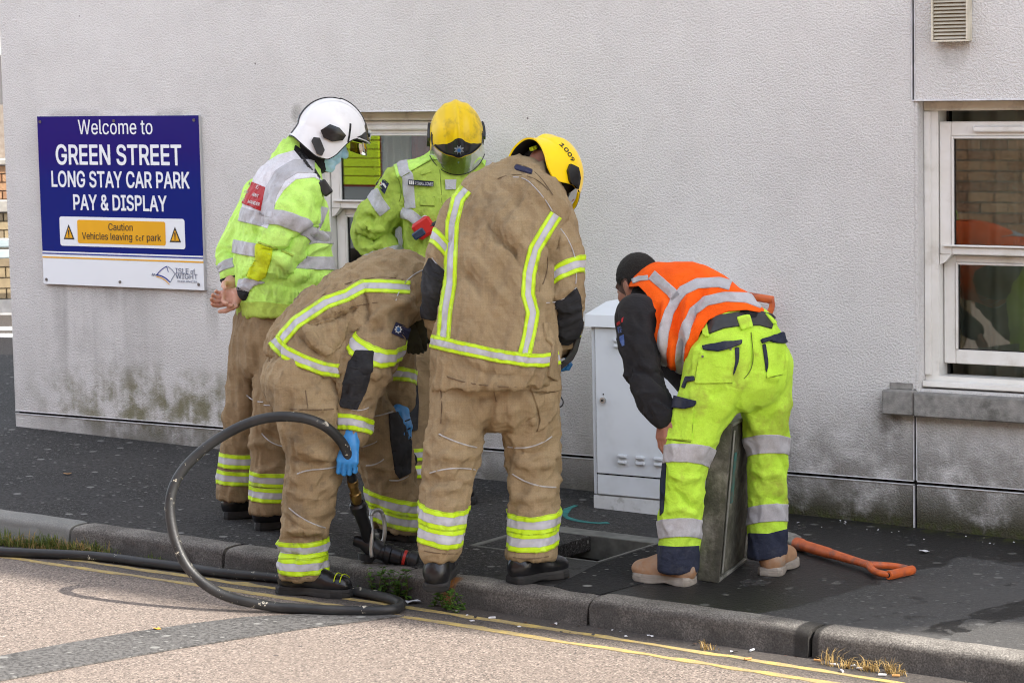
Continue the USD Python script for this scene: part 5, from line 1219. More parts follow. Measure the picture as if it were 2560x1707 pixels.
bits(pB, jk, 'shoulder_yoke', C.poly(c2((1370, 395), (1400, 370), (1480, 395), (1515, 430), (1490, 490), (1450, 480)), lift=.003, tags=['torso', 'upr']), LIME)
bits(pB, jk, 'reflective_tape', C.tape(c2((985, 380), (1000, 450), (1018, 470), (1030, 630)), 27, lift=.0045, tags=['torso', 'upl']), SILV)
bits(pB, jk, 'reflective_tape', C.tape(c2((1432, 375), (1418, 450), (1408, 480), (1400, 630)), 27, lift=.0045, tags=['torso', 'upr']), SILV)
bits(pB, jk, 'reflective_tape', C.tape(c2((842, 545), (870, 600), (908, 650)), 33, lift=.004, tags=['upl', 'torso']), SILV)
bits(pB, jk, 'reflective_tape', C.ring(*c2((840, 880), (955, 850)), .05, bB, .1, lift=.004, tags=['forel']), SILV)
bits(pB, jk, 'reflective_tape', C.tape(c2((985, 650), (1030, 660), (1080, 700), (1180, 760)), 26, lift=.004, tags=['torso']), SILV)
bp_ = C.plate(c2((888, 472), (926, 508), (904, 560), (860, 510)), .006, .003, ['upl', 'torso']); q = part(jk, 'sleeve_badge', bp_, PATCHN)
ctr = c2((880, 505))[0]; st = [(ctr[0]+(7.5 if k % 2 == 0 else 5)*math.cos(k*.3927), ctr[1]+(9 if k % 2 == 0 else 6)*math.sin(k*.3927)) for k in range(16)]
part(jk, 'badge_star', C.plate(st, .0095, .001, ['upl', 'torso'], 5.), PRINTW); part(jk, 'badge_centre', C.plate([(ctr[0]+4*math.cos(k*.6), ctr[1]+5*math.sin(k*.6)) for k in range(10)], .0115, .001, ['upl', 'torso'], 5.), PRINTR)
for o_ in (0, 4, 8): part(jk, 'badge_lettering', C.plate(c2((893+o_, 506-o_*.2), (911+o_*.3, 527-o_*.5), (909+o_*.3, 531-o_*.5), (891+o_, 509-o_*.2)), .0095, .001, ['upl', 'torso'], 5.), PRINTW)
part(jk, 'name_tape', C.plate(c2((1021, 488), (1145, 497), (1144, 523), (1020, 515)), .012, .002, ['torso']), PATCHN)
part(jk, 'name_lettering', C.text('R SMALLCOMBE', *c2((1054, 514), (1142, 519)), 8, .02, False, ['torso']), PRINTW)
for k in (0, 1, 2): part(jk, 'name_emblem', C.plate(c2((1024+k*9, 493+k*.6), (1031+k*9, 493.6+k*.6), (1031+k*9, 512+k*.5), (1024+k*9, 511.5+k*.5)), .018, .001, ['torso'], 5.), PRINTW)
part(jk, 'hook_loop_square', C.plate(c2((1200, 488), (1256, 487), (1254, 536), (1203, 537)), .006, .002, ['torso']), SILV)
part(jk, 'hook_loop_strip', C.plate(c2((1288, 492), (1400, 486), (1402, 516), (1286, 522)), .006, .002, ['torso']), LIME)
bits(pB, jk, 'pocket_tab', C.poly(c2((1080, 573), (1152, 575), (1150, 618), (1082, 615)), lift=.005, tags=['torso']), LIME2)
bits(pB, jk, 'pocket_tab', C.poly(c2((1083, 450), (1138, 432), (1140, 450), (1086, 468)), lift=.005, tags=['torso']), LIME2)
for pts in (c2((1175, 440), (1182, 540), (1188, 660), (1196, 800)), c2((985, 478), (1050, 440), (1130, 395)), c2((1082, 573), (1152, 575)), c2((1080, 616), (1150, 620)), c2((968, 480), (985, 540), (975, 600))): part(jk, 'stitching', C.seam(pts, .0018, 30, .0015, ['torso']), STITCH)
P = Prims(); P.limb(hB-.085*hu-.015*hf, J(1140, 420), .07, .075, 'x', .02); V, Fc, T = solid(P, .006, .03); part(pB, 'balaclava', (V, Fc), DARK, smooth=True)
face_mask(pB, hB, hf, hu, MASKM); helmet(pB, hB+hu*.05+hf*.01, hf, hu, HELY, visor=VISC, vis_len=.095, stripe=2, vis_tilt=.05)
tq = thing('torch', 'red right-angle torch clipped to the lime jacket in front of the window', 'torch', J(1062, 570, -.2))
ax_ = [nrm(R*.82-D*.55), nrm(R*.55+D*.82), FW]
part(tq, 'body', rbox(J(1060, 570, -.185), ax_, (.048, .042, .026), .012), pm('red_torch_plastic', (.5, .015, .012), rough=.3))
part(tq, 'lens', rbox(J(1047, 585, -.215), ax_, (.03, .018, .008), .006), pm('dark_blue_lens', (.02, .04, .08), rough=.15))
part(tq, 'switch', tube([J(1076, 566, -.2), J(1098, 553, -.2)], [.012, .009], 10), M_black); part(tq, 'clip', tube(smooth_curve([J(1050, 552, -.18), J(1062, 540, -.18), J(1074, 552, -.18)], 12), .004, 6), M_steel)

# ---- the person in tan seen from behind
bC = dep(gnd(1330, 1450)); J = jt(bC); fC = nrm(FH*.95+.3*RH); sC = np.cross(UP, fC)
pC = thing('person', 'person in tan fire kit seen from behind, yellow helmet numbered 1009, looking down', 'person', gnd(1260, 1460))
hu = nrm(.62*RH+.72*FH+.30*UP); hf = nrm(.25*RH+.10*FH-.95*UP); hf = nrm(hf-(hf@hu)*hu); hC = J(1356, 440, .17)
B = head_prims(hC, hf, hu); neck(B, hC, hu, hf, J(1300, 470, .15), .062)
B.rings([(J(1305, 465, .15), .075, .07), (J(1290, 520, .1), .15, .08), (J(1265, 620, .05), .15, .1), (J(1240, 900), .15, .11)], sC, 'body')
legC1 = [J(1170, 950, -.02), J(1130, 1150, -.06), J(1102, 1345, -.12)]; legC2 = [J(1325, 950), J(1335, 1150, .02), J(1330, 1365, -.02)]
for lg in (legC1, legC2): B.chain(lg, [.09, .065, .036], 'body')
raS, raE, raW = J(1390, 570, .1), J(1412, 740, .0), J(1398, 862, .22); laS, laE, laW = J(1145, 560, .1), J(1103, 725, .08), J(1110, 835, .28)
B.chain([raS, raE, raW], [.04, .036, .03], 'body'); B.chain([laS, laE, laW], [.04, .036, .03], 'body')
V, Fc, T = solid(B, .006); V = relax(V, Fc, 1); part(pC, 'body', (V, Fc), SKIN2, smooth=True)
P = Prims(); P.rings([(J(1243, 880), .21, .16), (J(1243, 980), .205, .155)], sC, 'seat', .03)
P.chain([J(1160, 960), J(1146, 1040, -.02), J(1127, 1150, -.05), J(1110, 1270, -.1), J(1099, 1368, -.13)], [.12, .108, .097, .086, .082], 'legl', .04)
P.chain([J(1325, 960), J(1323, 1040), J(1333, 1150, .03), J(1334, 1290, .0), J(1328, 1388, -.02)], [.12, .113, .101, .093, .093], 'legr', .015)
P.cut(J(1328, 1397, -.02), D)
C = Cloth(P, .008); C.lumps(.005, .1, 21)
for a, b, t, sd, am, fr in ((J(1160, 960), J(1127, 1150, -.05), ['legl'], 1, .006, 8.), (J(1135, 1090, -.04), J(1110, 1260, -.1), ['legl'], 2, .009, 15.), (J(1110, 1260, -.1), J(1099, 1368, -.13), ['legl'], 3, .005, 14.), (J(1325, 960), J(1333, 1100), ['legr'], 4, .006, 8.), (J(1333, 1080), J(1334, 1290), ['legr'], 5, .008, 14.), (J(1334, 1290), J(1328, 1388), ['legr'], 6, .004, 12.)):
    C.rings(a, b, .125, am, fr, sd, tags=t)
C.crease([(c6((1520, 60), (1510, 250), (1470, 380)), 12, -.008), (c6((1250, 100), (1280, 260)), 14, .008), (c6((1640, 120), (1650, 330)), 12, .007), (c6((1130, 620), (1270, 600), (1400, 640)), 10, -.009), (c6((1150, 680), (1290, 660), (1400, 580)), 9, .009), (c6((1640, 480), (1760, 520), (1890, 500)), 9, .008), (c6((1640, 420), (1750, 440), (1880, 420)), 10, -.007), (c6((1400, 110), (1560, 90)), 14, -.008), (c6((1200, 450), (1330, 470), (1440, 440)), 9, .008), (c6((1640, 700), (1760, 720), (1890, 690)), 9, .006), (c6((1730, 90), (1780, 300)), 8, .008)])
C.folds(UP+.25*RH, .05, .2, .006, 76); C.folds(RH+.4*UP, .04, .14, .003, 77)
tr = part(pC, 'trousers', C.mesh(), TAN, smooth=True)
for p_, n_, t in ((c6((1225, 810))[0], (R*.18+D), 'legl'), (c6((1212, 915))[0], (R*.18+D), 'legl'), (c6((1752, 840))[0], D, 'legr'), (c6((1745, 940))[0], D, 'legr')):
    off = {'legl': -.11, 'legr': -.01}[t]; n_ = -UP+.0*FH+(-.16*RH if t == 'legl' else .02*RH)+.1*FH
    bits(pC, tr, 'reflective_tape', C.band(J(*p_, off), n_, .07, lift=.003, tags=[t]), TAPE)
for pts in (c6((1200, 325), (1300, 370), (1465, 412)), c6((1145, 560), (1230, 538), (1420, 540)), c6((1615, 402), (1750, 402), (1880, 340)), c6((1630, 555), (1720, 610), (1905, 645))): part(tr, 'piping', C.seam(pts, .003), PIPE)
bits(pC, tr, 'pocket', C.poly(c6((1755, 60), (1800, 90), (1880, 70), (1915, 60), (1905, 200), (1830, 290), (1790, 310), (1810, 240)), lift=.008, tags=['legr', 'seat']), TAN)
bits(pC, tr, 'pocket_flap', C.poly(c6((1740, 20), (1920, 0), (1918, 62), (1752, 72)), lift=.014, tags=['legr', 'seat']), TAN)
for pts in (c6((1205, 30), (1215, 150), (1210, 260)), c6((1525, 40), (1545, 130)), c6((1760, 70), (1812, 240), (1790, 310)), c6((1072, 1018), (1180, 1040), (1315, 1045)), c6((1612, 1060), (1740, 1075), (1862, 1060))): part(tr, 'stitching', C.seam(pts, .0022, 30, .001), STITCHT)
# boots: the left one tips on the kerb
hl, toe = at(1092, 1470, dep(J(1099, 1400, -.15))-.02), gnd(1120, 1395)
toe = np.array([*(hl+nrm(FH*1.+.12*RH)*.29)[:2], 0]); toe[2] = float(gz(toe[0]))+.03; hl = at(1088, 1480, dep(hl))
boot(pC, hl, hl+nrm(toe-hl)*.3, UP, w=1.08, ank=J(1100, 1352, -.13)); boot(pC, gnd(1318, 1455)-RH*.06-FH*.03, gnd(1345, 1442)+RH*.11+FH*.04, UP, w=1.12, ank=J(1328, 1370, -.02))
P = Prims(); P.rings([(J(1309, 455, .16), .1, .085), (J(1300, 478, .14), .16, .11), (J(1285, 515, .1), .225, .14), (J(1265, 590, .06), .215, .168), (J(1252, 680, .03), .205, .18), (J(1243, 780), .22, .18), (J(1240, 880, -.02), .24, .185), (J(1237, 975, -.02), .24, .19)], sC, 'torso')
P.rings([(J(1322, 446, .14), .084, .072), (J(1303, 470, .14), .105, .095)], nrm(sC), 'collar', .03)
P.chain([J(1378, 560, .08), J(1405, 650, .03), raE], [.1, .08, .07], 'upr', .022); P.chain([raE, J(1408, 805, .08), raW], [.07, .065, .056], 'forer', .015)
P.chain([J(1160, 548, .09), J(1118, 640, .09), laE], [.1, .08, .066], 'upl', .022); P.chain([laE, J(1100, 790, .16), laW], [.066, .062, .056], 'forel', .015)
P.cut(J(1237, 968, -.02), D+.04*R)
C = Cloth(P, .0075, 2); C.lumps(.007, .14, 22); C.lumps(.0025, .05, 23)
C.rings(J(1393, 560, .08), raE, .11, .007, 10., 7, tags=['upr']); C.rings(J(1420, 720, .03), raW, .09, .009, 18., 8, tags=['forer', 'upr']); C.rings(J(1105, 640, .09), laW, .09, .007, 16., 9, tags=['forel', 'upl'])
C.crease([(c3((800, 720), (860, 860), (1010, 1010), (1060, 1100)), 13, -.010), (c3((880, 720), (960, 830), (1060, 930)), 13, .008), (c3((700, 1000), (830, 1150), (1020, 1380)), 15, .006), (c3((650, 1080), (760, 1260), (900, 1450)), 14, -.006), (c3((1000, 740), (1020, 900), (1080, 1000)), 12, .009), (c3((640, 820), (700, 960), (690, 1150)), 14, .006), (c3((760, 560), (790, 760)), 14, .006),
          (c3((1160, 1060), (1200, 1150), (1190, 1300)), 9, -.014), (c3((1200, 900), (1250, 1000), (1240, 1100)), 10, -.012), (c3((1290, 850), (1340, 960)), 10, .009), (c3((1230, 1290), (1320, 1270), (1400, 1210)), 8, .008), (c3((1000, 500), (1120, 560), (1240, 700)), 12, .007), (c3((900, 540), (1010, 640), (1090, 760)), 14, -.006), (c2((1250, 1360), (1400, 1440), (1600, 1450)), 12, -.006), (c2((1230, 900), (1350, 1050), (1500, 1200)), 14, .005), (c2((1640, 1000), (1660, 1150)), 10, -.008)])
C.folds(J(1290, 520)-J(1180, 940), .065, .35, .012, 78, ['torso']); C.folds(UP-.6*RH, .04, .13, .004, 79)
jk = part(pC, 'jacket', C.mesh(), TAN, smooth=True)
TT = ['torso', 'collar', 'upr', 'upl']
bits(pC, jk, 'reflective_tape', C.tape(c2((1305, 535), (1265, 585), (1237, 700), (1230, 850), (1225, 1000), (1205, 1120), (1193, 1268)), 33, lift=.0035, tags=['torso', 'upl']), TAPE)
bits(pC, jk, 'reflective_tape', C.tape(c2((1745, 660), (1700, 730), (1640, 830), (1612, 950), (1605, 1050), (1630, 1140), (1612, 1250), (1590, 1345)), 33, lift=.0035, tags=['torso', 'upr']), TAPE)
bits(pC, jk, 'reflective_tape', C.tape(c2((1130, 1278), (1260, 1308), (1450, 1350), (1600, 1372), (1680, 1374), (1760, 1360)), 33, lift=.005, tags=['torso']), TAPE)
bits(pC, jk, 'reflective_tape', C.ring(*c2((1690, 1005), (1870, 915)), .062, bC+.03, .25, lift=.004, tags=['upr', 'forer']), TAPE)
bits(pC, jk, 'reflective_tape', C.ring(*c2((1195, 840), (1140, 770)), .05, bC+.1, .25, lift=.004, tags=['upl']), TAPE)
bits(pC, jk, 'reflective_tape', C.ring(*c2((1735, 1285), (1825, 1262)), .04, bC+.2, .1, lift=.004, tags=['forer']), TAPE)
bits(pC, jk, 'elbow_pad', C.poly(c3((1220, 1325), (1330, 1300), (1412, 1226), (1440, 1300), (1450, 1480), (1425, 1560), (1360, 1600), (1290, 1600), (1250, 1480)), lift=.006, tags=['upr', 'forer']), PAD)
for k in range(6): part(jk, 'pad_stitching', C.seam(c3((1240+k*8, 1365+k*38), (1340, 1350+k*40), (1436, 1300+k*42)), .003, 14, .006, ['upr', 'forer']), LINER)
bits(pC, jk, 'elbow_pad', C.poly(c3((455, 1030), (555, 1115), (550, 1240), (540, 1400), (480, 1440), (400, 1420), (400, 1150)), lift=.006, tags=['upl', 'forel']), PAD)
for k in range(7): part(jk, 'pad_stitching', C.seam(c3((432, 1100+k*45), (490, 1122+k*45), (552, 1150+k*42)), .003, 14, .006, ['upl', 'forel']), LINER)
bits(pC, jk, 'collar_tab', C.poly(c3((1020, 428), (1128, 462), (1120, 488), (1008, 455)), lift=.006, tags=['collar', 'torso']), PATCHN)
bits(pC, jk, 'side_pocket', C.poly(c2((1678, 1190), (1745, 1190), (1750, 1480), (1700, 1450), (1720, 1300), (1688, 1270)), lift=.01, tags=['torso']), TAN)
for pts in (c3((1130, 560), (1200, 640), (1255, 725)), c3((1130, 560), (1080, 520), (1000, 505)), c3((1310, 840), (1390, 980), (1410, 1200)), c3((1215, 1325), (1330, 1300), (1412, 1226)), c3((470, 1030), (520, 1090), (555, 1115))): part(jk, 'piping', C.seam(pts, .0022, 30, .0015, TT+['forer', 'forel']), PIPE if pts[0][1] > 550+200 else SILV)
for pts in (c3((900, 515), (990, 490), (1100, 500), (1230, 590)), c2((1160, 1430), (1300, 1480), (1450, 1500), (1600, 1502), (1740, 1480)), c3((1020, 420), (1140, 470), (1220, 560), (1260, 620)), c2((1660, 760), (1700, 850), (1680, 1000))): part(jk, 'stitching', C.seam(pts, .002, 30, .001, TT), STITCHT)
P = Prims(); P.limb(hC-.07*hu-.03*hf, hC-.1*hu+.04*hf, .062, .05, 'x', .02); V, Fc, T = solid(P, .006, .03)
face_mask(pC, hC, hf, hu, MASKW)
hp, sh, W, num = helmet(pC, hC+hu*.045+hf*.005, hf, hu, HELY2, visor=VISA, vis_len=.1, stripe=None, number='1009', edge=None, mshift=50, ear=False)
P = Prims(); l = np.cross(hu, hf); P.ell(hC+hu*.055-hf*.005, np.array([hf, l, hu]), (.124, .103, .09), 'x'); P.limb(hC-hf*.07-l*.06-hu*.01, hC-hf*.07+l*.06-hu*.01, .03, .03, 'x', .03); P.cut(hC-.02*hu, -hu-.35*hf); V, Fc, T = solid(P, .006, .03); part(hp, 'head_band', (V, Fc), LINER, smooth=True)
kn = hC-hf*.112+hu*.0; st = [(.017*(1 if k % 2 else .78)*math.cos(k*math.pi/7), .017*(1 if k % 2 else .78)*math.sin(k*math.pi/7)) for k in range(14)]
v, f_ = extr(Polygon(st), .012); part(hp, 'ratchet_knob', xf((v, f_), [l, hu, -hf], kn), YEL); part(hp, 'strap_buckle', tube([hC+l*-.075-.03*hu-.02*hf+q_[0]*.02*hf+q_[1]*.02*hu for q_ in ((-1, -1), (1, -1), (1, 1), (-1, 1))], .004, 5, closed=True), YEL)
part(hp, 'chin_strap', tube(smooth_curve([hC-l*.085+hu*.02-hf*.03, hC-l*.08-hu*.05, hC-l*.05-hu*.115+hf*.04, hC-hu*.13+hf*.06, hC+l*.05-hu*.115+hf*.04, hC+l*.085+hu*.02-hf*.03], 30), .008, 6), M_black)
v, f_ = num; xs = v[:, 0]-v[:, 0].mean(); zs = v[:, 1]-v[:, 1].mean()
NUMLOC = (-.062, .024)
loc = sh.loc; msk = (loc[:, 1] < -.02); tr_ = cKDTree(loc[msk][:, [0, 2]]); wanted = np.stack([NUMLOC[0]+xs, NUMLOC[1]+zs], 1)
d, j = tr_.query(wanted, 6); w_ = 1/(d+.0005)**2; yv = (loc[msk][:, 1][j]*w_).sum(1)/w_.sum(1)
nb = np.stack([wanted[:, 0], yv-.0015-v[:, 2]*1.0, wanted[:, 1]], 1); part(hp, 'number', (W(nb), f_[:, ::-1]), GLOSSK)

# ---- the person in tan bending over with the hose
bD = dep(gnd(760, 1480, off=-.1)); J = jt(bD); fD = nrm(.9*RH+.43*FH); sD = np.cross(UP, fD)
pD = thing('person', 'person in tan fire kit bending right, blue gloved hand on the hose, boot on road', 'person', gnd(760, 1480, off=-.1))
tor = [(J(768, 925, .02), .17, .13), (J(810, 850, .05), .17, .13), (J(885, 775, .1), .17, .13), (J(985, 725, .19), .17, .12), (J(1050, 730, .27), .08, .08)]
hD = J(1118, 775, .42); hf = nrm(.55*RH+.2*FH-.8*UP); hu = nrm(.75*RH+.35*FH+.55*UP)
B = head_prims(hD, hf, hu); neck(B, hD, hu, hf, J(1050, 735, .28)); B.rings(tor, sD, 'body')
legD1 = [J(748, 955, -.06), J(788, 1130, -.08), J(757, 1390, -.02)]; legD2 = [J(850, 950, .22), J(950, 1120, .3), J(985, 1295, .36)]
for lg in (legD1, legD2): B.chain(lg, [.09, .065, .036], 'body')
raS, raE, raW = J(965, 770, .02), J(905, 935, -.1), J(882, 1090, -.12); laS, laE, laW = J(1010, 760, .4), J(985, 930, .45), J(1002, 1020, .36)
B.chain([raS, raE, raW], [.055, .045, .032], 'body'); B.chain([laS, laE, laW], [.055, .045, .032], 'body')
V, Fc, T = solid(B, .006); V = relax(V, Fc, 1); part(pD, 'body', (V, Fc), SKIN, smooth=True)
helmet(pD, hD+hu*.045, hf, hu, HELY2, visor=None)
for w_, tip, n_, sd_, cu in ((J(878, 1096, -.16), J(866, 1168, -.185), RH*.1+FH*.95, -RH*.3-UP*.1-FH*.1, (1.1, 1.15, 1.2, 1.2)), (J(1002, 1014, .355), J(1018, 1074, .3), -RH*.5+FH*.3, -RH, (.4, .5, .55, .6))):
    P = hand_prims(w_, tip-w_, n_, sd_, cu, None, .5, 1.12); V, Fc, T = solid(P, .004, .03); V = relax(V, Fc, 1); part(pD, 'glove', (V, Fc), GLOVE, smooth=True)
P = Prims(); P.rings([(J(790, 880, .06), .185, .155), (J(768, 945, .04), .19, .165)], sD, 'seat', .03)
P.chain([J(757, 950, -.05), J(778, 1040, -.07), J(794, 1120, -.08), J(775, 1250, -.05), J(757, 1350, -.02), J(757, 1432, -.02)], [.14, .13, .112, .094, .09, .092], 'legr', .04)
P.chain([J(855, 960, .22), J(915, 1050, .28), J(960, 1130, .31), J(982, 1230, .34), J(994, 1318, .36)], [.125, .12, .11, .098, .1], 'legl', .02)
P.cut(J(757, 1442, -.02), -UP, .17); P.cut(J(992, 1322, .36), -UP-.2*RH, .17)
C = Cloth(P, .008); C.lumps(.005, .1, 31)
for a, b, t, sd, am, fr in ((J(757, 950, -.05), J(794, 1120, -.08), ['legr'], 1, .006, 7.), (J(790, 1090, -.08), J(770, 1270, -.05), ['legr'], 2, .008, 14.), (J(770, 1270, -.05), J(757, 1432, -.02), ['legr'], 3, .007, 17.), (J(855, 960, .22), J(960, 1130, .31), ['legl'], 4, .006, 8.), (J(960, 1130, .31), J(994, 1318, .36), ['legl'], 5, .008, 14.)): C.rings(a, b, .13, am, fr, sd, tags=t)
C.crease([(c6((320, 300), (380, 420), (590, 490)), 10, .01), (c6((560, 330), (600, 420), (590, 500)), 9, .01), (c6((300, 180), (420, 175), (600, 180)), 7, .005), (c6((300, 470), (420, 500), (600, 480)), 8, -.008), (c6((280, 650), (380, 700), (500, 720)), 10, .008), (c6((270, 760), (340, 840), (500, 900)), 8, .008), (c6((250, 910), (380, 900), (520, 930)), 8, .01), (c6((260, 950), (400, 945), (520, 960)), 6, -.01), (c6((240, 1035), (400, 1050), (515, 1030)), 6, -.008), (c6((740, 330), (830, 370)), 9, .008), (c6((760, 500), (860, 520), (960, 560)), 9, .008), (c6((300, 60), (320, 260)), 10, -.006)])
C.folds(UP+.2*RH, .05, .2, .006, 81); C.folds(RH+.4*UP, .04, .14, .003, 82)
tr = part(pD, 'trousers', C.mesh(), TAN2, smooth=True)
for p_, n_, t, off in ((c6((380, 1005))[0], -UP+.02*RH, 'legr', -.02), (c6((374, 1103))[0], -UP, 'legr', -.02), (c6((925, 735))[0], UP+.28*RH, 'legl', .34), (c6((938, 820))[0], UP+.28*RH, 'legl', .35)):
    bits(pD, tr, 'reflective_tape', C.band(J(*p_, off), n_, .066, lift=.003, tags=[t]), TAPE)
for pts in (c6((345, 565), (440, 540), (540, 530), (622, 500)), c6((290, 765), (390, 840), (515, 890)), c6((770, 225), (850, 210), (935, 185)), c6((720, 405), (780, 390), (825, 368)), c6((750, 515), (820, 505), (868, 475)), c6((900, 602), (970, 600), (1015, 575))): part(tr, 'piping', C.seam(pts, .003), PIPE)
bits(pD, tr, 'knee_pad', C.poly(c6((895, 205), (960, 190), (1015, 200), (1030, 380), (1025, 560), (960, 592), (935, 560), (905, 360)), lift=.007, tags=['legl']), PAD)
for k in range(6): part(tr, 'pad_stitching', C.seam(c6((905+k*5, 260+k*55), (965+k*3, 255+k*54), (1028, 235+k*54)), .003, 12, .006, ['legl']), LINER)
for pts in (c6((395, 60), (410, 170)), c6((300, 175), (420, 178), (600, 172)), c6((235, 1190), (340, 1195), (420, 1190))): part(tr, 'stitching', C.seam(pts, .0022, 30, .001), STITCHT)
boot(pD, gnd(742, 1476, off=-.1)-RH*.07-FH*.02, gnd(850, 1492, off=-.1)+RH*.05, UP, stripes=True, w=1.12, ank=J(757, 1415, -.02))
boot(pD, gnd(955, 1345), gnd(1055, 1352), UP, w=1.1, ank=J(990, 1300, .36))
P = Prims(); P.rings([(J(768, 925, .03), .21, .165), (J(782, 880, .04), .205, .165), (J(830, 820, .07), .2, .16), (J(905, 762, .13), .205, .155), (J(985, 722, .22), .21, .145), (J(1045, 728, .3), .12, .1)], sD, 'torso', .03)
P.cut(J(768, 922, .03), nrm(D*.93-R*.36)*1.)
P.chain([J(958, 765, -.0), J(940, 850, -.06), raE], [.112, .108, .095], 'upr', .05); P.chain([raE, J(890, 1010, -.11), J(886, 1085, -.12)], [.09, .068, .058], 'forer', .03)
P.chain([laS, laE], [.09, .08], 'upl', .05); P.chain([laE, J(1002, 1000, .38)], [.08, .062], 'forel', .03)
C = Cloth(P, .0075); C.lumps(.008, .12, 32); C.lumps(.003, .05, 33)
C.rings(J(958, 765), raE, .12, .008, 9., 6, tags=['upr']); C.rings(J(905, 900, -.08), J(886, 1085, -.12), .09, .01, 17., 7, tags=['forer', 'upr']); C.rings(laE, J(1002, 1000, .38), .08, .006, 14., 8, tags=['forel', 'upl'])
C.crease([(c2((500, 1200), (560, 1300), (640, 1350)), 8, .01), (c2((500, 1210), (640, 1180), (800, 1100)), 10, -.010), (c2((560, 1180), (700, 1120), (800, 1060)), 10, .008), (c2((640, 1340), (720, 1250), (800, 1190)), 10, -.01), (c2((820, 1180), (930, 1120), (1060, 1050)), 10, .009), (c2((830, 1240), (900, 1200)), 8, -.008), (c2((800, 1040), (820, 1140), (800, 1210)), 9, -.014), (c2((900, 1060), (1000, 1100), (1080, 1160)), 12, .008), (c2((600, 1060), (720, 1010)), 10, .007), (c2((480, 1250), (520, 1290), (600, 1350)), 6, -.01), (c2((800, 1400), (880, 1460)), 9, .009), (c2((760, 940), (900, 900), (1050, 880)), 12, .006), (c2((380, 1360), (500, 1450), (700, 1480)), 10, -.006)])
C.folds(D+.2*R, .06, .2, .011, 83, ['torso']); C.folds(UP, .04, .12, .004, 84)
jk = part(pD, 'jacket', C.mesh(), TAN2, smooth=True)
bits(pD, jk, 'reflective_tape', C.tape(c2((395, 1275), (470, 1190), (620, 1090), (720, 1055), (800, 1010), (880, 1010), (1030, 1018)), 32, lift=.0035, tags=['torso', 'upr', 'upl']), TAPE)
bits(pD, jk, 'reflective_tape', C.tape(c2((360, 1272), (410, 1330), (500, 1375), (600, 1412), (740, 1435)), 33, lift=.005, tags=['torso']), TAPE)
bits(pD, jk, 'reflective_tape', C.ring(*c2((790, 1240), (960, 1310)), .064, bD-.05, -.5, lift=.004, tags=['upr', 'forer']), TAPE)
bits(pD, jk, 'reflective_tape', C.ring(*c6((600, 255), (770, 285)), .06, bD-.12, .2, lift=.004, tags=['forer']), TAPE)
bits(pD, jk, 'reflective_tape', C.ring(*c2((895, 1450), (1010, 1455)), .06, bD+.42, .2, lift=.004, tags=['upl', 'forel']), TAPE)
bits(pD, jk, 'elbow_pad', C.poly([(890, 876), (934, 878), (930, 925), (914, 980), (893, 1025), (850, 1016), (858, 960), (872, 905)], lift=.006, tags=['upr', 'forer']), PAD)
for k in range(6): part(jk, 'pad_stitching', C.seam([(884-k*4.5, 898+k*20), (904-k*4, 902+k*20), (924-k*4, 899+k*20)], .003, 14, .0055, ['upr', 'forer']), LINER)
part(jk, 'sleeve_badge', C.plate(c2((960, 1185), (1035, 1215), (1018, 1275), (938, 1240)), .005, .002, ['upr', 'torso']), PATCHN)
ctr = c2((972, 1222))[0]; st = [(ctr[0]+(10 if k % 2 == 0 else 7)*math.cos(k*.3927), ctr[1]+(11 if k % 2 == 0 else 8)*math.sin(k*.3927)) for k in range(16)]
part(jk, 'badge_star', C.plate(st, .008, .001, ['upr', 'torso'], 5.), PRINTW); part(jk, 'badge_centre', C.plate([(ctr[0]+5*math.cos(k*.6), ctr[1]+6*math.sin(k*.6)) for k in range(10)], .0095, .001, ['upr', 'torso'], 5.), BADGEB)
for o_ in (0, 9): part(jk, 'badge_lettering', C.plate(c2((998-o_*.4, 1228+o_), (1022-o_*.4, 1238+o_), (1021-o_*.4, 1242+o_), (997-o_*.4, 1232+o_)), .008, .001, ['upr', 'torso'], 5.), M_signgrey)
bits(pD, jk, 'pocket_flap', C.poly(c2((500, 1210), (640, 1165), (730, 1180), (690, 1310), (620, 1350), (540, 1290)), lift=.009, tags=['torso']), TAN2)
for pts in (c2((960, 1080), (985, 1020), (1040, 960), (1110, 925)), c2((845, 1330), (880, 1350), (910, 1390)), c6((612, 120), (650, 165), (700, 182), (775, 165))): part(jk, 'piping', C.seam(pts, .0025, 30, .0015), PIPE)
for pts in (c2((340, 1375), (420, 1440), (560, 1480), (700, 1492)), c2((660, 1150), (760, 1110), (870, 1090)), c2((600, 1055), (760, 985), (960, 970))): part(jk, 'stitching', C.seam(pts, .0022, 30, .001), STITCHT)
gl = thing('work_gloves', 'dark crumpled work gloves hanging below the bending person\'s chest', 'gloves', J(1030, 870, .05))
for k, (px, py, o_) in enumerate(((1022, 850, .14), (1050, 838, .15))):
    P = hand_prims(J(px, py-35, o_), D*1.+R*(.25-.3*k), FH, RH, (.9, 1., 1.1, 1.1), None, .5, .9); V, Fc, T = solid(P, .005, .03); part(gl, 'glove', (V, Fc), pm('dark_olive_glove_%d' % k, (.03, .03, .015), (.05, .05, .025), 40., rough=.8), smooth=True)

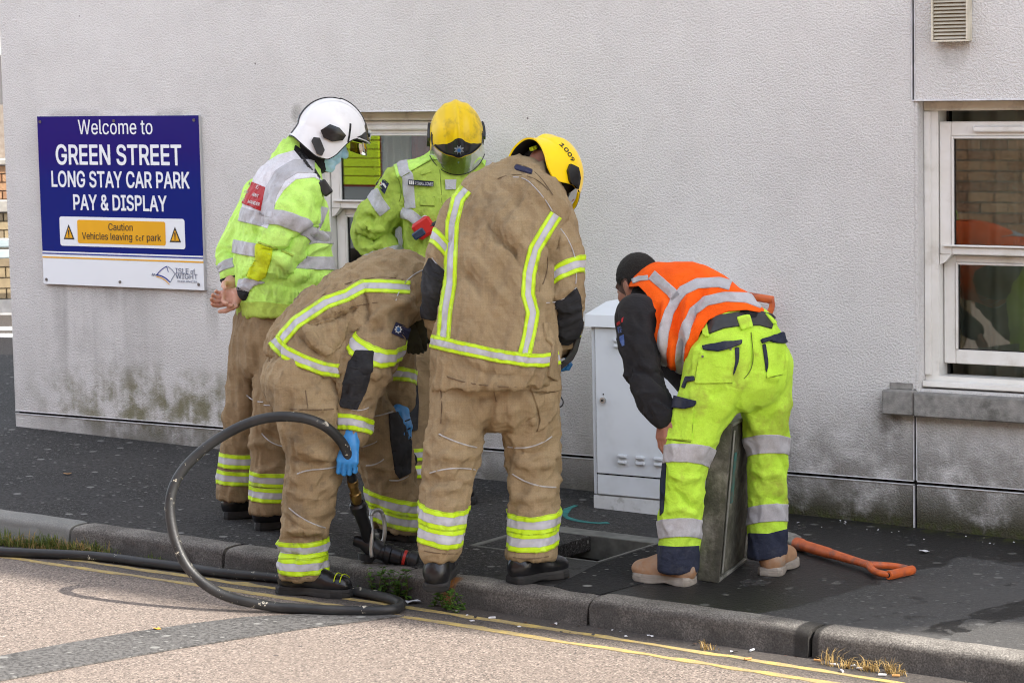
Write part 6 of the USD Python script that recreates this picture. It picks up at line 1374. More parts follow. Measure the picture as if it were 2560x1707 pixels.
# ---- the workman in the orange vest
bE = dep(gnd(1700, 1460)); J = jt(bE)
pE = thing('person', 'workman bending over in orange vest and lime trousers, seen from behind, hand on knee', 'person', gnd(1800, 1450))
axE = nrm(J(1655, 770, .28)-J(1850, 815, .0)); sE = nrm(-.25*R+.9*D-.35*FW); sE = nrm(sE-(sE@axE)*axE)
hE = J(1596, 716, .36); hf = nrm(-.60*RH+.66*FH-.42*UP); hu = nrm(-.28*RH+.42*FH+.86*UP)
B = head_prims(hE, hf, hu, None, .95); neck(B, hE, hu, hf, J(1635, 738, .3), .058)
torE = [(J(1850, 835, .0), .1, .07), (J(1745, 800, .14), .16, .11), (J(1665, 775, .26), .16, .1), (J(1628, 738, .32), .08, .07)]
B.rings(torE, sE, 'body')
legE1 = [J(1795, 890, -.02), J(1722, 1120, -.04), J(1695, 1380, .02)]; legE2 = [J(1900, 890, .05), J(1918, 1130, .16), J(1918, 1350, .2)]
for lg in (legE1, legE2): B.chain(lg, [.09, .056, .034], 'body')
aS, aE, aW = J(1594, 790, .14), J(1610, 945, .06), J(1660, 1040, -.02); bS, bEl, bW = J(1640, 770, .42), J(1680, 900, .45), J(1738, 985, .3)
B.chain([aS, aE, aW], [.05, .036, .028], 'body'); B.chain([bS, bEl, bW], [.05, .036, .028], 'body')
hand_prims(aW, J(1655, 1120, -.03)-aW, R*.75+.45*FW, -FW*.3+D*.1+R*.2, (.3, .35, .4, .5), B); hand_prims(bW, J(1748, 1060, .25)-bW, FW, R, (.4, .5, .5, .5), B)
V, Fc, T = solid(B, .0052); V = relax(V, Fc, 1); part(pE, 'body', (V, Fc), SKIN2, smooth=True)
P = head_prims(hE, hf, hu, None, .95); C = Cloth(P, .005); q = C.V-hE; l = np.cross(hu, hf); x, y, z = q@hf, q@l, q@hu
C.lumps(.002, .01, 3)
r_ = C.piece([z+.035+.012*(meshkit.noise(C.V*140, 3)-.5)-1.1*np.clip(x+.02, 0, 1)+.18*np.clip(-x-.06, 0, 1)-.25*np.exp(-((x+.004)/.03)**2)*np.clip((np.abs(y)-.066)/.02, 0, 1)*(z < .03), .085-x-.0], .0035); part(pE, 'hair', r_[:2], HAIR, smooth=True)
rf = C.piece([z+.068-1.1*np.clip(x+.015, 0, 1)-.25*np.exp(-((x+.004)/.03)**2)*np.clip((np.abs(y)-.07)/.02, 0, 1)*(z < .02), .09-x], .0012); part(pE, 'hair_fade', rf[:2], pm('faded_stubble', (.07, .035, .026), (.13, .065, .045), 160., rough=.8), smooth=True)
hv, hfc = r_[0], r_[1]; n_ = len(hv)//2; hfc = hfc[(hfc < n_).all(1)]; rh = np.random.default_rng(8); q = hfc[rh.integers(0, len(hfc), 9000)]; w3 = rh.dirichlet([1, 1, 1], 9000)
b = (hv[q]*w3[:, :, None]).sum(1); nn = np.cross(hv[q[:, 1]]-hv[q[:, 0]], hv[q[:, 2]]-hv[q[:, 0]]); nn /= np.linalg.norm(nn, axis=1)[:, None]+1e-12
tg = -hu*1.-hf*.35+rh.normal(0, .25, (9000, 3)); tp_ = b+(nn*.45+tg*.75)*rh.uniform(.004, .0085, 9000)[:, None]; sd2 = np.cross(nn, tg); sd2 /= np.linalg.norm(sd2, axis=1)[:, None]+1e-9
HV = np.concatenate([b-sd2*.0006, b+sd2*.0006, tp_], 1).reshape(-1, 3); part(pE, 'hair_strands', (HV, np.arange(27000).reshape(-1, 3)), HAIR, kind='stuff')
# trousers
P = Prims(); sT = nrm(R*.97+FW*.25-.12*D)
P.rings([(J(1850, 828, .02), .14, .105), (J(1853, 875, .01), .162, .142), (J(1855, 930, .01), .168, .15)], sT, 'seat', .03)
P.chain([J(1800, 915, -.01), J(1768, 1000, -.02), J(1722, 1115, -.03), J(1706, 1220, -.01), J(1698, 1330, .01), J(1694, 1425, .02)], [.135, .115, .088, .08, .078, .08], 'legl', .04)
P.chain([J(1905, 915, .04), J(1912, 1000, .09), J(1917, 1115, .15), J(1918, 1220, .17), J(1920, 1330, .2), J(1918, 1390, .2)], [.122, .098, .08, .074, .074, .072], 'legr', .02)
P.cut(J(1694, 1424, .02), -UP, .15); P.cut(J(1920, 1388, .2), -UP+.12*RH, .15)
C = Cloth(P, .0075); C.lumps(.006, .1, 41)
for a, b, t, sd, am, fr in ((J(1722, 1090, -.03), J(1694, 1392, .02), ['legl'], 2, .006, 12.), (J(1800, 915, -.01), J(1722, 1115, -.03), ['legl'], 3, .004, 8.), (J(1917, 1090, .15), J(1918, 1360, .2), ['legr'], 4, .005, 12.), (J(1905, 930, .04), J(1917, 1115, .15), ['legr'], 5, .005, 9.)): C.rings(a, b, .12, am, fr, sd, tags=t)
C.crease([(c4((1320, 1100), (1250, 1230), (1130, 1420)), 12, .008), (c4((1360, 800), (1370, 1000), (1330, 1120)), 5, -.006), (c4((1180, 1200), (1060, 1260)), 10, -.006), (c4((960, 900), (1000, 960), (960, 1060)), 10, .006), (c4((1450, 1100), (1560, 1140)), 10, .007), (c5((600, 400), (680, 440), (790, 420)), 9, .007), (c5((590, 480), (660, 520), (740, 610)), 9, -.006), (c5((580, 620), (660, 600), (760, 640)), 8, .007), (c5((1060, 380), (1130, 420), (1230, 400)), 8, .006), (c5((1060, 560), (1150, 540), (1240, 570)), 8, -.006), (c4((1290, 1250), (1350, 1400), (1440, 1540)), 14, .006)])
C.folds(UP, .06, .2, .004, 85)
tr = part(pE, 'trousers', C.mesh(), LIMEY, smooth=True)
for a, b, w_, t, d_ in ((c5((560, 300)), c5((800, 322)), .068, ['legl'], bE-.03), (c5((540, 720)), c5((775, 718)), .07, ['legl'], bE), (c5((1030, 268)), c5((1225, 262)), .066, ['legr'], bE+.15), (c5((1045, 645)), c5((1250, 630)), .066, ['legr'], bE+.18)):
    bits(pE, tr, 'reflective_tape', C.ring(a[0], b[0], w_, d_, .2, lift=.003, tags=t), SILV)
bits(pE, tr, 'navy_hem', C.poly(c5((528, 802), (640, 812), (770, 806), (775, 990), (700, 990), (520, 990)), lift=.003, tags=['legl']), NAVY)
bits(pE, tr, 'navy_hem', C.poly(c5((1045, 735), (1150, 740), (1260, 712), (1260, 900), (1040, 900)), lift=.003, tags=['legr']), NAVY)
bits(pE, tr, 'navy_side', C.poly(c5((560, 340), (590, 350), (585, 480), (575, 620), (555, 640)), lift=.003, tags=['legl']), NAVY)
bits(pE, tr, 'back_pocket', C.poly(c4((1010, 905), (1250, 880), (1250, 1010), (1228, 1160), (960, 1165), (985, 1010)), lift=.004, tags=['seat', 'legl']), LIMEY)
bits(pE, tr, 'back_pocket', C.poly(c4((1455, 880), (1600, 870), (1605, 1000), (1585, 1100), (1470, 1125), (1480, 1000)), lift=.004, tags=['seat', 'legr']), LIMEY)
bits(pE, tr, 'pocket_edge', C.poly(c4((1245, 908), (1280, 908), (1270, 1010), (1236, 1112), (1232, 1090), (1248, 1000)), lift=.007, tags=['seat', 'legl']), NAVY)
bits(pE, tr, 'pocket_edge', C.poly(c4((1440, 885), (1460, 885), (1480, 1020), (1468, 1125), (1462, 1040)), lift=.007, tags=['seat', 'legr']), NAVY)
bits(pE, tr, 'pocket_flap', C.poly(c4((1015, 905), (1160, 870), (1295, 862), (1292, 885), (1210, 918), (1130, 940), (1020, 930)), lift=.012, tags=['seat', 'legl']), NAVY)
bits(pE, tr, 'pocket_flap', C.poly(c4((1425, 855), (1570, 805), (1650, 850), (1620, 880), (1540, 880), (1490, 862), (1440, 882)), lift=.014, tags=['seat', 'legr']), NAVY)
bits(pE, tr, 'cargo_pocket', C.poly(c4((800, 1335), (955, 1330), (940, 1568), (730, 1560), (760, 1430)), lift=.006, tags=['legl', 'seat']), LIMEY)
bits(pE, tr, 'pocket_flap', C.poly(c4((820, 1250), (980, 1290), (960, 1325), (900, 1345), (770, 1338)), lift=.014, tags=['legl', 'seat']), NAVY)
bits(pE, tr, 'hammer_loop', C.poly(c4((900, 1118), (960, 1110), (960, 1145), (905, 1155), (890, 1200), (872, 1195)), lift=.008, tags=['legl', 'seat']), NAVY)
for pts in (c4((1362, 800), (1375, 920), (1362, 1060), (1310, 1130)), c4((962, 1160), (1090, 1162), (1228, 1160)), c4((985, 1010), (970, 1090), (962, 1160)), c4((945, 1330), (945, 1450), (935, 1560)), c5((570, 212), (640, 222), (725, 232)), c4((1470, 1122), (1530, 1115), (1585, 1098))): part(tr, 'stitching', C.seam(pts, .002, 24, .001), STITCH)
for p_ in (c4((1016, 972))[0], c4((1217, 918))[0]): part(tr, 'rivet', C.plate([(p_[0]+3.2*math.cos(a), p_[1]+3.2*math.sin(a)) for a in np.arange(10)*.628], .008, .003, ['seat', 'legl'], 5.), M_screw)
bits(pE, tr, 'waist_belt', C.tape(c4((1040, 770), (1160, 725), (1290, 708), (1430, 705), (1520, 730)), 34, lift=.006, tags=['seat']), M_black)
for pts in (c4((1022, 760), (1055, 735), (1068, 828), (1028, 845)), c4((1255, 700), (1345, 682), (1375, 770), (1290, 790)), c4((1455, 672), (1490, 690), (1535, 740), (1515, 750))): bits(pE, tr, 'belt_loop', C.poly(pts, lift=.011, tags=['seat']), LIMEY)
boot(pE, gnd(1735, 1462)-RH*.005, gnd(1588, 1446), UP, BOOTT, SOLET, w=1.12, ank=J(1700, 1405, .02)); boot(pE, gnd(1922, 1440), gnd(1922, 1440)+nrm(FH*.93+.38*RH)*.29, UP, BOOTT, SOLET, w=1.1, ank=J(1920, 1375, .2))
# black top and orange vest
P = Prims(); P.rings([(J(1862, 814, .0), .09, .085), (J(1800, 820, .07), .135, .11), (J(1745, 802, .14), .17, .12), (J(1668, 772, .25), .175, .11), (J(1636, 742, .3), .1, .085)], sE, 'torso')
P.chain([aS, J(1596, 870, .09), aE], [.09, .074, .06], 'arml', .05); P.chain([aE, J(1634, 1000, .01), aW], [.06, .057, .053], 'forel', .03)
P.chain([bS, bEl], [.085, .07], 'armr', .05); P.chain([bEl, bW], [.068, .048], 'forer', .03)
C = Cloth(P, .008); C.lumps(.006, .1, 42); C.rings(aS, aE, .1, .008, 10., 3, tags=['arml']); C.rings(J(1600, 920, .07), aW, .08, .009, 16., 4, tags=['forel', 'arml'])
tp = part(pE, 'sweatshirt', C.mesh(), DARK, smooth=True)
for (a, b, c, d), mt in ((((452, 690), (448, 725), (405, 755), (402, 735)), PRINTR), (((408, 765), (440, 755), (445, 800), (415, 805)), pm('blue_print', (.02, .06, .25), (.1, .16, .35), 60., rough=.8)), (((420, 830), (455, 815), (460, 890), (435, 905)), pm('blue_print', (.02, .06, .25), (.1, .16, .35), 60., rough=.8))): part(tp, 'sleeve_print', C.plate(c4(a, b, c, d), .004, .001, ['arml', 'forel'], 6.), mt)
P = Prims(); P.rings([(J(1848, 824, .02), .118, .115), (J(1800, 818, .075), .165, .138), (J(1745, 803, .14), .205, .15), (J(1690, 780, .21), .21, .145), (J(1650, 752, .27), .155, .115), (J(1628, 722, .32), .1, .08)], sE, 'vest')
P.limb(J(1612, 770, .22), J(1640, 730, .28), .075, .07, 'vest', .05)
C = Cloth(P, .007); C.lumps(.009, .11, 43); C.lumps(.004, .045, 44)
C.crease([(c4((760, 560), (740, 760), (760, 980)), 9, .012), (c4((850, 560), (820, 760), (850, 960)), 10, -.012), (c4((930, 520), (900, 720), (930, 900)), 9, .012), (c4((1040, 480), (960, 620), (940, 760)), 9, -.009), (c4((1000, 680), (950, 800), (900, 1000)), 8, .01), (c4((640, 420), (760, 520), (780, 600)), 9, -.007), (c4((1100, 440), (1240, 520), (1400, 580)), 12, .006), (c4((820, 840), (800, 1060)), 7, .012), (c4((870, 800), (860, 1060)), 6, -.012), (c4((700, 600), (720, 800)), 8, -.01)])
r_ = C.piece([-_sd(C.px(), np.asarray(c4((470, 480), (560, 470), (610, 520), (660, 600), (690, 720), (680, 800), (640, 870), (600, 900), (300, 900), (300, 480)), float))+0., (_sd(C.px(), np.asarray(c4((1460, 640), (1420, 590), (1440, 300), (300, 300), (300, 1200), (890, 1200), (900, 1060), (940, 980), (1000, 800), (1060, 710), (1200, 650), (1330, 640), (1440, 660)), float)))], .002)
vs = part(pE, 'vest', r_[:2], ORANGE, smooth=True)
EX = c4((470, 480), (560, 470), (610, 520), (660, 600), (690, 720), (680, 800), (640, 870), (600, 900), (300, 900), (300, 480))
KP = [-_sd(C.px(), np.asarray(EX, float))]
def vt_(pts, w):
    P_ = C.px(); d, al = _pl(P_, np.asarray(pts, float)); bits(pE, vs, 'reflective_tape', C.piece([w/2-d, *KP, (al-.001)*1e3, (.999-al)*1e3], .0055, front=True), SILV)
vt_(c4((655, 395), (720, 450), (800, 520), (830, 560)), 26); vt_(c4((1215, 470), (1135, 448), (980, 455), (880, 505), (835, 560), (775, 660), (740, 800), (725, 950), (735, 1040)), 24); vt_(c4((1440, 600), (1330, 558), (1180, 550), (1040, 580), (950, 650), (905, 760), (860, 900), (850, 1000), (870, 1110)), 24)
vt_(c4((520, 440), (570, 420), (630, 415)), 12); vt_(c4((660, 990), (720, 1050), (810, 1110), (880, 1120)), 18)

# ------------------------------------------------------------------ hose, nozzle and tools
def road_pt(px, py, h): return gnd(px, py, off=-.1+h)
HR = .0205
hp_ = [road_pt(x, y, HR) for x, y in ((-420, 1352), (-150, 1366), (0, 1379), (120, 1384), (250, 1391), (360, 1405), (450, 1416), (560, 1432), (690, 1444), (780, 1458), (870, 1474), (950, 1490), (1000, 1508), (985, 1522), (900, 1526), (800, 1524), (700, 1518))]
dg, dh = dep(hp_[-1]), bD-.155
lp = [(631, 1506), (590, 1497), (541, 1478), (500, 1450), (466, 1412), (442, 1362), (427, 1300), (426, 1245), (448, 1188), (500, 1130), (580, 1076), (650, 1048), (720, 1041), (790, 1054), (838, 1086), (864, 1122), (874, 1160)]
for i, (x, y) in enumerate(lp):
    t = (i+1)/len(lp); hp_.append(at(x, y, dg+(dh-dg)*t**1.2-.075*math.exp(-((t-.8)/.13)**2)))
pts = smooth_curve(np.array(hp_), 420)
gl_ = gz(pts[:, 0])-.1+HR; pts[:, 2] = np.maximum(pts[:, 2], gl_)
hs = thing('fire_hose', 'long scuffed black hose looping up from the gutter to the gloved hand', 'hose', pts[0])
part(hs, 'hose', tube(pts, HR, 14), M_hose, smooth=True)
dN = dep(gnd(940, 1408)); JN = lambda x, y, o=0: at(x, y, dN+o)
hd = at(874, 1160, dh); JM = lambda x, y, t: at(x, y, dh+(dN-dh)*t)
nz = thing('hose_nozzle', 'black hose branch nozzle with grey bail handle and red ring on the kerb', 'nozzle', gnd(940, 1400))
cp = [JM(872, 1152, 0), JM(876, 1178, .1), JM(881, 1200, .25), JM(883, 1212, .3), JM(888, 1232, .4), JM(890, 1244, .45), JM(893, 1256, .5)]
part(nz, 'hose_ferrule', tube([cp[0], cp[1], cp[2]], [.022, .02, .0195], 14), M_blackm, smooth=30)
part(nz, 'coupling', tube([cp[2], cp[2]*.9+cp[3]*.1, cp[3], cp[3]*.9+cp[4]*.1, cp[4]*.9+cp[3]*.1, cp[4], cp[5], cp[6]], [.019, .0225, .0225, .019, .019, .024, .024, .018], 16), M_brass, smooth=30)
q0, q1, q2 = JM(893, 1256, .5), JM(898, 1275, .6), JM(925, 1350, .97)
part(nz, 'grip', tube([q0, q0*.8+q1*.2, q1, q1*.9+q2*.1, q1*.5+q2*.5, q2], [.026, .034, .034, .027, .026, .03], 16), M_blackm, smooth=30)
part(nz, 'valve_body', tube([JN(884, 1350), JN(890, 1351), JN(905, 1355), JN(930, 1366), JN(950, 1378)], [.02, .024, .026, .043, .04], 18), M_blackm, smooth=30)
part(nz, 'valve_base', tube([JN(918, 1385), JN(914, 1402)], [.04, .03], 14), M_black, smooth=30)
b0_, b1_ = JN(945, 1376), JN(1042, 1402, -.02); bl_ = lambda t: b0_+(b1_-b0_)*t
part(nz, 'barrel', tube([bl_(0), bl_(.18), bl_(.2), bl_(.34), bl_(.36), bl_(.6), bl_(.62), bl_(1.)], [.034, .036, .041, .041, .034, .033, .03, .031], 20), M_blackm, smooth=30)
part(nz, 'red_ring', tube([bl_(.66), bl_(.665), bl_(.73), bl_(.735)], [.0318, .033, .033, .0318], 20), M_redb, smooth=30)
part(nz, 'bumper', tube([bl_(.8), bl_(.82), bl_(1.02)], [.035, .039, .039], 20), M_black, smooth=30)
for sgn in (-1, 1):
    o_ = -.045 if sgn < 0 else .045
    arm = smooth_curve([JN(930, 1392, o_), JN(928, 1368, o_), JN(930, 1340, o_), JN(928, 1310, o_*.8), JN(927, 1290, o_*.5)], 16) if sgn < 0 else smooth_curve([JN(935, 1380, o_), JN(958, 1352, o_), JN(962, 1330, o_*.9), JN(960, 1300, o_*.8), JN(955, 1282, o_*.5)], 16)
    part(nz, 'handle_arm', tube(arm, .0085, 8), M_alum, smooth=True)
part(nz, 'handle_bar', tube(smooth_curve([JN(927, 1290, -.022), JN(934, 1277, -.01), JN(948, 1275, .01), JN(955, 1282, .022)], 14), .0085, 8), M_alum, smooth=True)
tc_ = thing('thermal_camera', 'black handheld thermal camera held in front of the person seen from behind', 'camera', J(0, 0) if False else at(1420, 900, bC+.1))
def slab_px(pts, d, t, bev=.0):
    """a solid whose face is the polygon seen at depth d and t deep"""
    a = np.array([at(x, y, d) for x, y in pts]); b = a+FW*t
    tri_v, tri_f = trimesh.creation.triangulate_polygon(Polygon(pts), engine='earcut'); k = cKDTree(np.array(pts, float)).query(tri_v)[1]; f = k[tri_f]; n = len(pts)
    c = np.cross(a[f[:, 1]]-a[f[:, 0]], a[f[:, 2]]-a[f[:, 0]])
    if (c@FW).sum() > 0: f = f[:, ::-1]
    ring = np.arange(n); nx = (ring+1) % n; sk = np.vstack([np.stack([ring, ring+n, nx+n], 1), np.stack([ring, nx+n, nx], 1)])
    return np.vstack([a, b]), np.vstack([f, f[:, ::-1]+n, sk])
dT = bC+.14
part(tc_, 'case', slab_px(c2((1868, 1168), (1882, 1185), (1880, 1215), (1858, 1300), (1850, 1330), (1828, 1372), (1760, 1428), (1750, 1425), (1748, 1395), (1790, 1368), (1820, 1320), (1838, 1260)), dT, .07), M_black)
part(tc_, 'screen_bezel', slab_px(c2((1848, 1262), (1860, 1268), (1846, 1330), (1800, 1378), (1780, 1385), (1785, 1372), (1822, 1330)), dT-.008, .012), pm('grey_green_screen', (.025, .04, .04), (.04, .055, .055), 20., rough=.2))
part(tc_, 'strap', tube(smooth_curve([at(1397, 915, dT), at(1396, 940, dT), at(1400, 965, dT), at(1397, 985, dT)], 20), .006, 6), M_black)
part(tc_, 'karabiner', tube(smooth_curve([at(x, y, dT-.01) for x, y in ((1397, 985), (1404, 995), (1408, 1008), (1400, 1017), (1393, 1010), (1395, 992))], 24), .0032, 6), M_blackm)
P = hand_prims(at(1396, 856, bC+.22), D*.9-.1*R+.2*FW, R*.9-FW*.2, FW+R*.1, (1.2, 1.25, 1.3, 1.3), None, .5, .9); V, Fc, T = solid(P, .004, .03); part(pC, 'glove', (V, Fc), GLOVE, smooth=True)
P = hand_prims(at(1110, 838, bC+.28), D*.6+.6*FW, R, FW, (.9, 1., 1.05, 1.1), None, .5, 1.05); V, Fc, T = solid(P, .004, .03); part(pC, 'glove', (V, Fc), GLOVE, smooth=True)

def dgrip(parent, e0, e1, neck_, r=.0155, rb=.019):
    e0, e1, neck_ = map(np.asarray, (e0, e1, neck_)); mid = (e0+e1)/2
    part(parent, 'grip_bar', tube([e0-(e1-e0)*.02, e0, e1, e1+(e1-e0)*.02], [rb*.92, rb, rb, rb*.92], 16), M_orange_t, smooth=30)
    part(parent, 'grip_hole', tube([e0-(e1-e0)*.025, e0-(e1-e0)*.0201], [rb*.5, rb*.5], 12), M_gap)
    for e_ in (e0+(e1-e0)*.06, e1-(e1-e0)*.06):
        part(parent, 'grip_arm', tube(smooth_curve([e_, e_*.62+neck_*.38+(e_-mid)*.5, e_*.25+neck_*.75+(e_-mid)*.34, neck_], 16), np.linspace(r*.8, r*1.05, 16), 10), M_orange_t, smooth=True)
s1 = thing('shovel', 'shovel lying on the wet pavement with orange shaft and grip', 'shovel', gnd(2130, 1420))
def gp(px, py, h): return gnd(px, py, off=h)
a_, b_ = gp(1992, 1358, .028), gp(2174, 1412, .03)
ln = lambda t: a_+(b_-a_)*t
part(s1, 'shaft', tube([ln(-.01), ln(.0), ln(.06), ln(.1), ln(.12), ln(.45), ln(.47), ln(.9), ln(1.)], [.024, .027, .027, .024, .0235, .0225, .02, .0155, .0165], 18), M_orange_t, smooth=35)
dgrip(s1, gp(2222, 1437, .02), gp(2281, 1424, .02), ln(.995))
hd_ = nrm(ln(0)-ln(1)); sd_ = np.cross(hd_, UP)
part(s1, 'socket', tube([ln(-.005), ln(-.06), ln(-.16)], [.02, .021, .016], 12), M_toolst, smooth=True)
bl0 = ln(-.12); V = []
for t, w_ in ((0., .05), (.05, .1), (.12, .115), (.28, .11), (.3, .1)):
    for s_ in np.linspace(-1, 1, 7): V.append(bl0+hd_*t+sd_*w_*s_+UP*(.012*s_*s_-.012-.0*t))
V = np.array(V); Fq = []
for i in range(4):
    for j in range(6): a = i*7+j; Fq += [[a, a+1, a+8], [a, a+8, a+7]]
Fq = np.array(Fq); part(s1, 'blade', (np.vstack([V, V-UP*.004]), np.vstack([Fq, Fq[:, ::-1]+len(V)])), M_toolst, smooth=True)
s2 = thing('shovel', 'orange handled shovel leaning on the wall behind the orange vest', 'shovel', wall(1900, 1230))
yw = -.06; wp = lambda px, py, y: wall(px, py, y)
e0, e1, nk = wp(1868, 740, yw-.03), wp(1932, 750, yw), wp(1888, 812, yw-.03)
dgrip(s2, e0, e1, nk, .016, .018); foot = wp(1868, 1190, -.3)
part(s2, 'shaft', tube([nk, nk*.6+foot*.4, nk*.2+foot*.8], [.017, .018, .022], 14), M_orange_t, smooth=True)
v, f_ = bx(-.1, .1, -.003, .003, -.3, 0, .002); part(s2, 'blade', (v+(nk*.2+foot*.8)+[0, -.02, .02], f_), M_toolst)

# ------------------------------------------------------------------ litter and plants
def flat_bit(name, label, cat_, px, py, size, mat, on=-.1, seed=0, group=None, lift=.004):
    r_ = np.random.default_rng(seed); n = 9; a = np.arange(n)/n*2*np.pi; rad_ = size*r_.uniform(.6, 1.1, n); c = gnd(px, py, off=on); V = [c+UP*(lift+size*.12)]
    for t, q in zip(a, rad_): V.append(c+RH*math.cos(t)*q+FH*math.sin(t)*q*.8+UP*(lift+r_.uniform(0, size*.3)))
    V = np.array(V); Fq = np.array([[0, 1+i, 1+(i+1) % n] for i in range(n)]); V2 = V-UP*.0015
    single(name, label, cat_, (np.vstack([V, V2]), np.vstack([Fq, Fq[:, ::-1]+len(V)])), mat, group=group)
M_paper = pm('crumpled_paper', (.7, .7, .72), (.55, .56, .58), 60., rough=.8); M_leafo = pm('dry_orange_leaf', (.4, .2, .06), (.5, .28, .1), 60., rough=.7); M_leafy = pm('yellow_leaf', (.6, .34, .04), (.45, .25, .03), 70., rough=.6)
flat_bit('paper_scrap', 'white paper scrap lying on the wet pavement right of the orange shovel', 'litter', 2310, 1381, .03, M_paper, 0., 3)
flat_bit('paper_scrap', 'torn white paper scrap on the road beside the weeds under the kerb', 'litter', 1030, 1508, .035, M_paper, -.1, 4)
flat_bit('fallen_leaf', 'dry orange leaf on the pavement left of the hose loop', 'leaf', 168, 1187, .025, M_leafo, 0., 5)
flat_bit('fallen_leaf', 'crumpled yellow leaf on the sunlit road by the grey strip', 'leaf', 394, 1576, .017, M_leafy, -.1, 6, lift=.008)
r_ = np.random.default_rng(12)
for k in range(46):
    px = r_.uniform(1050, 2540); base_ = np.interp(px, [1050, 1700, 2100, 2560], [1520, 1590, 1650, 1706]); py = base_+r_.uniform(-12, 26)
    if 1960 < px < 2320 and r_.random() < .6: py = base_+r_.uniform(-4, 22)
    c = gnd(px, py, off=-.1)
    if c[1] > -2.04: c[1] = -2.05
    q = r_.uniform(.004, .011); v, f_ = hull([c+UP*.004+q*r_.normal(0, .6, 3)*[1, 1, .4]+UP*q*.4 for _ in range(9)])
    single('grit', 'small pale chips of grit scattered along the gutter under the kerb', 'grit', (v, f_), (M_paper if r_.random() < .35 else M_brickd if r_.random() < .3 else M_kerb), group='grit along the gutter')
for k in range(11):
    px, py = ((2085, 1664), (2120, 1668), (2150, 1674), (2175, 1668), (2206, 1690), (2240, 1692), (1880, 1628), (2048, 1652), (1230, 1547), (1870, 1650), (2105, 1680))[k]; c = gnd(px, py, off=-.1)
    if c[1] > -2.04: c[1] = -2.05
    a_ = r_.uniform(0, 3.1); d_ = np.array([math.cos(a_), math.sin(a_), 0])*.014
    single('cigarette_end', 'flattened cigarette end lying in the gutter below the kerb', 'cigarette end', tube([c-d_+UP*.007, c+UP*.007, c+d_+UP*.006], .0042, 7), M_leafo if k % 2 else M_paper, group='cigarette ends in the gutter')
r_ = np.random.default_rng(13)
for k in range(26):
    px, py = r_.uniform(1950, 2560), 0; y_ = r_.uniform(-.25, -.05); c = np.array([wall(px, 1250)[0], y_, 0]); c[2] = float(gz(c[0])); q = r_.uniform(.003, .007)
    v, f_ = hull([c+UP*.003+q*r_.normal(0, .6, 3)*[1, 1, .4]+UP*q*.4 for _ in range(8)]); single('stone_chip', 'small pale stone chips lying along the foot of the wall', 'stone chip', (v, f_), M_paper if k % 3 else M_kerb, group='chips at the foot of the wall')

def blades(spots, n, h, spread, seed, lean=.5, width=.003, up=True):
    r_ = np.random.default_rng(seed); V, Fq = [], []
    for c in spots:
        hs_ = r_.uniform(.35, 1.25); c = c+np.array([r_.normal(0, spread*.6), -abs(r_.normal(0, spread*.5)), 0])
        for _ in range(int(n*r_.uniform(.5, 1.4))):
            a = r_.uniform(0, 2*np.pi); b = c+np.array([r_.normal(0, spread), r_.normal(0, spread*.45), 0]); hh = h*hs_*r_.uniform(.4, 1.15); d_ = np.array([math.cos(a), math.sin(a), 0]); s_ = np.array([-d_[1], d_[0], 0])*width
            le = r_.uniform(.1, 1.)*lean; p1 = b+d_*hh*le*.35+UP*hh*.6; p2 = b+d_*hh*le+UP*hh*(1-.35*le); k = len(V)
            V += [b-s_, b+s_, p1+s_*.8, p1-s_*.8, p2]; Fq += [[k, k+1, k+2], [k, k+2, k+3], [k+3, k+2, k+4]]
    return np.array(V), np.array(Fq)
def leafm(name, a, b):
    g = G(); p = g.pos(); col = g.ramp(g.noise(p, 40., 3.), [(.35, a), (.65, b)]); s = g.pbsdf(base_color=col, roughness=.6, specular_ior_level=.3)
    return g.make(name, g.add('mix_closure', 'closure', fac=.25, closure1=s, closure2=g.add('translucent_bsdf', 'BSDF', color=col)))
M_gr, M_dry, M_weed = leafm('grass_green', (.07, .115, .02), (.15, .18, .04)), leafm('dry_straw', (.3, .2, .07), (.42, .3, .12)), leafm('weed_leaf', (.05, .12, .015), (.1, .2, .03))
sp = [gnd(x, y, off=-.1) for x, y in zip(np.linspace(-80, 270, 34), np.interp(np.linspace(-80, 270, 34), [-80, 0, 150, 280], [1350, 1358, 1372, 1390]))]
for q in sp: q[1] = min(q[1], -2.035)
single('gutter_grass', 'green and straw coloured grass growing in the gutter at the left', 'grass', blades(sp, 34, .07, .035, 3, 1.3, .0022), M_gr, kind='stuff')
single('gutter_grass', 'dry straw blades mixed into the grass in the left gutter', 'grass', blades(sp, 14, .075, .035, 4, 1.5, .0018), M_dry, kind='stuff')
def tuft(label, pts, n, h, seed, mat, name='grass_tuft', lean=1.1, spread=.02, w=.0018):
    s_ = [gnd(x, y, off=-.1) for x, y in pts]
    for q in s_: q[1] = min(q[1], -2.035)
    single(name, label, 'grass tuft', blades(s_, n, h, spread, seed, lean, w), mat)
tuft('small green grass tuft by the kerb behind the hose loop', [(410, 1402), (425, 1405)], 40, .05, 5, M_gr)
tuft('straw coloured dead tuft against the kerb left of the wet kerb joint', [(1760, 1618), (1775, 1620)], 22, .05, 6, M_dry)
tuft('upright dry green tuft at the kerb, left of two dead tufts', [(2075, 1662), (2082, 1664)], 16, .08, 7, M_dry, lean=1.)
tuft('wide dead straw tuft under the kerb, between two smaller tufts', [(2130, 1668), (2160, 1672), (2185, 1676)], 24, .08, 8, M_dry, lean=1.8)
tuft('rightmost low dead tuft under the kerb', [(2225, 1680), (2245, 1684)], 22, .055, 9, M_dry, lean=1.4)
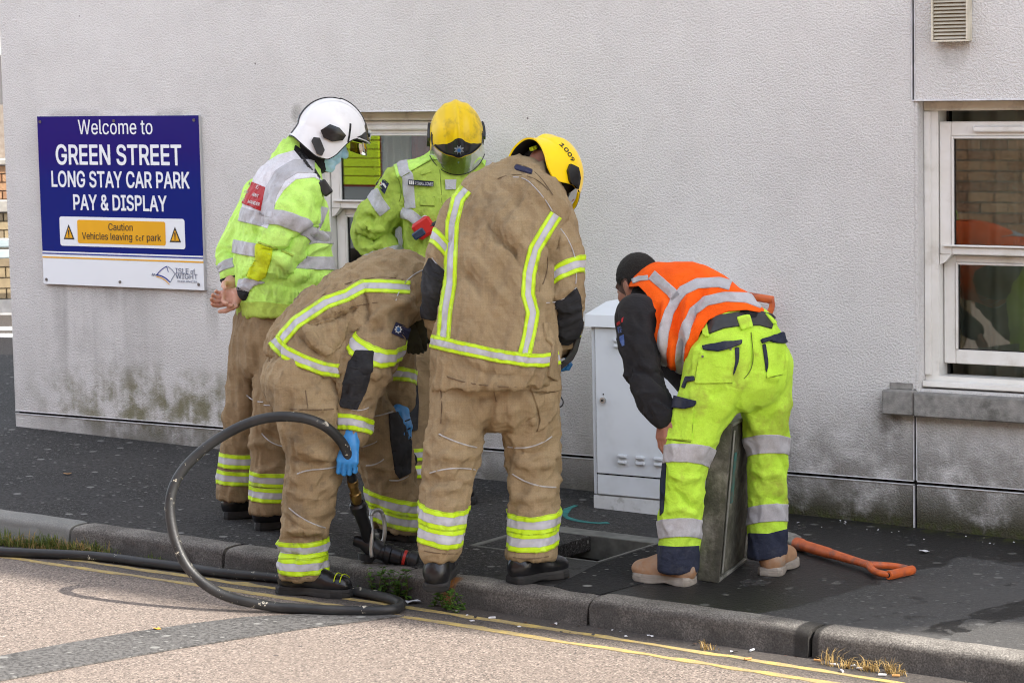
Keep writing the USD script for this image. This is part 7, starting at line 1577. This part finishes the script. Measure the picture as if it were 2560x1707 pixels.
def weed(label, pts, h, seed, n=26):
    r_ = np.random.default_rng(seed); t_ = thing('weed', label, 'weed', gnd(*pts[0], off=-.1)); SV, SF, LV, LF = [], [], [], []; sn = 0
    for x, y in pts:
        c = gnd(x, y, off=-.1); c[1] = min(c[1], -2.03)
        top = c+UP*h*r_.uniform(.6, 1.1)+np.array([r_.normal(0, .03), r_.normal(-.01, .02), 0]); st = smooth_curve([c, c*.5+top*.5+r_.normal(0, .008, 3), top], 8); v, f_ = tube(st, np.linspace(.0022, .001, 8), 5); SV.append(v); SF.append(f_+sn); sn += len(v)
        for k in range(n):
            b = st[r_.integers(0, 8)]; a = r_.uniform(0, 6.28); d_ = np.array([math.cos(a), math.sin(a), r_.uniform(-.2, .7)]); s_ = nrm(np.cross(d_, UP)); l_ = r_.uniform(.012, .026)*h/.09; w_ = l_*.32; q = len(LV)
            LV += [b, b+d_*l_*.5+s_*w_+UP*.002, b+d_*l_*1.1-UP*.003, b+d_*l_*.5-s_*w_+UP*.002]; LF += [[q, q+1, q+2], [q, q+2, q+3]]
    part(t_, 'stem', (np.vstack(SV), np.vstack(SF)), M_gr, smooth=True); part(t_, 'leaves', (np.array(LV), np.array(LF)), M_weed)
weed('leafy green weed at the kerb foot left of the tipped boot', [(985, 1492), (975, 1490), (1000, 1496), (955, 1487), (1015, 1500), (935, 1486), (990, 1498)], .115, 21)
weed('leafy green weed at the kerb foot right of the tipped boot', [(1130, 1520), (1105, 1517), (1150, 1522), (1165, 1524), (1085, 1514), (1120, 1526), (1145, 1530)], .1, 22)
weed('low sprawling weed beside the hose at the toe of the road boot', [(905, 1480), (890, 1484), (925, 1484)], .035, 23, 22)

# ------------------------------------------------------------------ what shows past the building's left corner
B0 = gnd(20, 786, off=-.1); dB = dep(B0)
def far_box(y0, y1, u0, u1, d0, d1, bev=0.):
    """between picture rows y0 and y1, u along the picture, d deeper, standing at the far kerb"""
    z1, z0 = at(20, y0, dB)[2], at(20, y1, dB)[2]; v, f = bx(u0, u1, d0, d1, z0, z1, bev)
    return np.array([B0[0], B0[1], 0])+v[:, :1]*RH+v[:, 1:2]*FH+v[:, 2:]*UP, f
lw = thing('garden_wall', 'low tan and red brick wall across the side street, past the corner', 'wall', B0)
part(lw, 'core', far_box(415, 800, -4., .9, .115, .3), M_mort)
part(lw, 'kerb_course', far_box(748, 800, -4., .9, -.03, .11), M_whitep)
def courses(y0, y1, mats, hh=.066):
    z1, z0 = at(20, y0, dB)[2], at(20, y1, dB)[2]; n = int(round((z1-z0)/(hh+.01))); k = 0
    for i in range(n):
        z = z0+(z1-z0)*i/n
        for j in range(-9, 5):
            u = j*.225+(.11 if i % 2 else 0); v, f = bx(u, u+.214, r_.uniform(-.003, .003), .114, z+.005, z+(z1-z0)/n-.005)
            part(lw, 'brick', (np.array([B0[0], B0[1], 0])+v[:, :1]*RH+v[:, 1:2]*FH+v[:, 2:]*UP, f), mats[int(r_.integers(len(mats)))])
courses(640, 747, M_tanb); courses(530, 596, M_tanb)
part(lw, 'coping', far_box(498, 529, -4., .9, -.04, .32, .01), M_mort)
courses(412, 497, [M_brick[0], M_brick[1]])
part(lw, 'coping', far_box(396, 411, -4., .9, -.03, .31, .008), M_mort)
rl = single('guard_rail', 'pale blue metal rail in front of the brick wall past the corner', 'rail', cat(far_box(592, 612, -4., .9, -.25, -.21, .01), far_box(616, 638, -4., .9, -.25, -.2, .01), far_box(590, 790, -2.2, -2.12, -.2, -.14), far_box(590, 790, .4, .48, -.2, -.14)), M_bluew) if False else None
rl = thing('guard_rail', 'pale blue metal rail in front of the brick wall past the corner', 'rail', B0)
part(rl, 'rail', far_box(590, 612, -4., .9, -.25, -.21, .01), M_bluew); part(rl, 'rail', far_box(618, 640, -4., .9, -.25, -.2, .01), M_bluew)
for u in (-2.2, .5): part(rl, 'post', far_box(588, 786, u, u+.08, -.199, -.14), M_bluew)
fn = thing('board_fence', 'weathered upright boards above the brick wall past the corner', 'fence', B0)
for k in range(34): part(fn, 'board', far_box(262+3*(k % 3), 395, -4.+k*.145, -4.+k*.145+.138, .14, .165), M_woodp)
def ground_strip(y0, y1, off, label, mat, name='road_marking', x0=-900, x1=60):
    q = [gnd(x, y, off=-.1)[:2] for x, y in ((x0, y0), (x1, y0), (x1, y1), (x0, y1))]
    single(name, label, 'road marking', road_sheet(Polygon(q), off, .003), mat, kind='structure')
ground_strip(818, 826, .004, 'white line across the side street, farthest of four', M_whitep); ground_strip(835, 844, .004, 'white line across the side street, second farthest', M_whitep)
ground_strip(915, 921, .004, 'thin white line across the side street nearer the corner', M_whitep); ground_strip(940, 970, .004, 'broad white marking beside the building corner', M_whitep)

# ------------------------------------------------------------------ across the street, seen only in the glass
ow = thing('brick_building', 'brick building across the street, mirrored in the right hand window', 'building', (-2.3, -9.4, 0))
part(ow, 'core', bx(-3.6, -1., -9.6, -9.405, -.3, 1.98), M_mort); part(ow, 'upper_wall', bx(-6.2, 2.8, -14., -9.4, 2., 5.6), M_brickfar); part(ow, 'side_pier', bx(-6.2, -3.601, -14., -9.4, -.4, 1.999), M_brickfar); part(ow, 'side_pier', bx(-.999, 2.8, -14., -9.4, -.4, 1.999), M_brickfar)
for i in range(24):
    for j in range(9):
        if not (-.1 < i*.085 < 1.7): continue
        x0 = -3.4+j*.235+(.117 if i % 2 else 0); z0 = -.05+i*.085
        part(ow, 'brick', bx(x0, x0+.223, -9.4044, -9.39+r_.uniform(-.003, .003), z0, z0+.073), M_brick[int(r_.integers(3))])
part(ow, 'eave', bx(-6.4, 3., -14.2, -9.2, 5.601, 5.75, .01), M_roof)
fe = thing('fire_engine', 'red fire engine with lime panels, mirrored in the middle window', 'fire engine', (-9, -9.6, 0))
z0 = .1
part(fe, 'body', bx(-11.6, -6.6, -11.4, -9.06, .75, 3.1, .06), M_fred); part(fe, 'cab', hull([(x, y, z) for y in (-11.4, -9.06) for x, z in ((-13.4, .75), (-11.62, .75), (-11.62, 2.9), (-12.9, 2.9), (-13.4, 1.9))]), M_fred)
for k in range(6): part(fe, 'lime_slat', bx(-9.27, -8.42, -9.058, -9.035, .9+k*.083, .9+k*.083+.074, .004), M_flime)
for x in (-11.4, -10.1, -8.85, -7.6): part(fe, 'locker_shutter', bx(x, x+.95, -9.0585, -9.045, 1.75 if x > -9.5 else 1., 2.8), M_fgrey)
part(fe, 'lower_shutter', bx(-9.8, -6.8, -9.0585, -9.045, .3, .88), M_fgrey); part(fe, 'side_shutter', bx(-8.4, -7.62, -9.0585, -9.045, .9, 1.74), M_fgrey)
for x in (-12.4, -7.6):
    for y in (-11.3, -9.25):
        w_ = trimesh.creation.cylinder(radius=.5, height=.3, sections=28); v = np.array(w_.vertices); wh = part(fe, 'wheel', (np.stack([v[:, 0]+x, v[:, 2]+y, v[:, 1]+.62], 1), np.array(w_.faces)), M_tyre)
        w_ = trimesh.creation.cylinder(radius=.27, height=.32, sections=20); v = np.array(w_.vertices); part(wh, 'rim', (np.stack([v[:, 0]+x, v[:, 2]+y, v[:, 1]+.62], 1), np.array(w_.faces)), M_steel)
part(fe, 'side_window', bx(-12.9, -11.8, -9.0595, -9.045, 1.95, 2.6), GLOSSK); part(fe, 'chassis', bx(-13.2, -6.7, -11.2, -9.3, .5, .749), M_black)
for x in (-12.6, -12.): part(fe, 'blue_beacon', bx(x, x+.4, -10.8, -9.6, 2.902, 3.05, .03), BADGEB)

for nm, (x0, x1, y0, y1, h), lb in (('brick_building', (3.6, 26., -21., -13.6, 7.), 'long brick terrace across the street to the right, facing the rendered wall'), ('brick_building', (-44., -15., -21., -13.6, 7.5), 'taller brick terrace across the street at the far left, beyond the fire engine')):
    tb = thing(nm, lb, 'building', ((x0+x1)/2, y1, 0)); part(tb, 'wall', bx(x0, x1, y0, y1, -.9, h), M_brickfar)
    part(tb, 'roof', hull([(x, y, z) for x in (x0-.3, x1+.3) for y, z in ((y0-.3, h+.001), (y1+.3, h+.001), ((y0+y1)/2, h+2.2))]), M_roof)
    for k in range(int((x1-x0)/3)):
        for zz in (.9, 3.7):
            w_ = part(tb, 'window', bx(x0+.8+k*3, x0+2.+k*3, y1+.002, y1+.05, zz, zz+1.4, .01), M_frame); part(w_, 'pane', bx(x0+.88+k*3, x0+1.92+k*3, y1+.051, y1+.056, zz+.08, zz+1.32), GLOSSK)
